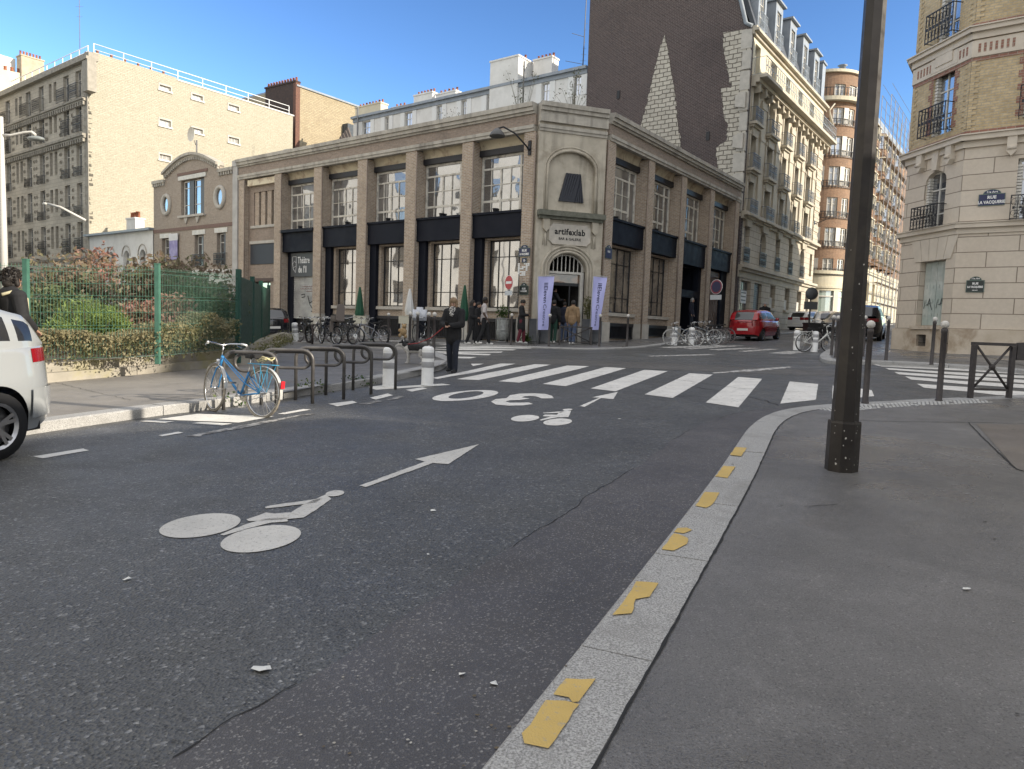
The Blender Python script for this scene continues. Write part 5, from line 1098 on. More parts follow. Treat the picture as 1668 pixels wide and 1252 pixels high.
for fr, w0, w1 in [(FRc, pw0, pw1)]+[(FRl, a, c) for a, c, _, _ in lops1[:3]]:
    for z0, z1, arch_ in ((f1z0, f1z1, 1), (Z1+.12, zr_(9.95), 0), (Z2+.12, Z2+2.3, 0)):
        win(yb, fr, w0+.02, w1-.02, z0, z1, -.22, (.5,), (.25, .68), mWPAINT, gDARK if z0 < 7 else gCURT, fw=.07)
        railing(yb, fr, w0-.10, w1+.18, z0-.02, z0+(.95 if z0 > 6 else .75), .34, 8, mIRON, True, back=.34)
        if arch_:
            b = MB(fr); b.box(w1-.02 if fr is FRc else w0, w1+.0 if fr is FRc else w0+.02, -.2, .0, z0, z1) if False else None
        sd = (w1-.14, w1) if fr is FRc else (w0, w0+.14)
        b = MB(fr)
        for k in range(18): z = z0+.05+k*(z1-z0-.2)/18; b.box(sd[0], sd[1], -.20, -.06, z, z+(z1-z0)/26)
        b.build('folded_shutter', mWPAINT, yb)
    for z0, z1 in ((Z1+.12, zr_(9.95)),):
        b = MB(fr); b.box(w0-.12, w1+.12, 0, .06, z1, Z2-.42); b.box(w0+.1, w1-.1, .06, .09, z1+.15, z1+.55); b.build('window_panel', ms, yb)
        b = MB(fr)
        for k in range(12):
            z = z0+.1+k*.2; L = .10 if k % 2 else .2
            b.box(w0-L, w0, 0, .012, z, z+.2)
        b.build('brick_trim', mRBRK, yb); b = MB(fr)
        for k in range(12): z = z0+.1+k*.2; b.box(w1, w1+(.10 if k % 2 else .2), 0, .012, z, z+.2)
        b.build('brick_trim', mRBRK, yb)
    for u in (w0-.2, w1+.2): b = MB(fr); b.prism([(u-.13, Zb+2.75), (u+.13, Zb+2.75), (u+.13, Zb+2.2), (u, Zb+2.05), (u-.13, Zb+2.2)], 0, .2); b.tube([(u-.12, .19, Zb+2.3), (u+.12, .19, Zb+2.3)], .07, 6); b.build('bracket', ms, yb)
    b = MB(fr); b.prism([((w0+w1)/2-.17, Zb+2.8), ((w0+w1)/2+.17, Zb+2.8), ((w0+w1)/2+.11, f1z1+.02), ((w0+w1)/2-.11, f1z1+.02)], 0, .12); b.build('keystone', ms, yb)
# toothed corner of the brickwork
for (fr, u, s) in ((FRc, 0, 1), (FRl, 0, 1), (FRc, CH, -1)):
    b = MB(fr); z = Z1
    while z < 16: 
        if not (Z2-1.1 < z < Z2+.15): b.box(u, u+s*(.12 if int(z/.085) % 2 else .24), 0, .02, z, z+.085)
        z += .085
    b.build('brick_quoin', mYBRK, yb)
# bulk of the house and its taller neighbours along the side street (outside the frame, they shade the crossing)
b = MB(); cI = (dA+dB)*.45; q = [PR+dA*.5, PC2+dA*.8+dB*.55, PC2+dA*18+dB*.55, PC2+dA*18+dB*9, PR+dB*13+dA*.5]
b.slab([(p.x-PR.x, p.y-PR.y) for p in q], .3, 21.0); b.build('rear_block', mYBRK, yb)
def plainblock(name, lab, poly, h, m, cat='building'):
    c = sum((Vector(p) for p in poly), Vector((0, 0)))/len(poly); z = min(G(*p) for p in poly)
    t = thing(name, lab, cat, (c.x, c.y, z)); b = MB(); b.slab([(p[0]-c.x, p[1]-c.y) for p in poly], -.5, h-z); b.build('wall', m, t)
    n = len(poly)
    for i in range(n):
        a, e = Vector(poly[i]), Vector(poly[(i+1) % n]); L = (e-a).length; t_ = (e-a)/L; nrm = Vector((t_.y, -t_.x)) if ((a+e)/2-c).dot(Vector((t_.y, -t_.x))) > 0 else Vector((-t_.y, t_.x))
        b = MB(); r = 0
        z0 = z+1.4
        while z0 < h-2.4 and L > 3:
            u = 1.2
            while u < L-1.8:
                p = a+t_*u+nrm*.04-c; q = a+t_*(u+1.1)+nrm*.04-c
                b.face([(p.x, p.y, z0-z), (q.x, q.y, z0-z), (q.x, q.y, z0+1.9-z), (p.x, p.y, z0+1.9-z)]); u += 2.6
            z0 += 3.1
        if b.f: b.build('window_row', gDARK, t)
    return t
nb = thing('sloping_roof_house', 'unseen tall house with a long sloping roof behind the yellow brick corner house', 'building', bframe(FRb, 20))
b = MB(FRb); b.prism([(13.2, .8), (13.2, 25), (18.0, 25), (32, 12.5), (32, .8)], -8, 0); b.build('wall', mLIME, nb)  # hidden from the camera; roof profile shaped to shade the apartment front
E2 = PC2+dA*18
plainblock('side_street_block', 'tall limestone block further along the side street beyond the yellow brick house', [tuple(E2), tuple(E2+dA*22), tuple(E2+dA*22+dB*11), tuple(E2+dB*9)], 22, mLIME)
E3 = E2+dA*22
plainblock('side_street_block', 'tallest limestone block at the far end of the side street', [tuple(E3+dA*.1-dB*3), tuple(E3+dA*60-dB*7), tuple(E3+dA*60+dB*8), tuple(E3+dB*11+dA*.1)], 27, mLIME)
plainblock('near_shade_house', 'unseen low cream house added behind the near pavement for its shade', [(12.6, 3.6), (12.6-.834*13, 3.6-.552*13), (12.6-.834*13+5, 3.6-.552*13-8), (17.5, -3)], 6.7, mCREAM)  # unseen block, its low roofline placed to shade the foreground
plainblock('left_kerb_house', 'sunlit cream house along the left kerb behind the viewer', [(-12.5, 3.5), (-17.0, -8), (-40, -2), (-34, 12)], 13, mCREAM)
plainblock('park_side_block', 'sunlit cream block beyond the planted bed, outside the view', [(-34, 42), (-27, 6), (-42, 3), (-50, 40)], 22, mWHITER)
# ---- round brick tower house in the distance
rc = atY(1356, 300, 66); RT = 3.0
tc = Vector((rc.x, rc.y+3.0)); z0r = 3.0
rt = thing('round_brick_house', 'orange brick apartment house with a rounded corner and white casement windows', 'building', (tc.x, tc.y, z0r-1))
def tz(y, x=1360): return atY(x, y, tc.y-RT+.6).z
class Cyl:
    def __init__(s, c, r): s.c = c; s.r = r
    def __call__(s, u, d, z): a = u/s.r; return Vector((s.c.x+(s.r+d)*sin(a), s.c.y-(s.r+d)*cos(a), z))
FT = Cyl(tc, RT)
zt = tz(121); zg = tz(447)
def cylwall(mb, z0, z1, ops=(), n=40, u0=-6, u1=6.5, d=0):
    us = sorted({u0+(u1-u0)*k/n for k in range(n+1)} | {o[0] for o in ops} | {o[1] for o in ops}); zs = sorted({z0, z1} | {o[2] for o in ops} | {o[3] for o in ops})
    for a, c in zip(us, us[1:]):
        for e, f in zip(zs, zs[1:]):
            if any(o[0] < (a+c)/2 < o[1] and o[2] < (e+f)/2 < o[3] for o in ops): continue
            mb.face([(a, d, e), (c, d, e), (c, d, f), (a, d, f)])
floors = [(tz(164), tz(140), 1), (tz(204), tz(178), 0), (tz(255), tz(224), 0), (tz(304), tz(273), 0), (tz(354), tz(323), 0), (tz(402), tz(372), 0), (tz(446), tz(422), 0)]
wl = [(-2.3, -1.3), (-.4, .6), (1.05, 1.95), (2.5, 3.3)]
ops = [(a, c, z0, z1) for z0, z1, k in floors for a, c in wl]
b = MB(FT); cylwall(b, zg, zt, ops); b.build('wall', mOBRK, rt)
b = MB(FT); cylwall(b, z0r-2, zg, [(-2.6, -1.2, tz(517), tz(474)), (-.6, 1.0, tz(517), tz(474)), (1.5, 2.8, tz(517), tz(474))]); b.build('base_wall', mCREAM, rt)
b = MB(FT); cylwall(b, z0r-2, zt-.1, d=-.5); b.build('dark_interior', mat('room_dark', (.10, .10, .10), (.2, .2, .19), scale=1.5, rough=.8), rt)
for z, h, dd in ((zt, .25, .25), (tz(168), .35, .55), (zg, .3, .2), (tz(470), .2, .1)):
    b = MB(FT); n = 36
    for k in range(n):
        a, c = -6+12*k/n, -6+12*(k+1)/n
        b.face([(a, dd, z), (c, dd, z), (c, dd, z+h), (a, dd, z+h)]); b.face([(a, 0, z+h), (a, dd, z+h), (c, dd, z+h), (c, 0, z+h)]); b.face([(a, 0, z), (c, 0, z), (c, dd, z), (a, dd, z)])
    b.build('string_course', mCREAM, rt)
for z0, z1, k in floors:
    for a, c in wl:
        f = MB(FT)
        for q in (a, (a+c)/2-.05, c-.1): f.box(q, q+.1, -.2, -.08, z0, z1)
        f.box(a, c, -.2, -.08, z0, z0+.1); f.box(a, c, -.2, -.08, z1-.1, z1); f.box(a, c, -.18, -.1, z0+(z1-z0)*.65, z0+(z1-z0)*.65+.05)
        f = f.build('window', mWPAINT, rt)
        g = MB(FT); g.face([(a, -.15, z0), (c, -.15, z0), (c, -.15, z1), (a, -.15, z1)]); g.build('pane', random.choice([gBLUE, gBLIND, gBLUE]), f)
        if random.random() < .4: s_ = MB(FT); s_.box(c+.02, c+.5, 0, .06, z0, z1); s_.build('shutter', mWPAINT, rt)
    b = MB(FT); dd = .5 if k else .12; hh = 1.0 if k else .55
    for q in range(30):
        a = -3.5+8*q/30; b.box(a-.02, a+.02, dd-.02, dd+.02, z0-.15, z0-.15+hh); b.box(a, a+8/30, dd-.02, dd+.02, z0-.15+hh, z0-.1+hh); b.box(a, a+8/30, dd-.02, dd+.02, z0-.15, z0-.1)
    b.build('balcony_railing', mIRON, rt)
for a, c in ((-2.6, -1.2), (-.6, 1.0), (1.5, 2.8)):
    g = MB(FT); n = 4
    for k in range(n): p, q = a+(c-a)*k/n, a+(c-a)*(k+1)/n; g.face([(p, -.2, tz(517)), (q, -.2, tz(517)), (q, -.2, tz(474)), (p, -.2, tz(474))])
    g.build('shop_window', glass('pale_shop_glass', (.28, .36, .33), .3, .02), rt)
    g = MB(FT)
    for q in (a, c-.08): g.box(q, q+.08, -.19, 0, tz(517), tz(474))
    for k in range(4): p, q = a+(c-a)*k/4, a+(c-a)*(k+1)/4; g.box(p, q, -.19, -.05, tz(484), tz(484)+.1)
    g.build('shop_frame', mWPAINT, rt)
b = MB(); b.slab([(RT*.99*sin(t), -RT*.99*cos(t)) for t in [-1.9+3.8*k/24 for k in range(25)]], zt-z0r+.8, zt-z0r+1.05); b.box(-6, 1, -.5, 4, zt-z0r+1, zt-z0r+2.0); b.lathe([(.3, 0), (.3, .9), (.45, .95), (0, 1)], (.6, -2.0, zt-z0r+1), 8); b.build('roof', mZINC, rt)
b = MB(); b.box(-16, -1.7, -RT+.45, 9, -1, zt-z0r); b.build('side_wing', mOBRK, rt)
# ---- bay-windowed brick house and scaffolding beyond the street lamp
FBW = Fr((tc.x+2.9, tc.y-.6), 37, 1); bp0 = FBW(0, 0, 0)
bw = thing('bay_window_house', 'orange brick house with polygonal bay windows and a pale stone base', 'building', (bp0.x, bp0.y, G(bp0.x, bp0.y)))
zq = lambda y, x=1432: FBW.inv(x, y)[1]
ztop = zq(222); zbase = zq(442); L = 30
b = MB(FBW); b.box(-.3, L, -6, 0, zbase, ztop+.4); b.build('wall', mOBRK, bw)
b = MB(FBW); b.wall(-.3, L, .5, zbase, [(u, u+1.2, zbase-3.6, zbase-1.6) for u in (1, 4, 7, 10, 13)], d=0, dep=.3); b.box(-.3, L, -.31, -.3, .5, zbase); b.build('base_wall', mCREAM, bw)
for k in range(5):
    u = 1.7+k*4.6; w_ = .9
    for j in range(6):
        h = (ztop-zbase)/6; z0 = zbase+h*j
        b = MB(FBW); b.slab([(u-w_-.5, .0), (u-w_, .75), (u+w_, .75), (u+w_+.5, 0)], z0+.1, z0+h*.36); b.slab([(u-w_-.5, .0), (u-w_, .75), (u+w_, .75), (u+w_+.5, 0)], z0+h*.92, z0+h+.1); b.build('bay', mOBRK, bw)
        b = MB(FBW); b.slab([(u-w_-.45, .0), (u-w_+.02, .7), (u+w_-.02, .7), (u+w_+.45, 0)], z0+h*.36, z0+h*.92); b.build('bay_window', gBLUE if (j+k) % 2 else gBLIND, bw)
        b = MB(FBW)
        for q in ((u-w_, .72), (u+w_, .72), (u-w_-.45, .05), (u+w_+.45, .05), (u, .72)): b.box(q[0]-.12, q[0]+.12, q[1]-.1, q[1]+.06, z0+h*.34, z0+h*.95)
        b.slab([(u-w_-.6, .0), (u-w_-.05, .85), (u+w_+.05, .85), (u+w_+.6, 0)], z0+h*.93, z0+h*.98); b.build('bay_frame', mCREAM, bw)
        railing(bw, FBW, u-w_, u+w_, z0+h*.36, z0+h*.55, .88, 8, mIRON, back=0)
b = MB(FBW); b.prism([(-.3, ztop+.4), (L, ztop+.4), (L, ztop+2.6), (5, ztop+2.6), (3, ztop+.8), (-.3, ztop+.6)], -6, -.6); b.build('roof', mZINC, bw)
sc = thing('scaffolding', 'steel tube scaffolding climbing the far house front above its roof line', 'scaffold', (FBW(13, 1, 0).x, FBW(13, 1, 0).y, G(FBW(13, 1, 0).x, FBW(13, 1, 0).y)))
mSCAF = mat('galvanised_tube', (.17, .17, .18), rough=.5, metal=.3)
b1 = MB(FBW); b2 = MB(FBW); b3 = MB(FBW); us = [4.4+k*2.2 for k in range(11)]; zs = [zbase+k*2.0 for k in range(-2, int((ztop-zbase)/2)+3)]
for u in us:
    for d in (1.2, 2.0): b1.tube([(u, d, 2), (u, d, zs[-1])], .032, 4)
for z in zs:
    for d in (1.2, 2.0): b2.tube([(us[0], d, z), (us[-1], d, z)], .026, 4); b2.tube([(us[0], d, z+1), (us[-1], d, z+1)], .02, 4)
    b3.box(us[0], us[-1], 1.55, 1.95, z-.05, z-.02) if z < ztop else None
for k in range(len(us)-1):
    for j in range(len(zs)-1):
        if (j+k) % 2 == 0: b2.tube([(us[k], 2.02, zs[j]), (us[k+1], 2.02, zs[j+1])], .03, 4)
b1.build('standards', mSCAF, sc); b2.build('ledgers', mSCAF, sc); b3.build('deck', mat('deck_board', (.25, .2, .15), rough=.8), sc)
# ================================================================ STREET FURNITURE
mPOST = mat('brown_lamp_paint', (.022, .019, .018), (.032, .028, .026), scale=5, rough=.4, c3=(.055, .047, .04), s3=2.0)
mCHIP = mat('chipped_paint', (.50, .48, .44), rough=.8)
mBOLL = mat('bollard_paint', (.040, .034, .033), (.06, .052, .05), scale=14, rough=.5)
mBALL = mat('bollard_white', (.62, .60, .56), (.48, .46, .42), scale=14, rough=.6)
mTUBE = mat('stand_tube', (.075, .07, .068), (.11, .105, .10), scale=9, rough=.38, metal=.25)
mWPL = mat('white_plastic', (.80, .80, .79), (.72, .72, .71), scale=6, rough=.5)
mREFL = mat('grey_reflective', (.34, .34, .35), rough=.35)
mBLK = mat('black_rubber', (.012, .012, .013), rough=.75)
mCHR = mat('chrome', (.6, .6, .6), rough=.2, metal=1)
def at_px(px, dz=0): p = P(px[0], px[1], dz); return (p.x, p.y, p.z)
# big octagonal street lamp post
lp = thing('street_lamp', 'thick dark brown octagonal lamp post with chipped paint on the near right pavement', 'street lamp', at_px((1370, 765), .1))
def octp(r, z, rot=.25): return [Vector((r*cos(rot+2*pi*k/8), r*sin(rot+2*pi*k/8), z)) for k in range(8)]
def loft(mb, rings):
    for A, B in zip(rings, rings[1:]):
        for k in range(len(A)): mb.face([A[k], A[(k+1) % len(A)], B[(k+1) % len(A)], B[k]])
b = MB(); loft(b, [octp(.137, -.02), octp(.136, .42), octp(.130, .44)]); b.face(octp(.130, .44)); b.build('base', mPOST, lp)
b = MB(); loft(b, [octp(.114, .42), octp(.100, 1.2), octp(.091, 2.2), octp(.086, 5), octp(.08, 9.5)]); b.build('pole', mPOST, lp)
b = MB(); b.tube([(0, 0, 9.4), (-.3, .05, 10.0), (-1.0, .1, 10.3), (-1.7, .15, 10.3)], .05, 8); b.build('arm', mPOST, lp)
b = MB(); b.ball((-2.0, .17, 10.25), .3, 12, 1.3, .6, .35); b.build('lantern', mPOST, lp)
rr = random.Random(21); b = MB()
for k in range(60):
    z = rr.choice([rr.uniform(.0, .5), rr.uniform(.0, 1.4), rr.uniform(0, 2.6)]); a = rr.uniform(-2.6, .3); r = (.137 if z < .42 else .1165-.0125*z)*cos(pi/8)
    j = round((a-.25-pi/8)/(pi/4)); ac = .25+pi/8+j*pi/4; off = rr.uniform(-.8, .8)*.05; c = Vector((r*cos(ac)-off*sin(ac), r*sin(ac)+off*cos(ac), z)); t = Vector((-sin(ac), cos(ac), 0)); s = rr.choice([.003, .004, .005, .008])*rr.uniform(.7, 1.3)
    n_ = Vector((cos(ac), sin(ac), 0))*.0025; m_ = rr.randint(5, 7); b.face([c+n_+t*s*cos(q)*rr.uniform(.6, 1.1)+Vector((0, 0, s*1.3*sin(q)*rr.uniform(.6, 1.1))) for q in [2*pi*i/m_ for i in range(m_)]])
cb_ = b.build('paint_chips', mCHIP, lp); tag(cb_, kind='stuff')
# bollards with a white ball
def make_bollard():
    t = thing('bollard', 'x', 'bollard'); h = 1.16
    b = MB(); b.lathe([(.055, 0), (.055, .02), (.045, .03), (.041, h-.1), (.047, h-.09), (.047, h-.04), (.03, h-.02), (.0, h-.02)], n=12); b.build('post', mBOLL, t)
    b = MB(); b.ball((0, 0, h+.035), .062, 12); b.build('ball', mBALL, t); return t
bprot = make_bollard(); first = True
BL = [((1409, 657), .1, 'dark bollard with a chipped white ball, nearest one right of the thick lamp post'), ((1529, 653), .1, 'dark bollard with white ball left of the crossed metal barrier'), ((1443, 587), .1, 'dark bollard with white ball between near bollards, standing on the far pavement edge'),
      ((1517, 594), .1, 'dark bollard with white ball in front of the pale shuttered window'), ((1354, 578), .1, 'slim bollard with white ball, left one of a close pair near the white bicycle'), ((1361, 582), .1, 'slim bollard with white ball, right one of a close pair near the white bicycle'),
      ((1405, 580), .1, 'slim bollard half hidden just right of the lamp post'), ((894, 564), .05, 'bollard in front of the person in dark green trousers'), ((976, 564), .05, 'bollard under the right white banner'), ((1021, 564), .05, 'bollard standing alone before the first window right of the entrance'),
      ((832, 562), .05, 'bollard close to the no entry sign pole'), ((632, 564), .05, 'bollard just left of the closed white parasol'), ((667, 577), .13, 'tallest looking bollard left of the dog on the forecourt'), ((697, 580), .13, 'bollard left of the walking woman, left one of two'), ((706, 583), .13, 'bollard left of the walking woman, nearer to her of two'), ((679, 575), .13, 'bollard between the dog and the crated delivery bicycle')]
for px, dz, lab in BL:
    o = bprot if first else copy_tree(bprot); first = False; o.location = at_px(px, dz); o['label'] = lab; o['group'] = 'ball topped bollards'
# thick white flexible bollards
def make_fat():
    t = thing('white_bollard', 'x', 'bollard'); r = .118
    b = MB(); b.lathe([(r*1.08, 0), (r, .03), (r, .68), (r*.93, .725), (r*.6, .75), (0, .755)], n=20); b.build('body', mWPL, t)
    for z in (.40, .58): b = MB(); b.lathe([(r+.002, z-.055), (r+.004, z-.05), (r+.004, z+.05), (r+.002, z+.055)], n=20); b.build('band', mREFL, t)
    return t
fp = make_fat(); first = True
for px, dz, lab in (((633, 629), .004, 'thick white bollard behind the last hoop of the bicycle stands'), ((696, 627), .008, 'thick white bollard with two grey bands nearest the walking woman'), ((1098, 562), 0, 'white bollard in front of the front wheel of the silver bicycle'), ((1126, 562), 0, 'white bollard in front of the rear wheel of the silver bicycle'),
                    ((1297, 570), 0, 'white bollard behind the rear of the white bicycle'), ((1326, 573), 0, 'white bollard by the middle of the white bicycle'), ((482, 556), .13, 'leaning white bollard at the left end of the far bicycle row')):
    o = fp if first else copy_tree(fp); first = False; o.location = at_px(px, dz); o['label'] = lab; o['group'] = 'thick white bollards'
    if px[0] == 482: o.rotation_euler = (0, -.08, 0)
# bicycle hoops along the kerb
def make_stand():
    t = thing('bike_stand', 'x', 'bicycle stand'); W, H, c = .76, .84, .16
    arc = lambda cx, cz, r, a0, a1, n=8: [(cx+r*cos(a0+(a1-a0)*k/n), 0, cz+r*sin(a0+(a1-a0)*k/n)) for k in range(n+1)]
    b = MB(); b.tube([(-W/2, 0, -.05)]+arc(-W/2+c, H-c, c, pi, pi/2)+arc(W/2-c, H-c, c, pi/2, 0)+[(W/2, 0, -.05)], .027, 10); b.build('hoop', mTUBE, t)
    b = MB(); r = .125; b.tube(arc(W/2-.12-r+.08, H-.03-r, r, pi/2, -pi/2, 10)+arc(-W/2+.14+r, H-.03-r, r, -pi/2, -3*pi/2, 10), .025, 8, closed=True); 
    for i, p in enumerate(b.v): b.v[i] = p+Vector((0, .056, 0))
    b.build('loop', mTUBE, t); return t
sp_ = make_stand(); first = True
for (l, r_), lab in ((((366, 667), (448, 667)), 'black hoop stand holding the blue bicycle'), (((428, 658.5), (506.5, 657)), 'second hoop stand, right behind the blue bicycle'), (((483, 651), (558, 650)), 'third hoop stand of the row, in its middle'), (((532, 643), (603, 642)), 'fourth hoop stand of the row counting from the blue bicycle'), (((576, 635), (643, 634)), 'last hoop stand of the row, in front of a thick white bollard')):
    a, c = P(*l), P(*r_); o = sp_ if first else copy_tree(sp_); first = False
    m_ = (a+c)/2; o.location = m_; o.rotation_euler = (0, 0, atan2(c.y-a.y, c.x-a.x)); o['label'] = lab; o['group'] = 'hoop bicycle stands along the kerb'
# crossed barriers
def barrier(name, lab, pl, pr, H, dz, third=False):
    a, c = P(*pl, dz), P(*pr, dz); L = (c-a).length; t = thing(name, lab, 'barrier', a, atan2(c.y-a.y, c.x-a.x))
    for x in (0, L): b = MB(); b.box(x-.033, x+.033, -.033, .033, -.05, H); b.build('post', mBOLL, t)
    b = MB(); b.box(-.04, L+.04, -.034, .034, H+.001, H+.05); b.build('top_rail', mBOLL, t)
    b = MB(); b.box(.034, L-.034, -.018, .018, .13, .165); b.build('bottom_rail', mBOLL, t)
    b = MB(); b.tube([(.035, 0, .17), (L-.035, 0, H)], .022, 6); b.build('brace', mBOLL, t)
    b = MB(); b.tube([(.035, .003, H), (L-.035, .003, .17)], .022, 6); b.build('brace', mBOLL, t)
    b = MB(); b.ball((L/2, 0, H/2+.085), .055, 10, 1, .7, 1); b.build('boss', mBOLL, t)
    if third: b = MB(); b.prism([(L+.06, H-.22), (L+1.3, H-.22), (L+1.3, H+.10), (L+.5, H+.10), (L+.06, H+.06)], -.02, .02); b.build('panel', mBOLL, t)
    return t
barrier('barrier', 'dark metal barrier with crossed braces on the right pavement edge', (1580, 648), (1643, 648), .86, .1, True)
barrier('barrier', 'low thin grey barrier in front of the queue at the corner entrance', (911, 562), (962, 562), .72, .05)
b = MB(); b.ball((0, 0, .05), .06, 10, 1, 1, 1); b.box(-.03, .03, -.03, .03, 0, .04)
# ---- left street lamp far away
p = atY(8, 470, 27); t = thing('street_lamp', 'pale slender street lamp with a long curved arm at the left edge', 'street lamp', (p.x, p.y, G(p.x, p.y)))
mPL = mat('pale_grey_paint', (.50, .49, .46), rough=.55)
zt_ = atY(5, 190, 27).z-t.location.z; za_ = atY(12, 220, 27).z-t.location.z
b = MB(); b.tube([(0, 0, 0), (0, 0, zt_*.5), (0, 0, zt_)], [.14, .11, .06], 10); b.build('pole', mPL, t)
b = MB(); b.tube([(0, 0, za_), (.35, 0, za_+.0), (.8, .02, za_+.12), (1.1, .03, za_+.16), (1.25, .03, za_+.05)], .05, 8); b.build('arm', mPL, t)
b = MB(); b.ball((1.25, .03, za_-.08), .3, 12, 1.1, .6, .32); b.build('lantern', mat('lantern_grey', (.2, .22, .22), rough=.4), t)
p = FL(.2, .3, 9.1); t = thing('street_lamp', 'white bracket lamp fixed low on the ornate grey facade corner', 'street lamp', tuple(FL(.0, .1, 8.9)))
b = MB(FL); b.tube([(.1, .1, 8.6), (1.3, 1.4, 9.5), (2.2, 2.0, 9.75)], .09, 6); b.build('arm', mPL, t); b = MB(FL); b.ball((2.35, 2.1, 9.72), .25, 8, 1.2, .6, .5); b.build('lantern', mPL, t)
# ---- street signs
mEN = mat('blue_enamel', (.016, .022, .075), rough=.3); mEG = mat('green_enamel', (.022, .03, .028), rough=.35); mSW = mat('sign_letter_white', (.7, .7, .68), rough=.5); mRIM = mat('sign_rim_green', (.10, .14, .12), rough=.5)
def plate(lab, fr, u0, u1, z0, z1, d, cap, lines, m, flip=1, capt=None, rim=mRIM):
    c = fr((u0+u1)/2, d, z0); t = thing('street_sign', lab, 'street sign', tuple(c)); um = (u0+u1)/2; w_ = u1-u0; h = z1-z0
    b = MB(fr); b.box(u0-.02, u1+.02, d, d+.012, z0-.02, z1+.02)
    if cap: b.prism([(um+w_*.36*cos(a), z1+.02+cap*sin(a)) for a in [pi*k/10 for k in range(11)]], d, d+.012)
    b.build('rim', rim, t)
    b = MB(fr); b.box(u0, u1, d+.012, d+.016, z0, z1)
    if cap: b.prism([(um+w_*.31*cos(a), z1+.035+cap*.75*sin(a)) for a in [pi*k/10 for k in range(11)]], d+.012, d+.016)
    b.build('face', m, t)
    for (txt, zz, s, bold, sx) in lines: b = MB(fr); b.text(txt, um, d+.019, z0+h*zz, s, bold, flip=flip, sx=sx); b.build('lettering', mSW, t)
    if capt: b = MB(fr); b.text(capt, um, d+.019, z1+.05, cap*.6, .003, flip=flip); b.build('lettering', mSW, t)
    return t
cz = lambda x, y, f: f.inv(x, y)
u0, z0 = cz(1594, 335, FRl); u1, z1 = cz(1637, 315, FRl)
plate('large blue street sign with rounded cap high on the right corner house', FRl, u0, u1, z0, z1, .02, .14, (('RUE', .60, .13, .006, 1), ('LA VACQUERIE', .14, .13, .006, .80)), mEN, 1, '11e Arrt')
u0, z0 = cz(1574, 475, FRl); u1, z1 = cz(1603, 457, FRl)
plate('dark green street sign with rounded cap at head height on the right corner house', FRl, u0, u1, z0, z1, .02, .12, (('RUE', .66, .09, .005, 1), ('LA VACQUERIE', .36, .085, .005, .72), ('1800-1873', .1, .035, .002, 1)), mEG, 1, '11e Arr')
u1, z0 = cz(846, 417, FA); u0, z1 = cz(864, 404, FA)
plate('blue street sign with rounded cap on the brick pier left of the entrance', FA, u0, u1, z0, z1, .03, .13, (('RUE', .58, .13, .008, 1), ('LA VACQUERIE', .12, .12, .008, .55)), mEN, -1, '11e')
u1, z0 = cz(847, 479, FA); u0, z1 = cz(861, 466, FA)
plate('dark street sign with rounded cap low on the brick pier left of the entrance', FA, u0, u1, z0, z1, .03, .13, (('RUE', .6, .1, .006, 1), ('LA VACQUERIE', .3, .09, .006, .5)), mEG, -1, '11e')
u0, z0 = cz(979, 418, FB); u1, z1 = cz(989, 404, FB)
plate('blue street sign on the narrow brick pier right of the entrance', FB, .3, .86, z0, z1, .03, .13, (('RUE', .58, .12, .006, 1),), mEN, 1, '11e')
u0, z0 = FA.inv(858, 427); plate('small blue house number plate above white wall tiles', FA, u0, u0+.22, z0, z0+.17, .03, 0, (('10', .2, .12, .006, 1),), mEN, -1)
u, z = FA.inv(853, 432); t = thing('wall_mosaic', 'patch of white square tiles stuck on the brick pier under the blue sign', 'mosaic', tuple(FA(u, .02, z)))
b = MB(FA); rr = random.Random(5); us_ = FA.inv(863, 432)[0]; ue_ = FA.inv(844, 432)[0]; zs_ = FA.inv(853, 449)[1]; ze_ = FA.inv(853, 428)[1]
for i in range(6):
    for j in range(8):
        if rr.random() < .62: b.box(us_+(ue_-us_)*(i+.05)/6, us_+(ue_-us_)*(i+.95)/6, .003, .02, zs_+(ze_-zs_)*(j+.05)/8, zs_+(ze_-zs_)*(j+.95)/8)
b.build('tiles', mSW, t)
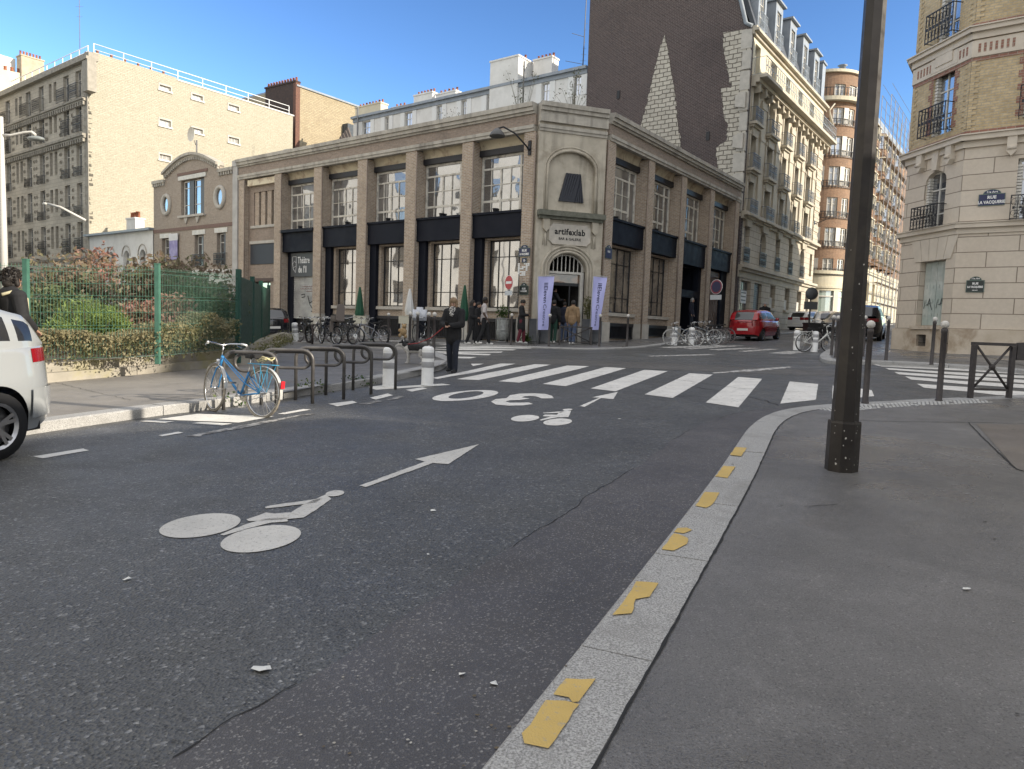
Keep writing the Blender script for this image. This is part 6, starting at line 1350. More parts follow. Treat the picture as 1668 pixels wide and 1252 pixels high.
def roundsign(lab, base, zc, r, face, bar, dz=.05, colm=(.42, .02, .025), zt=None):
    p = P(base[0], base[1], dz); t = thing('no_entry_sign', lab, 'road sign', p); zc -= p.z
    b = MB(); b.tube([(0, 0, 0), (0, 0, zc+r*.7)], .03, 8); b.build('pole', mBOLL, t)
    f = Fr((0, 0), face, 1)
    def F(u, d, z): q = f.e*u+f.n*d; return Vector((q.x, q.y, z))
    def disc(mb, r0, d0, d1, z=zc): 
        ring = [(r0*cos(a), z+r0*sin(a)) for a in [2*pi*k/28 for k in range(28)]]
        mb.face([F(u, d1, q) for u, q in ring]); mb.face([F(u, d0, q) for u, q in ring][::-1])
        for k in range(28): a, c = ring[k], ring[(k+1) % 28]; mb.face([F(a[0], d0, a[1]), F(c[0], d0, c[1]), F(c[0], d1, c[1]), F(a[0], d1, a[1])])
    b = MB(); disc(b, r, .035, .05); b.build('back', mat('sign_white', (.7,)*3), t)
    b = MB(); disc(b, r*.95, .051, .054); b.build('disc', mat('sign_red'+str(colm[0]), colm, rough=.4), t)
    if bar == 1:
        b = MB(); b.face([F(u, .057, z) for u, z in ((-r*.72, zc-r*.17), (r*.72, zc-r*.17), (r*.72, zc+r*.17), (-r*.72, zc+r*.17))]); b.build('bar', MATS['sign_white'], t)
    else:
        b = MB(); disc(b, r*.74, .055, .057); b.build('centre', mat('sign_dull_blue', (.05, .05, .10), rough=.5), t)
    b = MB(); b.face([F(u, .05, z) for u, z in ((-r*.95, zc-r*1.75), (r*.95, zc-r*1.75), (r*.95, zc-r*1.1), (-r*.95, zc-r*1.1))]); b.build('supplement', mat('grey_white_sign', (.5, .52, .54), rough=.5), t)
    return t
p = P(827, 557, .05); zc = atY(830, 460, p.y).z
roundsign('red no entry sign on a dark pole beside the rightmost big shop window', (827, 557), zc, .31, 146, 1)
p = P(1163, 553, .1); zc = atY(1168, 467, p.y).z
roundsign('dull red ringed round sign before the brown folding gate', (1163, 553), zc, .34, 144, 0, .1, (.25, .06, .08))
p = P(1316, 553, .1); zc = atY(1318, 478, p.y).z
t = thing('road_sign', 'dark back of a road sign on a pole at the far street corner', 'road sign', p)
b = MB(); b.tube([(0, 0, 0), (0, 0, zc-p.z+.3)], .04, 6); b.build('pole', mBOLL, t); b = MB(); b.lathe([(.0, 0), (.3, 0), (.3, .03), (0, .03)], n=16)
for i, q in enumerate(b.v): b.v[i] = Vector((q.x, -.06-q.z, zc-p.z+q.y))
b.build('disc', mat('sign_back', (.08, .085, .09), rough=.5), t); b = MB(); b.box(-.32, .32, -.08, -.05, zc-p.z-.75, zc-p.z-.38); b.build('supplement', MATS['sign_back'], t)
# ---- banners
mFLAG = mat('lavender_banner', (.46, .47, .78), (.42, .43, .74), scale=2, rough=.8)
mFTXT = mat('banner_text', (.02, .025, .07), rough=.7)
def banner(lab, tl, tr, br, bl, Y):
    q = [atY(*v, Y) for v in (tl, tr, br, bl)]; base = q[3]; t = thing('banner', lab, 'banner', (base.x-.05, base.y, G(base.x, base.y)+.12)); off = Vector(t.location)
    def S(s, v, d=0):
        a = q[0].lerp(q[1], s); c = q[3].lerp(q[2], s); r = a.lerp(c, v); return r+Vector((0, -d+.05*sin(v*5+s*3)-.02*sin(v*11+s*7), 0))-off
    b = MB(); n, m_ = 8, 24
    for i in range(n):
        for j in range(m_):
            g = [S(i/n, j/m_), S((i+1)/n, j/m_), S((i+1)/n, (j+1)/m_), S(i/n, (j+1)/m_)]; b.face(g, True)
            b.face([p_+Vector((0, .012, 0)) for p_ in g][::-1], True)
    b.build('cloth', mFLAG, t)
    H = (q[0]-q[3]).length; W = (q[1]-q[0]).length
    for txt, v0, size, bold in (('IIEleven', .11, .285, .004), ('Creative', .515, .285, .0)):
        b = MB(); b.text(txt, 0, 0, 0, size, bold, align='LEFT', sx=.92, fn=lambda x, y: S(.40+y/W*.82, v0+x/H*1.0, .008)); b.build('lettering', mFTXT, t)
    b = MB(); p0 = q[3]-off; p1 = q[0]-off; b.tube([(p0.x-.03, p0.y, 0), (p0.x-.03, p0.y, p0.z), (p1.x-.02, p1.y, p1.z), (p1.x+W*.5, p1.y, p1.z+.03), (p1.x+W, p1.y, (q[1]-off).z+.02)], .014, 6); b.build('pole', mat('pole_silver', (.5, .5, .5), rough=.3, metal=.8), t)
    b = MB(); b.box(-.25, .35, -.25, .25, 0, .03); b.build('base', mBLK, t)
banner('left white lavender banner with vertical dark lettering beside the entrance', (877, 450), (903, 450), (893, 537), (876, 537), 29.2)
banner('right white lavender banner with vertical dark lettering beside the entrance', (967, 450), (989, 452), (975, 537), (962, 537), 29.4)
# ---- planters
def leaves(mb, n, sampler, size, rnd, flat=0, ar=.45):
    for _ in range(n):
        p = sampler(rnd)
        if p is None: continue
        s = size*rnd.uniform(.6, 1.3); a = Vector((rnd.gauss(0, 1), rnd.gauss(0, 1), rnd.gauss(0, 1)+flat)).normalized(); c = a.orthogonal().normalized(); c.rotate(Matrix.Rotation(rnd.uniform(0, 6.28), 3, a)); d = a.cross(c)
        mb.face([p-c*s, p+d*s*ar, p+c*s, p-d*s*ar], uv=[(0, 0)]*4)
def ellip(c, r, bias=.55):
    def f(rnd):
        v = Vector((rnd.gauss(0, 1), rnd.gauss(0, 1), rnd.gauss(0, 1))).normalized()*(rnd.random()**bias); return Vector((c[0]+v.x*r[0], c[1]+v.y*r[1], c[2]+v.z*r[2]))
    return f
mPLA = mat('planter_grey', (.09, .095, .105), (.13, .135, .14), scale=3, rough=.7)
LG1 = leafmat('olive_leaf', (.07, .085, .035), (.12, .13, .05), (.16, .15, .06)); LG2 = leafmat('green_leaf', (.03, .06, .015), (.055, .10, .025), (.09, .13, .03))
def planter(lab, px, w_, h, Y, plant=None):
    p = atY(px[0], px[1], Y); t = thing('planter', lab, 'planter', (p.x, p.y, G(p.x, p.y)+.05), R(-15))
    b = MB(); b.box(-w_/2, w_/2, -w_/2, w_/2, 0, h); b.box(-w_/2-.015, w_/2+.015, -w_/2-.015, w_/2+.015, h, h+.04); b.build('pot', mPLA, t)
    if plant:
        b = MB(); rr = random.Random(px[0])
        for k in range(plant[0]):
            a = rr.uniform(0, 6.28); q = Vector((.25*cos(a), .25*sin(a), h+plant[1]*rr.uniform(.6, 1)))
            b.tube([(.05*cos(a), .05*sin(a), h), (.12*cos(a), .12*sin(a), h+plant[1]*.5), q], .008, 3)
        leaves(b, plant[2], ellip((0, 0, h+plant[1]*.55), (.28, .28, plant[1]*.5)), .06, rr, ar=.25); b.build('foliage', LG1, t)
planter('tall grey planter box left of the left banner', (871, 550), .42, .98, 29.9); planter('tall grey planter box behind the left banner', (889, 550), .40, .98, 30.0)
planter('tall grey planter with a bamboo plant beside the door', (957, 550), .44, .98, 30.0, (14, 1.0, 420)); planter('tall grey planter box behind the right banner', (971, 550), .40, .9, 30.1)
t = thing('wall_shrub', 'small dark green shrub at the foot of the wall left of the planters', 'shrub', tuple(atY(861, 556, 29.9).to_2d())+(G(*atY(861, 556, 29.9).to_2d())+.05,))
b = MB(); b.tube([(0, 0, 0), (.05, 0, .2)], .02, 4); b.build('stem', mBOLL, t); b = MB(); leaves(b, 500, ellip((0, 0, .2), (.38, .3, .25)), .05, random.Random(3)); b.build('foliage', LG2, t)
# ---- closed parasols
def parasol(lab, px, Y, col, H):
    p = atY(px, 540, Y); zt = H; t = thing('parasol', lab, 'parasol', (p.x, p.y, G(p.x, p.y)+.05)); rr = random.Random(px)
    zt = atY(px, H[0], Y).z-t.location.z; zb_ = atY(px, H[1], Y).z-t.location.z
    b = MB(); b.tube([(0, 0, 0), (0, 0, zt-.05)], .025, 8); b.build('pole', mPL, t); b = MB(); b.box(-.28, .28, -.28, .28, 0, .06); b.build('base', mPLA, t)
    b = MB(); n = 24; m_ = 10; hh = zt-zb_
    def S(k, j): a = 2*pi*k/n; v = j/m_; r = (.035+.16*v**.8+(.05*v)*sin(a*6+1))*(1-.35*max(0, v-.85)/.15) ; return Vector((r*cos(a), r*sin(a), zt-hh*v-.04*v*sin(a*6)))
    for k in range(n):
        for j in range(m_): b.face([S(k, j), S(k+1, j), S(k+1, j+1), S(k, j+1)], True)
    b.build('canopy', col, t)
mPG = mat('parasol_green', (.012, .065, .035), (.018, .085, .045), scale=4, rough=.75); mPW = mat('parasol_white', (.62, .62, .60), rough=.8)
parasol('closed green parasol behind the far row of bicycles', 585, 31.5, mPG, (467, 519)); parasol('closed white parasol before the dark pillar left of the walking woman', 666, 30.5, mPW, (470, 512)); parasol('closed green parasol behind the dark haired person', 755, 30.8, mPG, (464, 522))
for px, lab in (((586, 521), 'small cream box under the closed green parasol at the bicycles'), ((660, 521), 'small cream box under the closed white parasol')):
    p = atY(*px, 30.3); t = thing('cream_box', lab, 'box', (p.x, p.y, p.z-.15)); b = MB(); b.box(-.26, .26, -.12, .12, 0, .3); b.box(-.27, .27, -.13, .13, .3, .33); b.build('box', mat('cream_plastic', (.58, .55, .44), rough=.7), t)
    b = MB(); b.box(-.03, .03, -.03, .03, -(t.location.z-G(p.x, p.y)-.05), 0); b.build('leg', mBOLL, t)
# ---- bin bag holder with plant behind
p = P(818, 557, .05); t = thing('bin_bag_holder', 'round wire bin holder with a clear plastic bag on the far pavement', 'litter bin', p)
b = MB(); 
for z, r in ((1.0, .30), (.0, .26), (.5, .29)): b.tube([(r*cos(a), r*sin(a), z+.02) for a in [2*pi*k/20 for k in range(20)]], .012, 4, closed=True)
for k in range(6): a = 2*pi*k/6; b.tube([(.3*cos(a), .3*sin(a), 1.02), (.26*cos(a), .26*sin(a), .02)], .010, 4)
b.build('wire_frame', MATS['pole_silver'], t)
b = MB(); prof = [(.27, .98), (.25, .7), (.27, .4), (.22, .1), (.0, .06)]; b.lathe(prof, n=14); b.build('bag', mat('clear_bag', (.42, .43, .41), (.25, .26, .25), scale=9, rough=.3), t)
p = atY(818, 556, 30.9); t = thing('potted_shrub', 'small leafy potted shrub behind the clear bin bag', 'plant', (p.x, p.y, G(p.x, p.y)+.05)); b = MB(); b.lathe([(.0, 0), (.16, 0), (.22, .75), (.0, .75)], n=12); b.build('pot', mPLA, t); b = MB(); leaves(b, 260, ellip((0, 0, 1.25), (.34, .34, .38)), .06, random.Random(8)); b.tube([(0, 0, .7), (0, 0, 1.2)], .02, 4); b.build('foliage', LG2, t)
# ================================================================ BICYCLES
def wheel(parent, c, R_, tr, mt, mr, steer=None, spokes=18, axis_y=False, disc=None):
    def X(v):
        v = Vector(v)
        return steer(v) if steer else v
    b = MB(); c = Vector(c)
    b.tube([X(c+Vector((-.05, 0, 0))), X(c+Vector((.05, 0, 0)))], .02, 6)
    for k in range(spokes):
        a = 2*pi*k/spokes; s = .03 if k % 2 else -.03; b.tube([X(c+Vector((s, .018*cos(a+.9), .018*sin(a+.9)))), X(c+Vector((0, (R_-tr)*cos(a), (R_-tr)*sin(a))))], .0018, 3, caps=False)
    w_ = b.build('wheel', mCHR, parent)
    b = MB(); b.tube([X(c+Vector((0, R_*cos(a), R_*sin(a)))) for a in [2*pi*k/36 for k in range(36)]], tr, 6, closed=True); b.build('tyre', mt, w_)
    b = MB(); b.tube([X(c+Vector((0, (R_-tr*1.5)*cos(a), (R_-tr*1.5)*sin(a)))) for a in [2*pi*k/36 for k in range(36)]], tr*.62, 5, closed=True); b.build('rim', mr, w_)
    if disc: b = MB(); b.tube([X(c+Vector((-.03, 0, 0))), X(c+Vector((-.045, 0, 0)))], disc, 16); b.build('brake_disc', mWPL, w_)
    return w_
def bicycle(lab, fm, style='city', tyre=None, rim=None, trad=.017, steer=0, rack=False, mud=None, basket=False, seatm=None, group=None, spokes=18, child=False, barm=None, light=True, disc=None, R_=.335):
    t = thing('bicycle', lab, 'bicycle', group=group); tyre = tyre or mBLK; rim = rim or mCHR; barm = barm or mCHR; seatm = seatm or mBLK
    hub_r, hub_f = Vector((0, -.50, R_)), Vector((0, .54, R_)); bb = Vector((0, -.06, .27)); sc_ = Vector((0, -.20, .60)); ht = Vector((0, .36, .80)); hb = Vector((0, .395, .66)); st = Vector((0, -.245, .83))
    M = Matrix.Rotation(steer, 3, 'Z'); pv = Vector((0, .40, 0)); S = lambda v: M @ (Vector(v)-pv)+pv
    b = MB(); r = .016
    b.tube([ht, hb], .021, 8); b.tube([hb, bb], r*1.1, 8); b.tube([bb, sc_], r, 8)
    if style == 'mixte':
        for s in (-1, 1): b.tube([ht+Vector((s*.018, 0, -.02)), (s*.03, -.14, .46), (s*.055, -.50, R_)], .010, 6)
    elif style == 'step': b.tube([hb+Vector((0, 0, .05)), (0, .1, .40), (0, -.12, .40)], r, 8)
    else: b.tube([ht+Vector((0, .0, -.02)), sc_], r, 8)
    for s in (-1, 1): b.tube([bb+Vector((s*.02, 0, 0)), (s*.055, -.50, R_)], .009, 6); b.tube([sc_+Vector((s*.01, 0, -.02)), (s*.055, -.50, R_)], .008, 6)
    b.build('frame', fm, t)
    b = MB(); b.tube([S(ht), S(hb)], .014, 6)
    for s in (-1, 1): b.tube([S(hb), S(hb+Vector((s*.05, .005, -.04))), S(Vector((s*.055, .50, R_+.12))), S(hub_f+Vector((s*.055, 0, 0)))], .010, 6)
    b.build('fork', fm if style != 'road' else mCHR, t)
    wheel(t, hub_r, R_, trad, tyre, rim, None, spokes); wheel(t, hub_f, R_, trad, tyre, rim, S, spokes, disc=disc)
    b = MB(); b.tube([sc_, st], .012, 6); b.build('seat_post', mCHR, t)
    b = MB(); n = 12
    pr = [(-.15, .075, 0), (-.10, .085, .01), (-.03, .06, .008), (.05, .026, .002), (.12, .016, -.006)]
    for (y0, w0, h0), (y1, w1, h1) in zip(pr, pr[1:]):
        z = st.z+.02
        b.face([st+Vector((-w0, y0, .02+h0)), st+Vector((w0, y0, .02+h0)), st+Vector((w1, y1, .02+h1)), st+Vector((-w1, y1, .02+h1))], True)
        for s in (-1, 1): b.face([st+Vector((s*w0, y0, .02+h0)), st+Vector((s*w1, y1, .02+h1)), st+Vector((s*w1*.8, y1, -.03+h1)), st+Vector((s*w0*.8, y0, -.04+h0))], True)
    b.face([st+Vector((-.075, -.15, .02)), st+Vector((.075, -.15, .02)), st+Vector((.06, -.15, -.04)), st+Vector((-.06, -.15, -.04))]); b.build('saddle', seatm, t)
    b = MB(); stem = Vector((0, .335, .93))
    b.tube([S(ht), S(stem), S(stem+Vector((0, .05, .02)))], .012, 6)
    if style == 'road': pts = [(-.2, .30, .80), (-.21, .44, .84), (-.21, .46, .92), (-.2, .40, .955), (0, .385, .95), (.2, .40, .955), (.21, .46, .92), (.21, .44, .84), (.2, .30, .80)]
    else: pts = [(-.28, .20, .97), (-.24, .29, .985), (-.12, .38, .975), (0, .385, .95), (.12, .38, .975), (.24, .29, .985), (.28, .20, .97)]
    b.tube([S(p_) for p_ in pts], .011, 6); hbr = b.build('handlebar', barm, t)
    for s in (-1, 1):
        b = MB(); b.tube([S(pts[0] if s < 0 else pts[-1]), S(pts[1] if s < 0 else pts[-2])], .015, 6); b.build('grip', mBLK if style != 'mixte' else mWPL, hbr)
        b = MB(); b.tube([S((s*.2, .34, .975)), S((s*.23, .40, .95)), S((s*.26, .30, .93))], .006, 4); b.build('brake_lever', mCHR, hbr)
    b = MB(); b.tube([bb+Vector((-.06, 0, 0)), bb+Vector((.06, 0, 0))], .022, 8); b.tube([bb+Vector((.05, 0, 0)), bb+Vector((.065, 0, 0))], .085, 16)
    b.tube([bb+Vector((.07, 0, 0)), bb+Vector((.075, .03, -.165))], .009, 4); b.tube([bb+Vector((-.07, 0, 0)), bb+Vector((-.075, -.03, .165))], .009, 4)
    b.box(.08, .16, .0, .07, bb.z-.185, bb.z-.16); b.box(-.16, -.08, -.06, .01, bb.z+.16, bb.z+.185)
    b.tube([bb+Vector((.058, 0, .085)), hub_r+Vector((.05, 0, .04))], .005, 3); b.tube([bb+Vector((.058, 0, -.085)), hub_r+Vector((.05, 0, -.04))], .005, 3); b.build('crank', mCHR, t)
    if mud:
        for c, ang, f in ((hub_r, (.15, 2.75), None), (hub_f, (.55, 3.1), S)):
            b = MB(); n = 16; rm = R_+.03
            for k in range(n):
                a0 = ang[0]+(ang[1]-ang[0])*k/n; a1 = ang[0]+(ang[1]-ang[0])*(k+1)/n
                if c is hub_r: a0, a1 = a0+.55, a1+.55
                q = [c+Vector((s, rm*cos(a), rm*sin(a)-abs(s)*.25)) for a in (a0, a1) for s in (-.024, 0, .024)]
                if f: q = [f(v) for v in q]
                b.face([q[0], q[1], q[4], q[3]], True); b.face([q[1], q[2], q[5], q[4]], True)
            b.build('mudguard', mud, t)
    if rack:
        rm_ = rack if rack is not True else fm
        b = MB(); z = R_*2+.055
        for s in (-.06, -.02, .02, .06): b.tube([(s, -.24, z), (s, -.72, z)], .005, 4)
        for y in (-.24, -.45, -.72): b.tube([(-.06, y, z), (.06, y, z)], .005, 4)
        for s in (-1, 1):
            for y in (-.34, -.50, -.66): b.tube([(s*.06, y, z), (s*.06, -.50, R_)], .005, 4)
        b.build('rack', rm_, t)
    if basket:
        b = MB(); 
        for i in range(7):
            u = -.18+.06*i; b.tube([S((u, .46, .68)), S((u, .46, .92))], .004, 3); b.tube([S((u, .72, .70)), S((u, .72, .92))], .004, 3); b.tube([S((u, .46, .68)), S((u, .72, .70))], .004, 3)
        for k in range(5):
            z = .68+.06*k; b.tube([S(v) for v in ((-.18, .46, z), (.18, .46, z), (.18, .72, z), (-.18, .72, z))], .004, 3, closed=True)
        b.build('basket', mBLK, t)
    if child:
        b = MB(); b.box(-.17, .17, -.62, -.30, .84, .90); b.prism([(-.17, .88), (.17, .88), (.15, 1.42), (.08, 1.48), (-.08, 1.48), (-.15, 1.42)], -.68, -.62); b.box(-.19, -.15, -.6, -.32, .9, 1.05); b.box(.15, .19, -.6, -.32, .9, 1.05); b.box(-.16, -.06, -.34, -.24, .45, .86); b.box(.06, .16, -.34, -.24, .45, .86); b.build('child_seat', mat('seat_brown', (.17, .145, .13), rough=.7), t)
    if light:
        b = MB(); b.ball(S((0, .47, .72)), .035, 8); b.build('headlight', mCHR, t)
    return t
def lean(o, px=None, head=0, dz=0, tilt=0, loc=None):
    p = Vector(loc) if loc else P(px[0], px[1], dz)
    o.location = p; o.rotation_euler = (Matrix.Rotation(head, 3, 'Z') @ Matrix.Rotation(tilt, 3, 'Y')).to_euler(); return o
mBLUE = mat('bicycle_blue', (.02, .17, .42), (.03, .22, .48), scale=5, rough=.35, coat=.4)
mTAN = mat('tan_tyre', (.28, .25, .20), (.2, .18, .15), scale=20, rough=.8); mCREAMG = mat('mudguard_silver', (.55, .55, .53), rough=.35, metal=.4)
bk = bicycle('bright blue step through bicycle leaning on the first hoop stand', mBLUE, 'mixte', mTAN, mCHR, .017, R(-14), rack=mat('rack_blue', (.05, .30, .5), rough=.4), mud=mCREAMG, spokes=28)
pf, pr_ = P(345, 670), P(421, 672); pr_ = pf+(Vector((pr_.x-pf.x, -.40, 0))).normalized()*1.04; pr_.z = G(pr_.x, pr_.y)
m_ = (pf+pr_)/2; hd = atan2(pf.y-pr_.y, pf.x-pr_.x)-pi/2
lean(bk, loc=(m_.x, m_.y, G(m_.x, m_.y)+.002), head=hd, tilt=R(4))
b = MB(); b.box(-.03, .03, -.885, -.870, .42, .52); b.build('reflector', mat('red_reflector', (.55, .02, .03), rough=.3), bk)
b = MB()
for k in range(3): b.tube([(.02+.05*cos(a)*(1+.2*k), -.42-.06*k+.10*sin(a), .755+.05*abs(sin(a*1.0+k))+.012*k) for a in [2*pi*i/14 for i in range(14)]], .009, 5, closed=True)
b.build('cable_lock', mat('cream_cable', (.52, .46, .26), rough=.5), bk)
gF = 'bicycles parked in the far row'; mDRM = mat('dark_rim', (.06, .06, .062), rough=.4)
mGREYB = mat('bicycle_grey', (.20, .21, .24), rough=.4); mBLKB = mat('bicycle_black', (.014, .014, .016), rough=.4); mPNK = mat('dusty_tyre', (.2, .17, .165), rough=.8)
lean(bicycle('grey sloping frame bicycle with a white front brake disc, in front of the far row', mGREYB, 'diamond', mBLK, mBLK, .02, .2, group=gF, disc=.07), (600, 563), R(68), .134, R(4))
blk = bicycle('black bicycle in the far row, just right of the leaning white bollard', mBLKB, 'city', mPNK, mDRM, .018, .3, mud=mBLKB, rack=True, group=gF); lean(blk, (496, 557), R(35), .134, R(3))
lean(bicycle('fat tyred black bicycle seen end on in the far row', mBLKB, 'step', mat('brown_tyre', (.05, .038, .035), rough=.8), mBLK, .034, .3, mud=None, rack=True, basket=True, group=gF), (507, 559), R(20), .134, R(-3))
lean(bicycle('black bicycle carrying a brown child seat in the far row', mBLKB, 'step', mBLK, mCHR, .024, -.3, rack=True, child=True, group=gF), (535, 560), R(48), .134, R(3))
for i, (px, h, lab) in enumerate((((519, 556), 30, 'black bicycle between the fat tyred one and the child seat'), ((551, 558), 40, 'black bicycle right of the child seat in the far row'), ((563, 559), 45, 'black bicycle at the left of the grey one'), ((574, 556), 28, 'black bicycle partly behind the grey one'), ((610, 556), 60, 'black bicycle behind the rear wheel of the grey one'), ((545, 554), 100, 'black bicycle at the back of the far row'))):
    c = copy_tree(blk); lean(c, px, R(h), .12, R(4*(-1)**i)); c['label'] = lab
dl = bicycle('dark delivery bicycle with white tubs on its carrier', mBLKB, 'city', mBLK, mCHR, .018, .2, rack=True, basket=True); lean(dl, (687, 556), R(155), .12)
for k, lab in enumerate(('white tub on the delivery bicycle, left one', 'white tub on the delivery bicycle, middle and tallest', 'white tub on the delivery bicycle, right one')):
    p = atY(677+6.5*k, 522, dl.location.y-.05); t = thing('white_tub', lab, 'tub', p, group='white tubs on the delivery bicycle'); b = MB(); b.lathe([(0, 0), (.12, 0), (.14, .45+.1*(k == 1)), (.125, .45+.1*(k == 1)), (.11, .02), (0, .02)], n=14); b.build('body', mat('tub_white', (.55, .57, .62), rough=.4), t)
t = thing('plush_toy', 'tan plush bear hanging beneath the cream box left of the bollard', 'soft toy', atY(657, 540, 29.2)); b = MB(); b.ball((0, 0, 0), .15, 10, 1, .8, 1.2); b.ball((.03, 0, .22), .10, 10); b.ball((-.05, 0, .31), .035, 6); b.ball((.1, 0, .31), .035, 6); b.ball((-.13, -.05, -.16), .07, 8, 1, 1, 1.3); b.ball((.1, -.05, -.18), .07, 8, 1, 1, 1.3); b.ball((-.16, 0, .05), .05, 8, 1, 1, 1.5); b.build('body', mat('plush_tan', (.33, .22, .11), (.42, .3, .17), scale=8, rough=1), t)
gR = 'bicycles parked in front of the corner building'
mSIL = mat('bicycle_silver', (.16, .18, .20), rough=.35, metal=.4); mWT = mat('pale_tyre', (.26, .25, .23), rough=.8)
rd = bicycle('grey road bicycle with pale tyres behind two white bollards', mSIL, 'road', mWT, mCHR, .014, .1, group=gR); lean(rd, (1113, 563), R(88), 0.0, R(5))
for px, h, lab in (((1143, 561), 80, 'dark bicycle with pale tyres right of the two white bollards'), ((1157, 560), 70, 'black bicycle nearest the red car but one')):
    c = copy_tree(blk if px[0] == 1157 else rd); lean(c, px, R(h), 0, R(3)); c['label'] = lab; c['group'] = gR
for px, h, lab in (((1150, 561), 75, 'black bicycle between the pale tyred ones'), ((1166, 558), 62, 'black bicycle right beside the red car')):
    c = copy_tree(blk); lean(c, px, R(h), 0, R(3)); c['label'] = lab; c['group'] = gR
mWB = mat('bicycle_white', (.66, .66, .62), rough=.4)
lean(bicycle('white step through bicycle between two white bollards on the right', mWB, 'step', mBLK, mCHR, .018, -.3, rack=True, mud=mWB, barm=mWB), (1329, 573), R(-80), .0, R(3))
c = copy_tree(blk); lean(c, (1345, 570), R(-70), .0); c['label'] = 'black bicycle just behind the white one on the right'; c['group'] = 'bicycles by the right white bollards'
p = atY(1330, 540, 31.5); t = thing('cargo_box', 'black box on the carrier behind the white bicycle', 'box', p); b = MB(); b.box(-.5, .5, -.3, .3, -.2, .32); b.box(-.52, .52, -.32, .32, .32, .38); b.build('box', mBLKB, t)
# ================================================================ PLANTED BED, FENCE, SHRUBS
w0 = P(70, 624, .13).to_2d(); w1 = P(345, 599, .13).to_2d(); dw = (w1-w0).normalized(); nw = Vector((-dw.y, dw.x))   # nw points into the bed
wa = w0-dw*6; wb = w1+dw*1.2
w2 = Vector((-6.9, 19.0)); w3 = Vector((-9.0, 28.6))
wallpts = [wa, w0, w0.lerp(w1, .5), w1, wb, w2, w2.lerp(w3, .5), w3]
mBED = mat('old_concrete', (.36, .33, .28), (.27, .25, .21), scale=3, rough=.9, bs=.2, c3=(.30, .27, .12), s3=.9)
bed = thing('bed_wall', 'low stepped concrete wall around the planted bed', 'low wall', (w0.x, w0.y, G(w0.x, w0.y)+.13))
def strip(mb, pts, d0, d1, z0, z1, off):
    a, c = offl(pts, -d0), offl(pts, -d1)
    for i in range(len(pts)-1):
        V = lambda p, z: Vector((p.x, p.y, G(p.x, p.y)+z))-off
        q = [V(a[i], z0), V(a[i+1], z0), V(c[i+1], z0), V(c[i], z0), V(a[i], z1), V(a[i+1], z1), V(c[i+1], z1), V(c[i], z1)]
        for f in ((0, 1, 5, 4), (4, 5, 6, 7), (1, 2, 6, 5), (2, 3, 7, 6), (3, 0, 4, 7)): mb.face([q[k] for k in f])
off = Vector(bed.location)
for i in range(len(wallpts)-1):
    b = MB(); strip(b, [wallpts[i], wallpts[i+1]-(wallpts[i+1]-wallpts[i]).normalized()*.012], 0, .28, .1, .30, off); b.build('lower_course', mBED, bed)
b = MB(); strip(b, wallpts, .16, .45, .28, .47, off); b.build('upper_course', mBED, bed)
soil = MB(); sp = offl(wallpts, -.40); sheet(soil, sp+[Vector((-22, 30)), Vector((-26, 8))], .42); struct('soil', soil, mat('soil', (.06, .045, .03), (.09, .07, .05), scale=6, rough=1))
# green mesh fence
mFEN = mat('fence_green', (.05, .13, .095), (.065, .16, .12), scale=8, rough=.45); mFEND = mat('fence_dark_green', (.015, .06, .045), (.02, .075, .055), scale=5, rough=.5)
fa = P(45, 590, .5); fb = P(257, 584, .5); fc = P(388, 572, .47)
def zg_(p): return G(p.x, p.y)
FZ = 2.22   # fence top above ground
fo = thing('mesh_fence', 'green wire mesh fence with square posts around the planted bed', 'fence', (fa.x, fa.y, zg_(fa)+.45))
off = Vector(fo.location); fl = fa+(fa-fb).normalized()*3.2; fl.z = 0
def fpt(a, c, t, z, d=0):
    p = a.lerp(c, t); n_ = Vector((-(c-a).y, (c-a).x, 0)).normalized(); q = p+n_*d; return Vector((q.x, q.y, G(q.x, q.y)+z))-off
for a in (fl, fa, fb, fc):
    b = MB(); p = Vector((a.x, a.y, zg_(a)))-off; b.box(p.x-.04, p.x+.04, p.y-.04, p.y+.04, p.z+.40, p.z+FZ+.06); b.box(p.x-.045, p.x+.045, p.y-.045, p.y+.045, p.z+FZ+.06, p.z+FZ+.08); b.build('post', mFEN, fo)
for a, c in ((fl, fa), (fa, fb), (fb, fc)):
    L = (c.to_2d()-a.to_2d()).length; n = int(L/.05); b = MB(); z0, z1 = .55, FZ
    rib = [(z0, 0), (1.08, 0), (1.11, .035), (1.14, 0), (1.62, 0), (1.65, .035), (1.68, 0), (FZ-.12, 0), (FZ-.09, .035), (FZ-.05, 0), (FZ, 0)]
    for i in range(1, n): b.tube([fpt(a, c, i/n, z, d) for z, d in rib], .0030, 3, caps=False)
    for z in (z0, .8, 1.08, 1.14, 1.38, 1.62, 1.68, 1.90, FZ-.12, FZ-.05): b.tube([fpt(a, c, 0, z), fpt(a, c, 1, z)], .0034, 4, caps=False)
    b.build('mesh_panel', mFEN, fo)
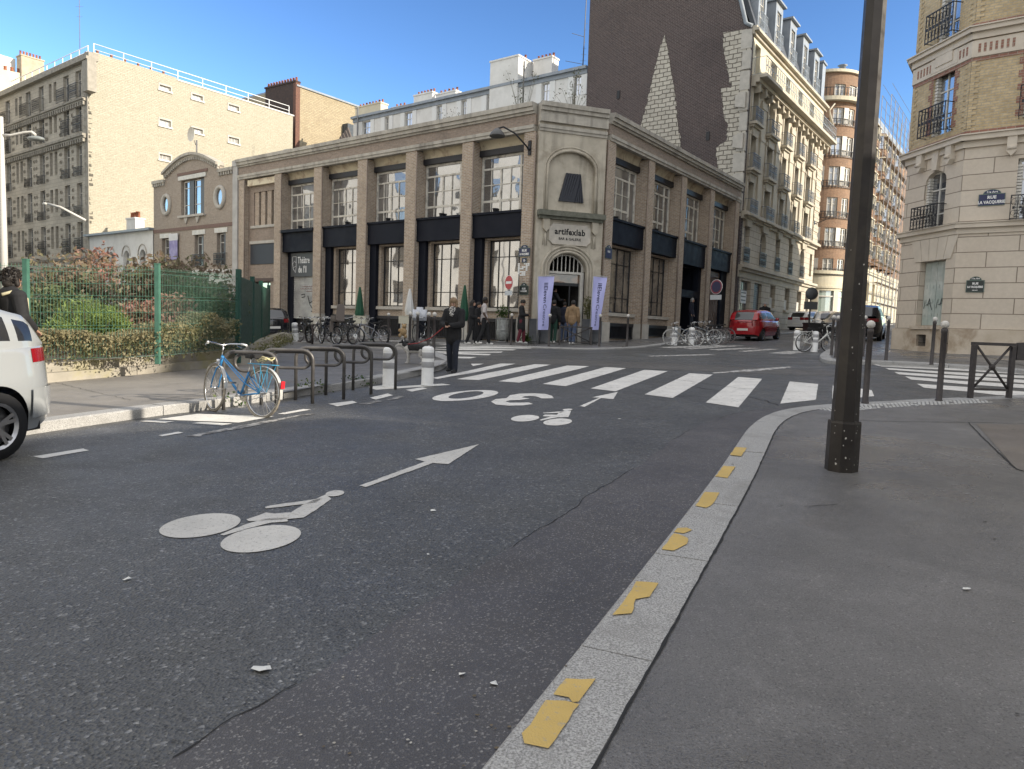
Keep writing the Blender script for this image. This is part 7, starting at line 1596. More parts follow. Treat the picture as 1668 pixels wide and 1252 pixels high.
# solid green gate panels turning away
gt = thing('panel_fence', 'dark green solid panel fence running back from the mesh fence', 'fence', (fc.x, fc.y, zg_(fc)+.4)); off = Vector(gt.location)
ge = P(437, 549, .3); pts = [fc, fc.lerp(ge, .33), fc.lerp(ge, .62), fc.lerp(ge, 1)]
for i, a in enumerate(pts):
    b = MB(); p = Vector((a.x, a.y, zg_(a)))-off; b.box(p.x-.05, p.x+.05, p.y-.05, p.y+.05, p.z+.2, p.z+2.35); b.build('post', mFEND, gt)
    if i < 3:
        c = pts[i+1]; b = MB(); b.face([fpt(a, c, .01, .35, .02), fpt(a, c, .99, .35, .02), fpt(a, c, .99, 2.2, .02), fpt(a, c, .01, 2.2, .02)]); b.face([fpt(a, c, .01, .35, -.01), fpt(a, c, .99, .35, -.01), fpt(a, c, .99, 2.2, -.01), fpt(a, c, .01, 2.2, -.01)])
        for k in range(9): t0 = .02+k*.107; b.face([fpt(a, c, t0, .36, -.035), fpt(a, c, t0+.05, .36, -.035), fpt(a, c, t0+.05, 2.18, -.035), fpt(a, c, t0, 2.18, -.035)])
        b.build('panel', mFEND, gt)
p = P(465, 553, .2); t = thing('boulder', 'rough pale stone block at the end of the green panel fence', 'rock', p); b = MB(); rr = random.Random(3); b.ball((0, 0, .08), .3, 10, 1.2, .8, .75); b.v = [v*(1+.3*noise.noise(v*3)) for v in b.v]; b.build('stone', mBED, t)
# shrubs
def shrub(lab, c, r, n, size, m, seed, stems=5, shape=None, ar=.45, up=0):
    z = G(c[0], c[1])+.42; t = thing('shrub', lab, 'shrub', (c[0], c[1], z)); rr = random.Random(seed)
    b = MB()
    for k in range(stems): a = rr.uniform(0, 6.28); b.tube([(.1*cos(a), .1*sin(a), 0), (r[0]*.4*cos(a), r[1]*.4*sin(a), r[2]*.9), (r[0]*.7*cos(a), r[1]*.7*sin(a), r[2]*1.6)], .025, 4, .006)
    b.build('stem', mat('bark', (.07, .05, .035), rough=.9), t)
    b = MB(); blobs = []
    for k in range(9): v = Vector((rr.gauss(0, 1), rr.gauss(0, 1), rr.gauss(0, .8))).normalized(); blobs.append((Vector((v.x*r[0]*.55, v.y*r[1]*.55, r[2]+v.z*r[2]*.5)), rr.uniform(.4, .62)))
    for k in range(n):
        bc, s = blobs[k % 9]; q = ellip(bc, (r[0]*s, r[1]*s, r[2]*s), .4)(rr)
        if q.z < 0: continue
        leaves(b, 1, lambda _: q, size, rr, up, ar)
    b.build('foliage', m, t); return t
LRED = leafmat('photinia_leaf', (.18, .145, .10), (.22, .15, .11), (.14, .145, .075)); LREDB = leafmat('photinia_red_tip', (.30, .15, .125), (.38, .21, .17), (.18, .15, .09)); LGRN = leafmat('bright_green_leaf', (.16, .22, .06), (.22, .29, .08), (.12, .17, .05)); LDRY = leafmat('dry_hedge_leaf', (.21, .185, .105), (.29, .255, .145), (.13, .135, .06)); LDK = leafmat('dark_green_leaf', (.07, .095, .045), (.10, .125, .06), (.13, .15, .065))
pt = lambda u, v, Y: atY(u, v, Y)
def at2(u, Y): q = atY(u, 520, Y); return (q.x, q.y)
shrub('tall reddish brown shrub behind the mesh fence, left of centre', at2(185, 21), (2.6, 2.0, 1.45), 5200, .085, LRED, 1)
shrub('reddish brown shrub rising behind the second fence post', at2(275, 20), (2.0, 1.6, 1.35), 4200, .085, LRED, 2)
shrub('tall red leaved sprouting shrub at the back of the bed', at2(155, 22.5), (.9, .8, 1.65), 1300, .09, LREDB, 3)
shrub('pink tipped shrub just behind the middle fence post', at2(262, 16.5), (1.05, .8, .72), 2600, .06, LREDB, 4)
shrub('bright green grassy shrub in the sun behind the fence', at2(142, 15.6), (1.15, .7, .62), 4200, .075, LGRN, 5, ar=.15, up=0)
shrub('dark green shrub beside the panel fence', at2(330, 18.6), (1.25, 1.0, .95), 3600, .06, LDK, 6)
shrub('dark leafy shrub low behind the left fence panel', at2(80, 18), (1.8, 1.2, .9), 3000, .07, LDK, 7)
# clipped dry hedge along the fence: one continuous mass
b = MB(); rr = random.Random(31); L = (fc-fl).length
def hedge_pt(rnd):
    t = rnd.random(); q = fl.lerp(fa, t*4) if t < .25 else (fa.lerp(fb, (t-.25)/.35) if t < .6 else fb.lerp(fc, (t-.6)/.4))
    d = rnd.uniform(-.12, .75); h = .55+.28*noise.noise((q.x*1.3, q.y*1.3, 0))+(.1 if t < .6 else .25); z = h*(1-abs(rnd.gauss(0, .36))); 
    if z < 0.02: z = rnd.uniform(.02, h)
    n_ = nw; return Vector((q.x+n_.x*d, q.y+n_.y*d, G(q.x, q.y)+.40+z))
leaves(b, 17000, hedge_pt, .034, rr, ar=.5)
h = b.build('hedge', LDRY); tag(h, 'dry low hedge along the foot of the mesh fence', 'hedge', kind='stuff')
b = MB(); rr = random.Random(5)
def kerb_plants(rnd):
    k = rnd.choice([(500, 641), (508, 640), (516, 638), (579, 629), (586, 628), (372, 661)]); p = P(*k); return Vector((p.x+rnd.gauss(0, .12), p.y+rnd.gauss(0, .08), p.z+abs(rnd.gauss(0, .09))))
leaves(b, 420, kerb_plants, .035, rr); o = b.build('weeds', LG2); tag(o, 'weeds sprouting along the kerb under the hoop stands', 'weeds', kind='stuff')
b = MB(); rr = random.Random(8)
def moss(rnd): q = w2.lerp(w3, rnd.random()); return Vector((q.x+rnd.gauss(.0, .14), q.y+rnd.gauss(0, .2), G(q.x, q.y)+.13+abs(rnd.gauss(.12, .12))))
leaves(b, 1500, moss, .035, rr); o = b.build('ground_cover', leafmat('moss_leaf', (.10, .11, .03), (.15, .15, .05), (.2, .19, .08))); tag(o, 'mossy ground cover along the bed wall beside the panel fence', 'ground cover', kind='stuff')
# leggy weeds growing on the roof behind the parapet
for u_px, zz in (((725, 187), 1.1), ((853, 158), 1.6), ((935, 158), 1.3)):
    u, z = FA.inv(u_px[0], u_px[1], -2.5); q = FA(u, -2.5, 10.45); t = thing('roof_plant', {725: 'bare twiggy shrub on the flat roof, leftmost of three', 853: 'bare twiggy shrub on the flat roof beside the flue pipe', 935: 'leafy shrub on the flat roof next to the dark gable'}[u_px[0]], 'plant', q); b = MB(); rr = random.Random(u_px[0])
    for k in range(14): a = rr.uniform(0, 6.28); e = Vector((.9*cos(a)*rr.random(), .5*sin(a), zz*rr.uniform(.9, 1.9))); b.tube([(0, 0, 0), e*.5+Vector((0, 0, .2)), e], .018, 3, .005); leaves(b, 10, ellip(e, (.25, .2, .3)), .05, rr)
    b.build('twigs', leafmat('twig_leaf', (.12, .10, .07), (.16, .14, .09), (.10, .12, .05)), t)
# ================================================================ CARS
mTYR = mat('car_tyre', (.014, .014, .015), rough=.8); mALU = mat('alloy_rim', (.45, .45, .46), rough=.3, metal=.9); mCGL = glass('car_glass', (.010, .011, .013), .07, 0, .01)
mRED = mat('tail_lamp_red', (.22, .006, .012), rough=.12, coat=1); mLCL = mat('lamp_clear', (.62, .60, .58), rough=.12, coat=1); mPLT = mat('number_plate', (.68, .67, .62), rough=.4); mTRIM = mat('black_trim', (.018, .018, .02), rough=.55)
def car(lab, body, L=4.0, W=1.7, Hh=1.5, wb=2.45, fo=.8, R_=.30, sil=None, belt0=.92, belt1=.98, sill=.22, lowtrim=False, tail='hatch', group=None):
    t = thing('parked_car' if 'parked' in lab else 'car', lab, 'car', group=group); hw = W/2
    yr, yf = -L/2, L/2; ya = yf-fo; yb_ = ya-wb
    sil = sil or [(yr, .9), (yr+.05, 1.0), (yr+.35, Hh-.12), (yr+.7, Hh-.02), (yr+1.6, Hh), (yr+2.1, Hh-.06), (yf-1.0, .98), (yf-.5, .88), (yf-.05, .72), (yf, .62)]
    def ip(tab, y):
        for (a, p), (c, q) in zip(tab, tab[1:]):
            if a <= y <= c: k = (y-a)/(c-a); k = k*k*(3-2*k)*.5+k*.5; return p+(q-p)*k
        return tab[0][1] if y < tab[0][0] else tab[-1][1]
    S = lambda y: ip(sil, y); B = lambda y: belt1+(belt0-belt1)*(y-yr)/L
    def plan(y): 
        u = abs(y)/(L/2); return max(.72, (1-max(0, u-.0)**9*.28)) if y < 0 else max(.62, 1-u**6*.38)
    def zl(y):
        z = sill
        for c in (ya, yb_):
            d = abs(y-c); Ra = R_+.055
            if d < Ra: z = max(z, R_+sqrt(Ra*Ra-d*d))
        if y < yr+.3: z = max(z, sill+.1*(1-(y-yr)/.3))
        return z
    def wz(y, z): 
        k = (z-sill)/(belt1-sill); k = min(1, max(0, k)); pr = .93+.07*sin(min(1, k*1.7)*pi/2)-.05*max(0, k-.6)/.4
        return hw*plan(y)*pr
    ys = sorted({yr+L*i/90 for i in range(91)} | {c+(R_+.055)*k for c in (ya, yb_) for k in (-1, -.97, 1, .97)})
    NR = 10
    b = MB(); ring = []
    for y in ys:
        top = min(B(y), S(y)); bot = min(zl(y), top-.02); ring.append([(wz(y, bot+(top-bot)*k/NR), y, bot+(top-bot)*k/NR) for k in range(NR+1)])
    for A, C in zip(ring, ring[1:]):
        for s in (1, -1):
            for k in range(NR): q = [A[k], C[k], C[k+1], A[k+1]]; q = [(s*x, y, z) for x, y, z in q]; b.face(q if s > 0 else q[::-1], True)
        ta, tc = A[-1], C[-1]; ca, cc = .04*min(1, (S(ta[1])-ta[2])*0+1), .04
        NX = 6
        for i in range(NX):
            x0, x1 = -1+2*i/NX, -1+2*(i+1)/NX; f = lambda p, x: (p[0]*x, p[1], p[2]+.035*(1-x*x))
            b.face([f(ta, x0), f(ta, x1), f(tc, x1), f(tc, x0)], True)
    for rg, s in ((ring[0], 1), (ring[-1], -1)):
        for k in range(NR): b.face([(-rg[k][0], rg[k][1], rg[k][2]), (rg[k][0], rg[k][1], rg[k][2]), (rg[k+1][0], rg[k+1][1], rg[k+1][2]), (-rg[k+1][0], rg[k+1][1], rg[k+1][2])], True)
    # roof + pillars
    gl = MB(); gy = [y for y in ys if S(y) > B(y)+.015]; NS = 5; rr_ = []
    for y in gy:
        top, bl = S(y), B(y); w0 = wz(y, bl)*.985; kk = (top-bl)/(Hh-bl); w1 = w0-(w0-hw*.74)*min(1, kk)
        side = [(w0+(w1-w0)*k/NS+.02*sin(pi*k/NS), y, bl+(top-.05*kk-bl)*k/NS) for k in range(NS+1)]
        rr_.append((side, top, w1))
    y0g, y1g = gy[0], gy[-1]; peak = [y for y in gy if S(y) > Hh-.13]; yp0, yp1 = peak[0], peak[-1]
    for (sa, ta, wa_), (sc2, tc, wc_) in zip(rr_, rr_[1:]):
        ym = (sa[0][1]+sc2[0][1])/2
        for s in (1, -1):
            for k in range(NS):
                q = [(s*x, y, z) for x, y, z in (sa[k], sc2[k], sc2[k+1], sa[k+1])]; q = q if s > 0 else q[::-1]
                pillar = any(abs(ym-c) < .045 for c in (yp0+.10, (yp0+yp1)/2-.05)) or ym < yp0-.12 or ym > yp1+.42
                (gl if (0 < k < NS-0 and k < NS-0 and not pillar and k < 4) or (k == 0 and False) else b).face(q, True)
        slope = abs(tc-ta)/max(1e-6, abs(sc2[0][1]-sa[0][1])); isg = (ym > yp1 or (ym < yp0)) and slope > .25
        NX = 6
        for i in range(NX):
            x0, x1 = -1+2*i/NX, -1+2*(i+1)/NX; f = lambda w_, p, tp, x: (w_*x*1.0, p[NS][1], p[NS][2]+(tp-p[NS][2])*(1-x**2))
            (gl if isg and 0 < i < NX-1 else b).face([f(wa_, sa, ta, x0), f(wa_, sa, ta, x1), f(wc_, sc2, tc, x1), f(wc_, sc2, tc, x0)], True)
    b.build('body', body, t); gl.build('window', mCGL, t)
    b = MB(); b.box(-hw*.86, hw*.86, yr+.25, yf-.3, sill-.02, .62); b.build('underbody', mTRIM, t)
    for c in (ya, yb_):
        for s in (1, -1):
            x1 = s*(hw-.02); x0 = s*(hw-.22); b = MB(); prof = [(R_*.66, 0), (R_*.97, 0), (R_, .25), (R_, .75), (R_*.97, 1), (R_*.68, 1)]
            def wv(r, k, a): return (x0+(x1-x0)*k, c+r*cos(a), R_+r*sin(a))
            for (r0, k0), (r1, k1) in zip(prof, prof[1:]):
                for i in range(28): a, e = 2*pi*i/28, 2*pi*(i+1)/28; b.face([wv(r0, k0, a), wv(r0, k0, e), wv(r1, k1, e), wv(r1, k1, a)], True)
            w_ = b.build('wheel', mTYR, t)
            b = MB()
            for i in range(28): a, e = 2*pi*i/28, 2*pi*(i+1)/28; b.face([wv(R_*.60, .86, a), wv(R_*.60, .86, e), wv(R_*.69, 1.0, e), wv(R_*.69, 1.0, a)], True); b.face([wv(.0, .5, a), wv(R_*.62, .55, a), wv(R_*.62, .55, e)], True)
            for i in range(5):
                a = 2*pi*i/5+.3
                for da in (-.16, .16): b.face([wv(R_*.1, .9, a-.5), wv(R_*.1, .9, a+.5), wv(R_*.64, .93, a+da+.09), wv(R_*.64, .93, a+da-.09)])
            b.face([wv(R_*.14, .94, 2*pi*i/12) for i in range(12)]); b.build('rim', mALU, w_)
    def patch(nm, m, y0, y1, z0, z1, sides=(1, -1), cap=None, d=.006):
        for s in sides:
            b = MB(); n = 8; g = [[(s*(wz(y0+(y1-y0)*i/n, z0+(z1-z0)*j/4)+d), y0+(y1-y0)*i/n, z0+(z1-z0)*j/4) for j in range(5)] for i in range(n+1)]
            for i in range(n):
                for j in range(4): b.face([g[i][j], g[i+1][j], g[i+1][j+1], g[i][j+1]], True)
            if cap:
                e = 0 if y0 < 0 else n; yy = (y0 if y0 < 0 else y1)+(-d if y0 < 0 else d)
                for j in range(4): p, q = g[e][j], g[e][j+1]; b.face([(p[0], p[1], p[2]), (q[0], q[1], q[2]), (q[0]-s*cap, yy, q[2]), (p[0]-s*cap, yy, p[2])], True)
            b.build(nm, m, t)
    t_ = dict(patch=patch, yr=yr, yf=yf, hw=hw, wz=wz, B=B, plan=plan, ya=ya, yb=yb_)
    b = MB(); b.box(-.26, .26, yr-.012, yr-.002, .50 if tail != 'suv' else .72, .61 if tail != 'suv' else .83); b.build('number_plate', mPLT, t)
    for s in (1, -1): b = MB(); b.ball((s*(hw+.09), yp1+.15, B(0)+.08), .1, 8, 1, .7, .8); b.build('mirror', body, t)
    if lowtrim: patch('bumper_trim', mTRIM, yr, yb_-R_-.08, sill+.06, .46, cap=.3)
    b = MB(); b.box(-hw*.70, hw*.70, yr-.008, yr-.001, sill+.1, .40); b.build('bumper_trim', mTRIM if lowtrim else body, t)
    return t, t_
def park(o, px=None, head=0, loc=None):
    p = Vector(loc) if loc else P(*px); o.location = (p.x, p.y, G(p.x, p.y)+.002)
    o.rotation_euler = (Vector((0, 0, 1)).rotation_difference(GN).to_matrix() @ Matrix.Rotation(head, 3, 'Z')).to_euler()
# silver white car cut by the left frame edge
mSW_ = mat('silver_white_paint', (.27, .285, .295), rough=.22, coat=1)
c1, k = car('silver white hatchback cut off by the left edge of the view', mSW_, 4.25, 1.80, 1.58, 2.58, .85, .335, belt0=.98, belt1=1.08, sill=.24, lowtrim=False,
            sil=[(-2.125, .98), (-2.05, 1.12), (-1.78, 1.44), (-1.4, 1.54), (-.5, 1.58), (.1, 1.54), (1.05, 1.05), (1.6, .97), (2.05, .78), (2.125, .66)])
k['patch']('tail_light', mRED, k['yr']+.02, k['yr']+.34, .92, 1.06, cap=.34)
k['patch']('bumper', mSW_, k['yr'], k['yb']-.40, .36, .66, cap=.5, d=.035)
b = MB(); b.box(-.5, .5, k['yr']-.05, k['yr']-.04, .44, .50); b.build('reflector', mRED, c1)
park(c1, loc=(-6.03, 5.65, 0), head=R(180-12))
# red hatchback
mCRED = mat('car_red', (.34, .008, .014), rough=.25, coat=1)
c2, k = car('red hatchback parked on the far right of the crossing', mCRED, 3.75, 1.68, 1.52, 2.42, .72, .29)
k['patch']('tail_light', mRED, k['yr']+.0, k['yr']+.22, .72, .98, cap=.16)
p = P(1196, 555); hd = -R(36.57)
park(c2, loc=(p.x+sin(R(36.57))*1.95+.35, p.y+cos(R(36.57))*1.95, 0), head=hd)
b = MB(); b.tube([(-.05, -1.70, 1.06), (.28, -1.62, 1.2)], .012, 4); b.build('rear_wiper', mTRIM, c2)
# black car at the left behind the panel fence
mCBL = mat('car_black', (.010, .011, .016), rough=.2, coat=1)
c3, k = car('black car parked behind the green panel fence, tail towards the viewer', mCBL, 4.3, 1.78, 1.48, 2.6, .85, .31)
k['patch']('tail_light', mRED, k['yr']+.0, k['yr']+.25, .78, .95, cap=.2)
p = P(446, 553); park(c3, loc=(p.x-1.35, p.y+1.75, 0), head=R(40))
# black suv at right
c4, k = car('black sport utility car parked beyond the yellow brick corner house', mCBL, 4.6, 1.9, 1.78, 2.8, .9, .37, belt0=1.05, belt1=1.15, sill=.3, tail='suv',
            sil=[(-2.3, 1.1), (-2.25, 1.25), (-2.0, 1.68), (-1.6, 1.77), (-.6, 1.78), (.1, 1.74), (1.0, 1.18), (1.6, 1.1), (2.2, .95), (2.3, .8)])
k['patch']('tail_light', mRED, k['yr']+.0, k['yr']+.2, 1.0, 1.14, cap=.35)
b = MB(); b.box(-.70, -.66, -1.6, .2, 1.77, 1.82); b.box(.66, .70, -1.6, .2, 1.77, 1.82); b.build('roof_rail', mALU, c4)
p = P(1424, 561); park(c4, loc=(p.x+1.1, p.y+3.4, 0), head=-R(30))
c5, k = car('dark grey car parked half hidden behind the lamp post', mat('car_grey', (.05, .05, .055), rough=.3, coat=1), 4.2, 1.76, 1.46, 2.6, .85, .31)
p = P(1398, 556); park(c5, loc=(p.x+.9, p.y+3.6, 0), head=R(180-36))
mCW = mat('car_white', (.68, .68, .67), rough=.25, coat=1)
c6, k = car('white saloon driving away in the distance with a red tail lamp', mCW, 4.5, 1.8, 1.45, 2.7, .9, .32)
k['patch']('tail_light', mRED, k['yr']+.0, k['yr']+.35, .80, 1.0, cap=.35)
p = P(1331, 534); park(c6, loc=(atY(1331, 530, 52).x, 53, 0), head=-R(50))
c7, k = car('white car facing the viewer beside the lamp post', mCW, 4.2, 1.76, 1.46, 2.55, .85, .31)
for s in (1, -1): b = MB(); b.ball((s*.62, k['yf']-.28, .72), .16, 10, 1.2, 1.3, .7); b.build('headlight', mLCL, c7)
b = MB(); b.box(-.35, .35, k['yf']-.02, k['yf']+.02, .35, .52); b.build('grille', mTRIM, c7)
park(c7, loc=(atY(1362, 540, 41).x, 42, 0), head=R(180-20))
# ================================================================ PEOPLE AND DOG
def blob(segs, voxel, smooth=3, mats=None, name='x', parent=None, balls=()):
    """one continuous surface grown over tapered limbs (voxel union of capsules)"""
    b = MB()
    for sgm in segs:
        p, q, r0, r1 = Vector(sgm[0]), Vector(sgm[1]), sgm[2], sgm[3]; fx = sgm[4] if len(sgm) > 4 else None
        d = q-p; L = d.length; t = d/L if L > 1e-6 else Vector((0, 0, 1)); a = (Vector(fx[0]) if fx else t.orthogonal()); a = (a-t*a.dot(t)).normalized(); c = t.cross(a); k_ = fx[1] if fx else 1.0
        rings = []; n = 12
        for j in range(4): al = -pi/2+pi/2*j/4; rings.append((p+t*r0*sin(al), r0*cos(al)))
        rings.append((p, r0)); rings.append((q, r1))
        for j in range(1, 5): al = pi/2*j/4; rings.append((q+t*r1*sin(al), r1*cos(al)))
        R_ = [[o+(a*cos(2*pi*i/n)+c*k_*sin(2*pi*i/n))*max(r, 1e-4) for i in range(n)] for o, r in rings]
        for A, C in zip(R_, R_[1:]):
            for i in range(n): b.face([A[i], A[(i+1) % n], C[(i+1) % n], C[i]])
        b.face(R_[0][::-1]); b.face(R_[-1])
    for (c, r, sx, sy, sz) in balls: b.ball(c, r, 14, sx, sy, sz)
    me = b.mesh('tmp', [], Vector((0, 0, 0)))
    bm = bmesh.new(); bm.from_mesh(me); bmesh.ops.remove_doubles(bm, verts=bm.verts, dist=1e-5); bm.to_mesh(me); bm.free()
    o = bpy.data.objects.new('tmp', me); COL.objects.link(o)
    m = o.modifiers.new('r', 'REMESH'); m.mode = 'VOXEL'; m.voxel_size = voxel; m.use_smooth_shade = True
    if smooth: s = o.modifiers.new('s', 'SMOOTH'); s.factor = .5; s.iterations = smooth
    dg = bpy.context.evaluated_depsgraph_get(); me2 = bpy.data.meshes.new_from_object(o.evaluated_get(dg)); bpy.data.objects.remove(o); bpy.data.meshes.remove(me)
    me2.materials.clear(); me2.materials.append(mats); me2.name = name; o = bpy.data.objects.new(name, me2); COL.objects.link(o); o.parent = parent; return o
mSKIN = mat('skin', (.42, .26, .19), (.36, .21, .15), scale=9, rough=.55); mSKIND = mat('dark_skin', (.075, .045, .032), (.06, .035, .025), scale=9, rough=.5)
mHBL = mat('dark_hair', (.012, .010, .009), (.022, .017, .014), scale=25, rough=.6); mHBR = mat('blond_brown_hair', (.17, .115, .065), (.26, .18, .11), scale=22, rough=.6); mHGR = mat('grey_hair', (.3, .29, .28), rough=.7)
cl = lambda n, c, k=.75: mat(n, c, tuple(x*k for x in c), scale=9, rough=.9, bs=.25, bscale=18)
mCBK = cl('black_cloth', (.016, .016, .018)); mNVC = cl('navy_cloth', (.018, .020, .035)); mDEN = cl('blue_denim', (.085, .115, .19)); mDKD = cl('dark_denim', (.018, .022, .034)); mBRN = cl('brown_hoodie', (.26, .175, .10)); mGRT = cl('green_trousers', (.022, .062, .045)); mBUR = cl('burgundy_trousers', (.13, .022, .035)); mTEE = cl('pale_tee', (.50, .46, .45)); mWSH = mat('white_shoe', (.62, .61, .58), rough=.6); mBSH = mat('black_shoe', (.015, .015, .016), rough=.5); mOLV = cl('olive_bag', (.22, .21, .10)); mSCF = mat('patterned_scarf', (.55, .53, .5), (.03, .03, .03), scale=28, rough=.9, lo=.46, hi=.54)
def person(lab, px=None, dz=.12, face=0, H=1.72, skin=None, hair=mHBL, hairlen=.0, top=mCBK, legs=mDKD, shoes=mWSH, toplen=.02, stride=0, armL=None, armR=None, bend=0, head=0, hood=False, cap=None, loc=None, bulk=1.0, scarf=None, short=False, vox=.012, fingers=True, coat=0, group=None):
    """stands at the origin facing +y; face = heading in radians"""
    t = thing('person', lab, 'person', group=group); s = H/1.72; skin = skin or mSKIN
    p = Vector(loc) if loc else P(px[0], px[1], dz); t.location = p; t.rotation_euler = (0, 0, face)
    V = lambda x, y, z: Vector((x*s, y*s, z*s)); B_ = lambda v: v  # bend
    def bd(v):
        if v.z > .95*s: a = bend; q = v-V(0, 0, .95); return V(0, 0, .95)+Vector((q.x, q.y*cos(a)+q.z*sin(a), -q.y*sin(a)+q.z*cos(a)))
        return v
    hipz = .92
    hL, hR = V(-.09, 0, hipz), V(.09, 0, hipz); kL, kR = V(-.10, .03+stride*.18, .50), V(.10, .03-stride*.12, .50)
    aL, aR = V(-.10, stride*.30, .085), V(.10, -stride*.30, .085+abs(stride)*.05)
    sL, sR = bd(V(-.185, -.01, 1.42)), bd(V(.185, -.01, 1.42))
    def arm(spec, sh, sg):
        if spec is None: spec = ((sg*.25, -.02, 1.14), (sg*.24, .07, .90))
        return bd(V(*spec[0])) if spec[0][2] > .95 else V(*spec[0]), bd(V(*spec[1])) if spec[1][2] > .95 else V(*spec[1])
    eL, wL = arm(armL, sL, -1); eR, wR = arm(armR, sR, 1)
    nk, hd0 = bd(V(0, .0, 1.46)), bd(V(0, .03, 1.60)); fw = Vector((sin(0), cos(head), -sin(head)))
    X = ((1, 0, 0), .62)
    body = [(hL, kL, .085*s, .058*s), (kL, aL, .056*s, .036*s), (hR, kR, .085*s, .058*s), (kR, aR, .056*s, .036*s), (V(-.06, 0, .95), V(.06, 0, .95), .10*s, .10*s), (bd(V(0, 0, .98)), bd(V(0, 0, 1.15)), .13*s, .125*s, X), (bd(V(0, 0, 1.15)), bd(V(0, 0, 1.36)), .125*s, .155*s, X), (sL, sR, .06*s, .06*s), (nk, hd0, .052*s, .05*s),
            (sL, eL, .052*s, .042*s), (eL, wL, .041*s, .028*s), (sR, eR, .052*s, .042*s), (eR, wR, .041*s, .028*s)]
    for a_, st_ in ((aL, 1), (aR, 1)): body.append((a_+V(0, -.03, -.05), a_+V(0, .12, -.06), .03*s, .028*s))
    hc = hd0+V(0, .0, .04)
    heads = [(hc, .093*s, .82, 1.0, 1.22)]
    # face: brow, nose, chin, ears
    f = fw; up = Vector((0, sin(head), cos(head)))
    body += [(hc+f*.075*s-up*.065*s, hc+f*.07*s-up*.08*s, .030*s, .026*s), (hc+f*.088*s+up*.012*s, hc+f*.103*s-up*.02*s, .011*s, .015*s), (hc+f*.078*s-up*.05*s+V(-.018, 0, 0), hc+f*.078*s-up*.05*s+V(.018, 0, 0), .010*s, .010*s)]
    for sg in (-1, 1): body.append((hc+V(sg*.076, -.005, .02), hc+V(sg*.078, -.005, -.02), .013*s, .011*s)); body.append((hc+f*.075*s+up*.03*s+V(sg*.02, 0, 0), hc+f*.073*s+up*.028*s+V(sg*.042, 0, 0), .012*s, .012*s))
    # hands: palm, four unequal fingers, thumb
    for e, w_, sg in ((eL, wL, -1), (eR, wR, 1)):
        d = (w_-e).normalized(); sd = Vector((0, 0, 1)).cross(d); sd = sd.normalized() if sd.length > .1 else Vector((0, 1, 0)); nrm = d.cross(sd)
        pc = w_+d*.045*s; body.append((w_+d*.01*s, pc+d*.02*s, .026*s, .032*s, (tuple(sd), .5)))
        if fingers:
            for i, ln in enumerate((.062, .072, .068, .052)):
                q = pc+d*.04*s+sd*(.027-.018*i)*s; m_ = q+d*ln*.55*s; body.append((q, m_, .0095*s, .009*s)); body.append((m_, m_+(d*.7+nrm*-.6*sg*0-Vector((0, 0, .5))).normalized()*ln*.5*s, .009*s, .0075*s))
            body.append((pc+sd*.03*s, pc+sd*.058*s+d*.03*s, .011*s, .009*s))
    blob(body, min(vox, .010), 2, skin, 'body', t, heads)
    for sg in (-1, 1):
        b = MB(); b.ball(hc+f*.083*s+up*.018*s+V(sg*.031, 0, 0), .011*s, 8); b.build('eye', mBLK, t)
    g = 1.0
    tr = [(hL, kL, .098*s*g, .076*s*g), (kL, aL+V(0, 0, -.0), .074*s, .064*s), (hR, kR, .098*s*g, .076*s*g), (kR, aR, .074*s, .064*s), (V(-.07, 0, .95), V(.07, 0, .95), .108*s, .108*s)]
    blob(tr, vox, 3, legs, 'trousers', t)
    for a_ in (aL, aR): blob([(a_+V(0, -.045, -.045), a_+V(0, .14, -.052), .042*s, .036*s), (a_+V(0, -.03, -.02), a_+V(0, .02, .0), .045*s, .045*s)], .009, 2, shoes, 'shoe', t)
    z0 = .90-coat; k = bulk
    tp = [(bd(V(0, 0, max(z0, .95)+.04)), bd(V(0, 0, 1.18)), .158*s*k, .152*s*k, X), (bd(V(0, 0, 1.18)), bd(V(0, 0, 1.37)), .152*s*k, .170*s*k, X), (sL, sR, .078*s*k, .078*s*k)]
    X2 = ((1, 0, 0), .86); tp.append((V(0, 0, z0+.03), bd(V(0, 0, 1.04)), .165*s*k**.6+coat*.07, .160*s*k**.8, X2))
    if short: tp += [(sL, sL.lerp(eL, .75), .072*s*k, .066*s*k), (sR, sR.lerp(eR, .75), .072*s*k, .066*s*k)]
    else: tp += [(sL, eL, .075*s*k, .065*s*k), (eL, eL.lerp(wL, .95), .064*s*k, .048*s*k), (sR, eR, .075*s*k, .065*s*k), (eR, eR.lerp(wR, .95), .064*s*k, .048*s*k)]
    tp.append((nk-V(0, 0, .03), nk+V(0, .005, .03), .075*s, .068*s))
    if hood: tp.append((nk+V(0, -.07, .0), nk+V(0, -.09, -.06), .085*s, .07*s))
    blob(tp, vox, 3, top, 'jacket' if not short else 't_shirt', t)
    if cap:
        o = blob([(hc+up*.035*s-f*.02*s, hc+up*.06*s+f*.0*s, .100*s, .092*s)], .009, 2, cap, 'cap', t)
        b = MB(); q = hc+up*.055*s+f*.09*s; sd = Vector((1, 0, 0)); b.face([q-sd*.07*s, q+sd*.07*s, q+sd*.055*s+f*.075*s-up*.012*s, q-sd*.055*s+f*.075*s-up*.012*s]); b.face([v-up*.008 for v in (q-sd*.055*s+f*.075*s-up*.012*s, q+sd*.055*s+f*.075*s-up*.012*s, q+sd*.07*s, q-sd*.07*s)]); b.build('cap_peak', cap, o)
    else:
        hs = [(hc+up*.03*s-f*.022*s, hc+up*.05*s-f*.005*s, .096*s, .094*s)]
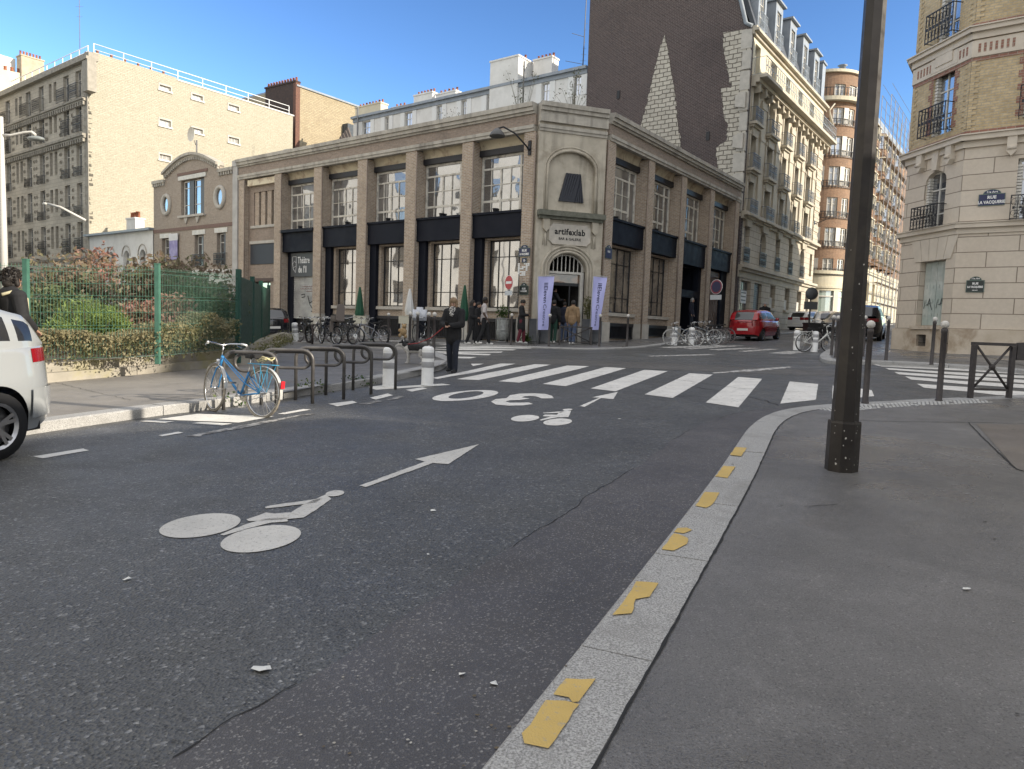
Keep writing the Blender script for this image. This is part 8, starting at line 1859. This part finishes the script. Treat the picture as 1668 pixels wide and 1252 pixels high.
        if hairlen > 0: hs += [(hc-f*.04*s, hc-f*.05*s-Vector((0, 0, hairlen*s)), .092*s, .075*s)]+[(hc+V(sg*.072, -.01, .03), hc+V(sg*.082, .01, -.02-hairlen), .038*s, .03*s) for sg in (-1, 1)]
        blob(hs, .009, 1, hair, 'hair', t)
    if scarf: blob([(nk+V(-.05, .03, -.02), nk+V(.05, .03, -.02), .075*s, .075*s), (nk+V(0, .06, -.03), nk+V(0, .10, -.08), .085*s, .07*s), (nk+V(0, -.05, .0), nk+V(0, .06, .01), .105*s, .10*s)], .012, 2, scarf, 'scarf', t)
    return t, dict(wL=wL, wR=wR, hc=hc, s=s)
F_ = lambda az: -R(az)   # heading from compass azimuth
# woman looking at her phone with the dog on a lead
wm, k = person('woman in a black puffer jacket and patterned scarf looking down at a phone', (737, 606), .012, F_(203), 1.68, hair=mHBR, hairlen=.07, top=mCBK, legs=mDKD, shoes=mBSH, armL=((-.25, .08, 1.14), (-.075, .27, 1.10)), armR=((.25, .08, 1.14), (.075, .27, 1.10)), head=.5, bulk=1.30, coat=.10, stride=.22, scarf=mSCF, vox=.01)
b = MB(); b.box(-.035, .035, -.006, .006, -.07, .07); ph = b.build('mobile_phone', mBLK); ph.location = wm.matrix_basis @ Vector((0, .36, 1.13)) if False else (Matrix.Translation(wm.location) @ wm.rotation_euler.to_matrix().to_4x4()) @ Vector((0, .345, 1.12)); ph.rotation_euler = (R(-50), 0, F_(192)); tag(ph, 'mobile phone held in the hands of the woman in black', 'phone')
# small black and white dog
dp = P(674, 592, .13); dg = thing('dog', 'small black and white dog on a red lead standing on the forecourt', 'dog', dp, F_(-82))
mDB = mat('dog_black_fur', (.012, .012, .013), (.03, .03, .03), scale=30, rough=.9, bs=.4, bscale=60); mDW = mat('dog_white_fur', (.55, .53, .5), (.4, .38, .35), scale=30, rough=.95, bs=.4, bscale=60)
sg = [((0, -.20, .36), (0, .16, .36), .088, .10, ((1, 0, 0), 1.15)), ((0, .16, .38), (0, .30, .45), .075, .06), ((0, .30, .47), (0, .37, .46), .068, .055), ((0, .38, .44), (0, .46, .425), .034, .026), ((0, -.25, .39), (0, -.40, .46), .024, .015)]
for x in (-.06, .06):
    sg += [((x, .15, .32), (x, .14, .17), .038, .024), ((x, .14, .17), (x, .15, .03), .022, .020), ((x, .15, .018), (x, .19, .018), .022, .018), ((x, -.19, .33), (x, -.15, .20), .05, .03), ((x, -.15, .20), (x, -.235, .12), .027, .02), ((x, -.235, .12), (x, -.22, .03), .019, .019), ((x, -.22, .018), (x, -.18, .018), .022, .018)]
    sg.append(((x*.75, .29, .53), (x*1.0, .28, .585), .022, .008))
blob(sg, .009, 2, mDW, 'body', dg)
blob([((0, -.21, .375), (0, .10, .375), .094, .104, ((1, 0, 0), 1.1)), ((0, .16, .40), (0, .29, .465), .078, .066), ((0, .30, .485), (0, .35, .48), .066, .056), ((-.05, .29, .53), (-.065, .28, .59), .024, .009), ((.05, .29, .53), (.065, .28, .59), .024, .009)], .009, 2, mDB, 'coat', dg)
hw_ = (Matrix.Translation(wm.location) @ wm.rotation_euler.to_matrix().to_4x4()) @ Vector((.10, .25, 1.06)); c0 = (Matrix.Translation(dp) @ Matrix.Rotation(F_(-82), 4, 'Z')) @ Vector((0, .18, .47))
b = MB(); b.tube([hw_-hw_, (c0-hw_)*.35+Vector((0, 0, -.12)), (c0-hw_)*.7+Vector((0, 0, -.1)), c0-hw_], .012, 5); ld = b.build('dog_lead', mat('red_lead', (.35, .05, .05), rough=.7)); ld.location = hw_; tag(ld, 'red dog lead running from the woman to the dog', 'lead')
# passers by and the queue in front of the entrance
person('dark haired person all in black with white trainers walking along the shop windows', (767, 561), .05, F_(95), 1.72, hairlen=.16, legs=mCBK, stride=.55, armL=((-.24, .02, 1.14), (-.16, .22, 1.10)), armR=((.24, .02, 1.14), (.14, .22, 1.08)), bulk=1.15)
person('second person in black half hidden behind the dark haired walker', (777, 558), .05, F_(100), 1.66, legs=mCBK, shoes=mBSH, bulk=1.05)
t, k = person('man in a pale short sleeved shirt and dark trousers walking past the windows', (787, 561), .05, F_(80), 1.84, skin=mSKIND, top=mTEE, legs=mCBK, stride=.75, short=True, armR=((.26, -.05, 1.16), (.27, .10, .92)))
person('man in a black cap, long black coat and burgundy trousers checking a phone', (848, 559), .05, F_(100), 1.76, top=mCBK, legs=mBUR, cap=mHBL, coat=.28, bulk=1.12, head=.45, stride=.35, armR=((.24, .06, 1.16), (.10, .27, 1.16)), armL=((-.24, .06, 1.16), (-.06, .27, 1.16)))
gq = 'people queuing at the corner entrance'
person('person in a black jacket and dark green trousers queuing by the left banner', (900, 559), .05, F_(20), 1.76, top=mCBK, legs=mGRT, stride=.3, bulk=1.05, group=gq)
person('person in navy with blue jeans queuing between the green trousers and the brown hoodie', (917, 557), .05, F_(30), 1.70, top=mNVC, legs=mDEN, bulk=1.15, group=gq)
person('person in a brown hooded jacket and blue jeans queuing at the entrance', (931, 561), .05, F_(25), 1.74, top=mBRN, legs=mDEN, hood=True, stride=.3, bulk=1.22, cap=mHBL, group=gq)
person('person in a dark padded jacket standing right of the brown hoodie at the door', (943, 556), .05, F_(35), 1.78, top=mNVC, legs=cl('grey_trousers', (.12, .11, .10)), bulk=1.2, cap=mNVC, group=gq)
q = FC(CW/2-.25, -.9, 0); person('person in black standing inside the dark doorway above the queue', face=F_(60), H=1.80, top=mCBK, legs=mCBK, shoes=mBSH, loc=(q.x, q.y, G(q.x, q.y)+.62), armR=((.25, .1, 1.2), (.2, .33, 1.22)), bulk=1.1)
q = FC(CW/2+.1, -.5, 0); b = MB(FC); b.box(dx0+.02, dx1-.18, -1.8, -.42, G(q.x, q.y)-.1, G(q.x, q.y)+.60) ; b.build('entrance_step', mSILL, cb)
bx = atY(1135, 510, 40); q = FB(10.6, -.15, 0); person('grey haired person in dark clothes standing in the navy doorway on the right side', face=F_(120), H=1.74, hair=mHGR, hairlen=.04, top=mNVC, legs=mDKD, shoes=mBSH, loc=(q.x, q.y, G(q.x, q.y)+.35), bulk=1.15)
person('person in a long dark coat standing by the wall in front of the red car', (1243, 546), .12, F_(200), 1.74, hair=mHGR, top=mCBK, legs=mCBK, shoes=mBSH, bulk=1.35, coat=.15, loc=None)
# person with a pale backpack at the left edge
pp = atY(17, 500, 9.5); t, k = person('curly haired person in a dark jacket carrying an olive backpack at the left edge', face=F_(22), H=1.80, hair=mHBL, hairlen=.05, top=mCBK, legs=mCBK, shoes=mBSH, loc=(pp.x, pp.y, G(pp.x, pp.y)+.13), bulk=1.15, armR=((.27, -.02, 1.16), (.20, .16, 1.02)), vox=.012)
b = MB(); rr = random.Random(4)
leaves(b, 700, ellip(tuple(k['hc']+Vector((0, -.02, .03))), (.12, .125, .135), .2), .022, rr, ar=.6); b.build('hair_curls', mHBL, t)
bp = thing('backpack', 'olive and cream backpack on the back of the person at the left edge', 'backpack', t.location, F_(22))
blob([((0, -.26, 1.08), (0, -.25, 1.42), .15, .12, ((1, 0, 0), .6)), ((0, -.31, 1.05), (0, -.31, 1.2), .10, .09, ((1, 0, 0), .5))], .014, 3, mOLV, 'bag', bp)
for sgn in (-1, 1): b = MB(); b.tube([(sgn*.10, -.17, 1.50), (sgn*.14, -.03, 1.555), (sgn*.15, .12, 1.46), (sgn*.15, .13, 1.25), (sgn*.16, -.05, 1.05), (sgn*.10, -.19, 1.02)], .022, 6); b.build('strap', mat('cream_strap', (.42, .38, .25), rough=.9), bp)
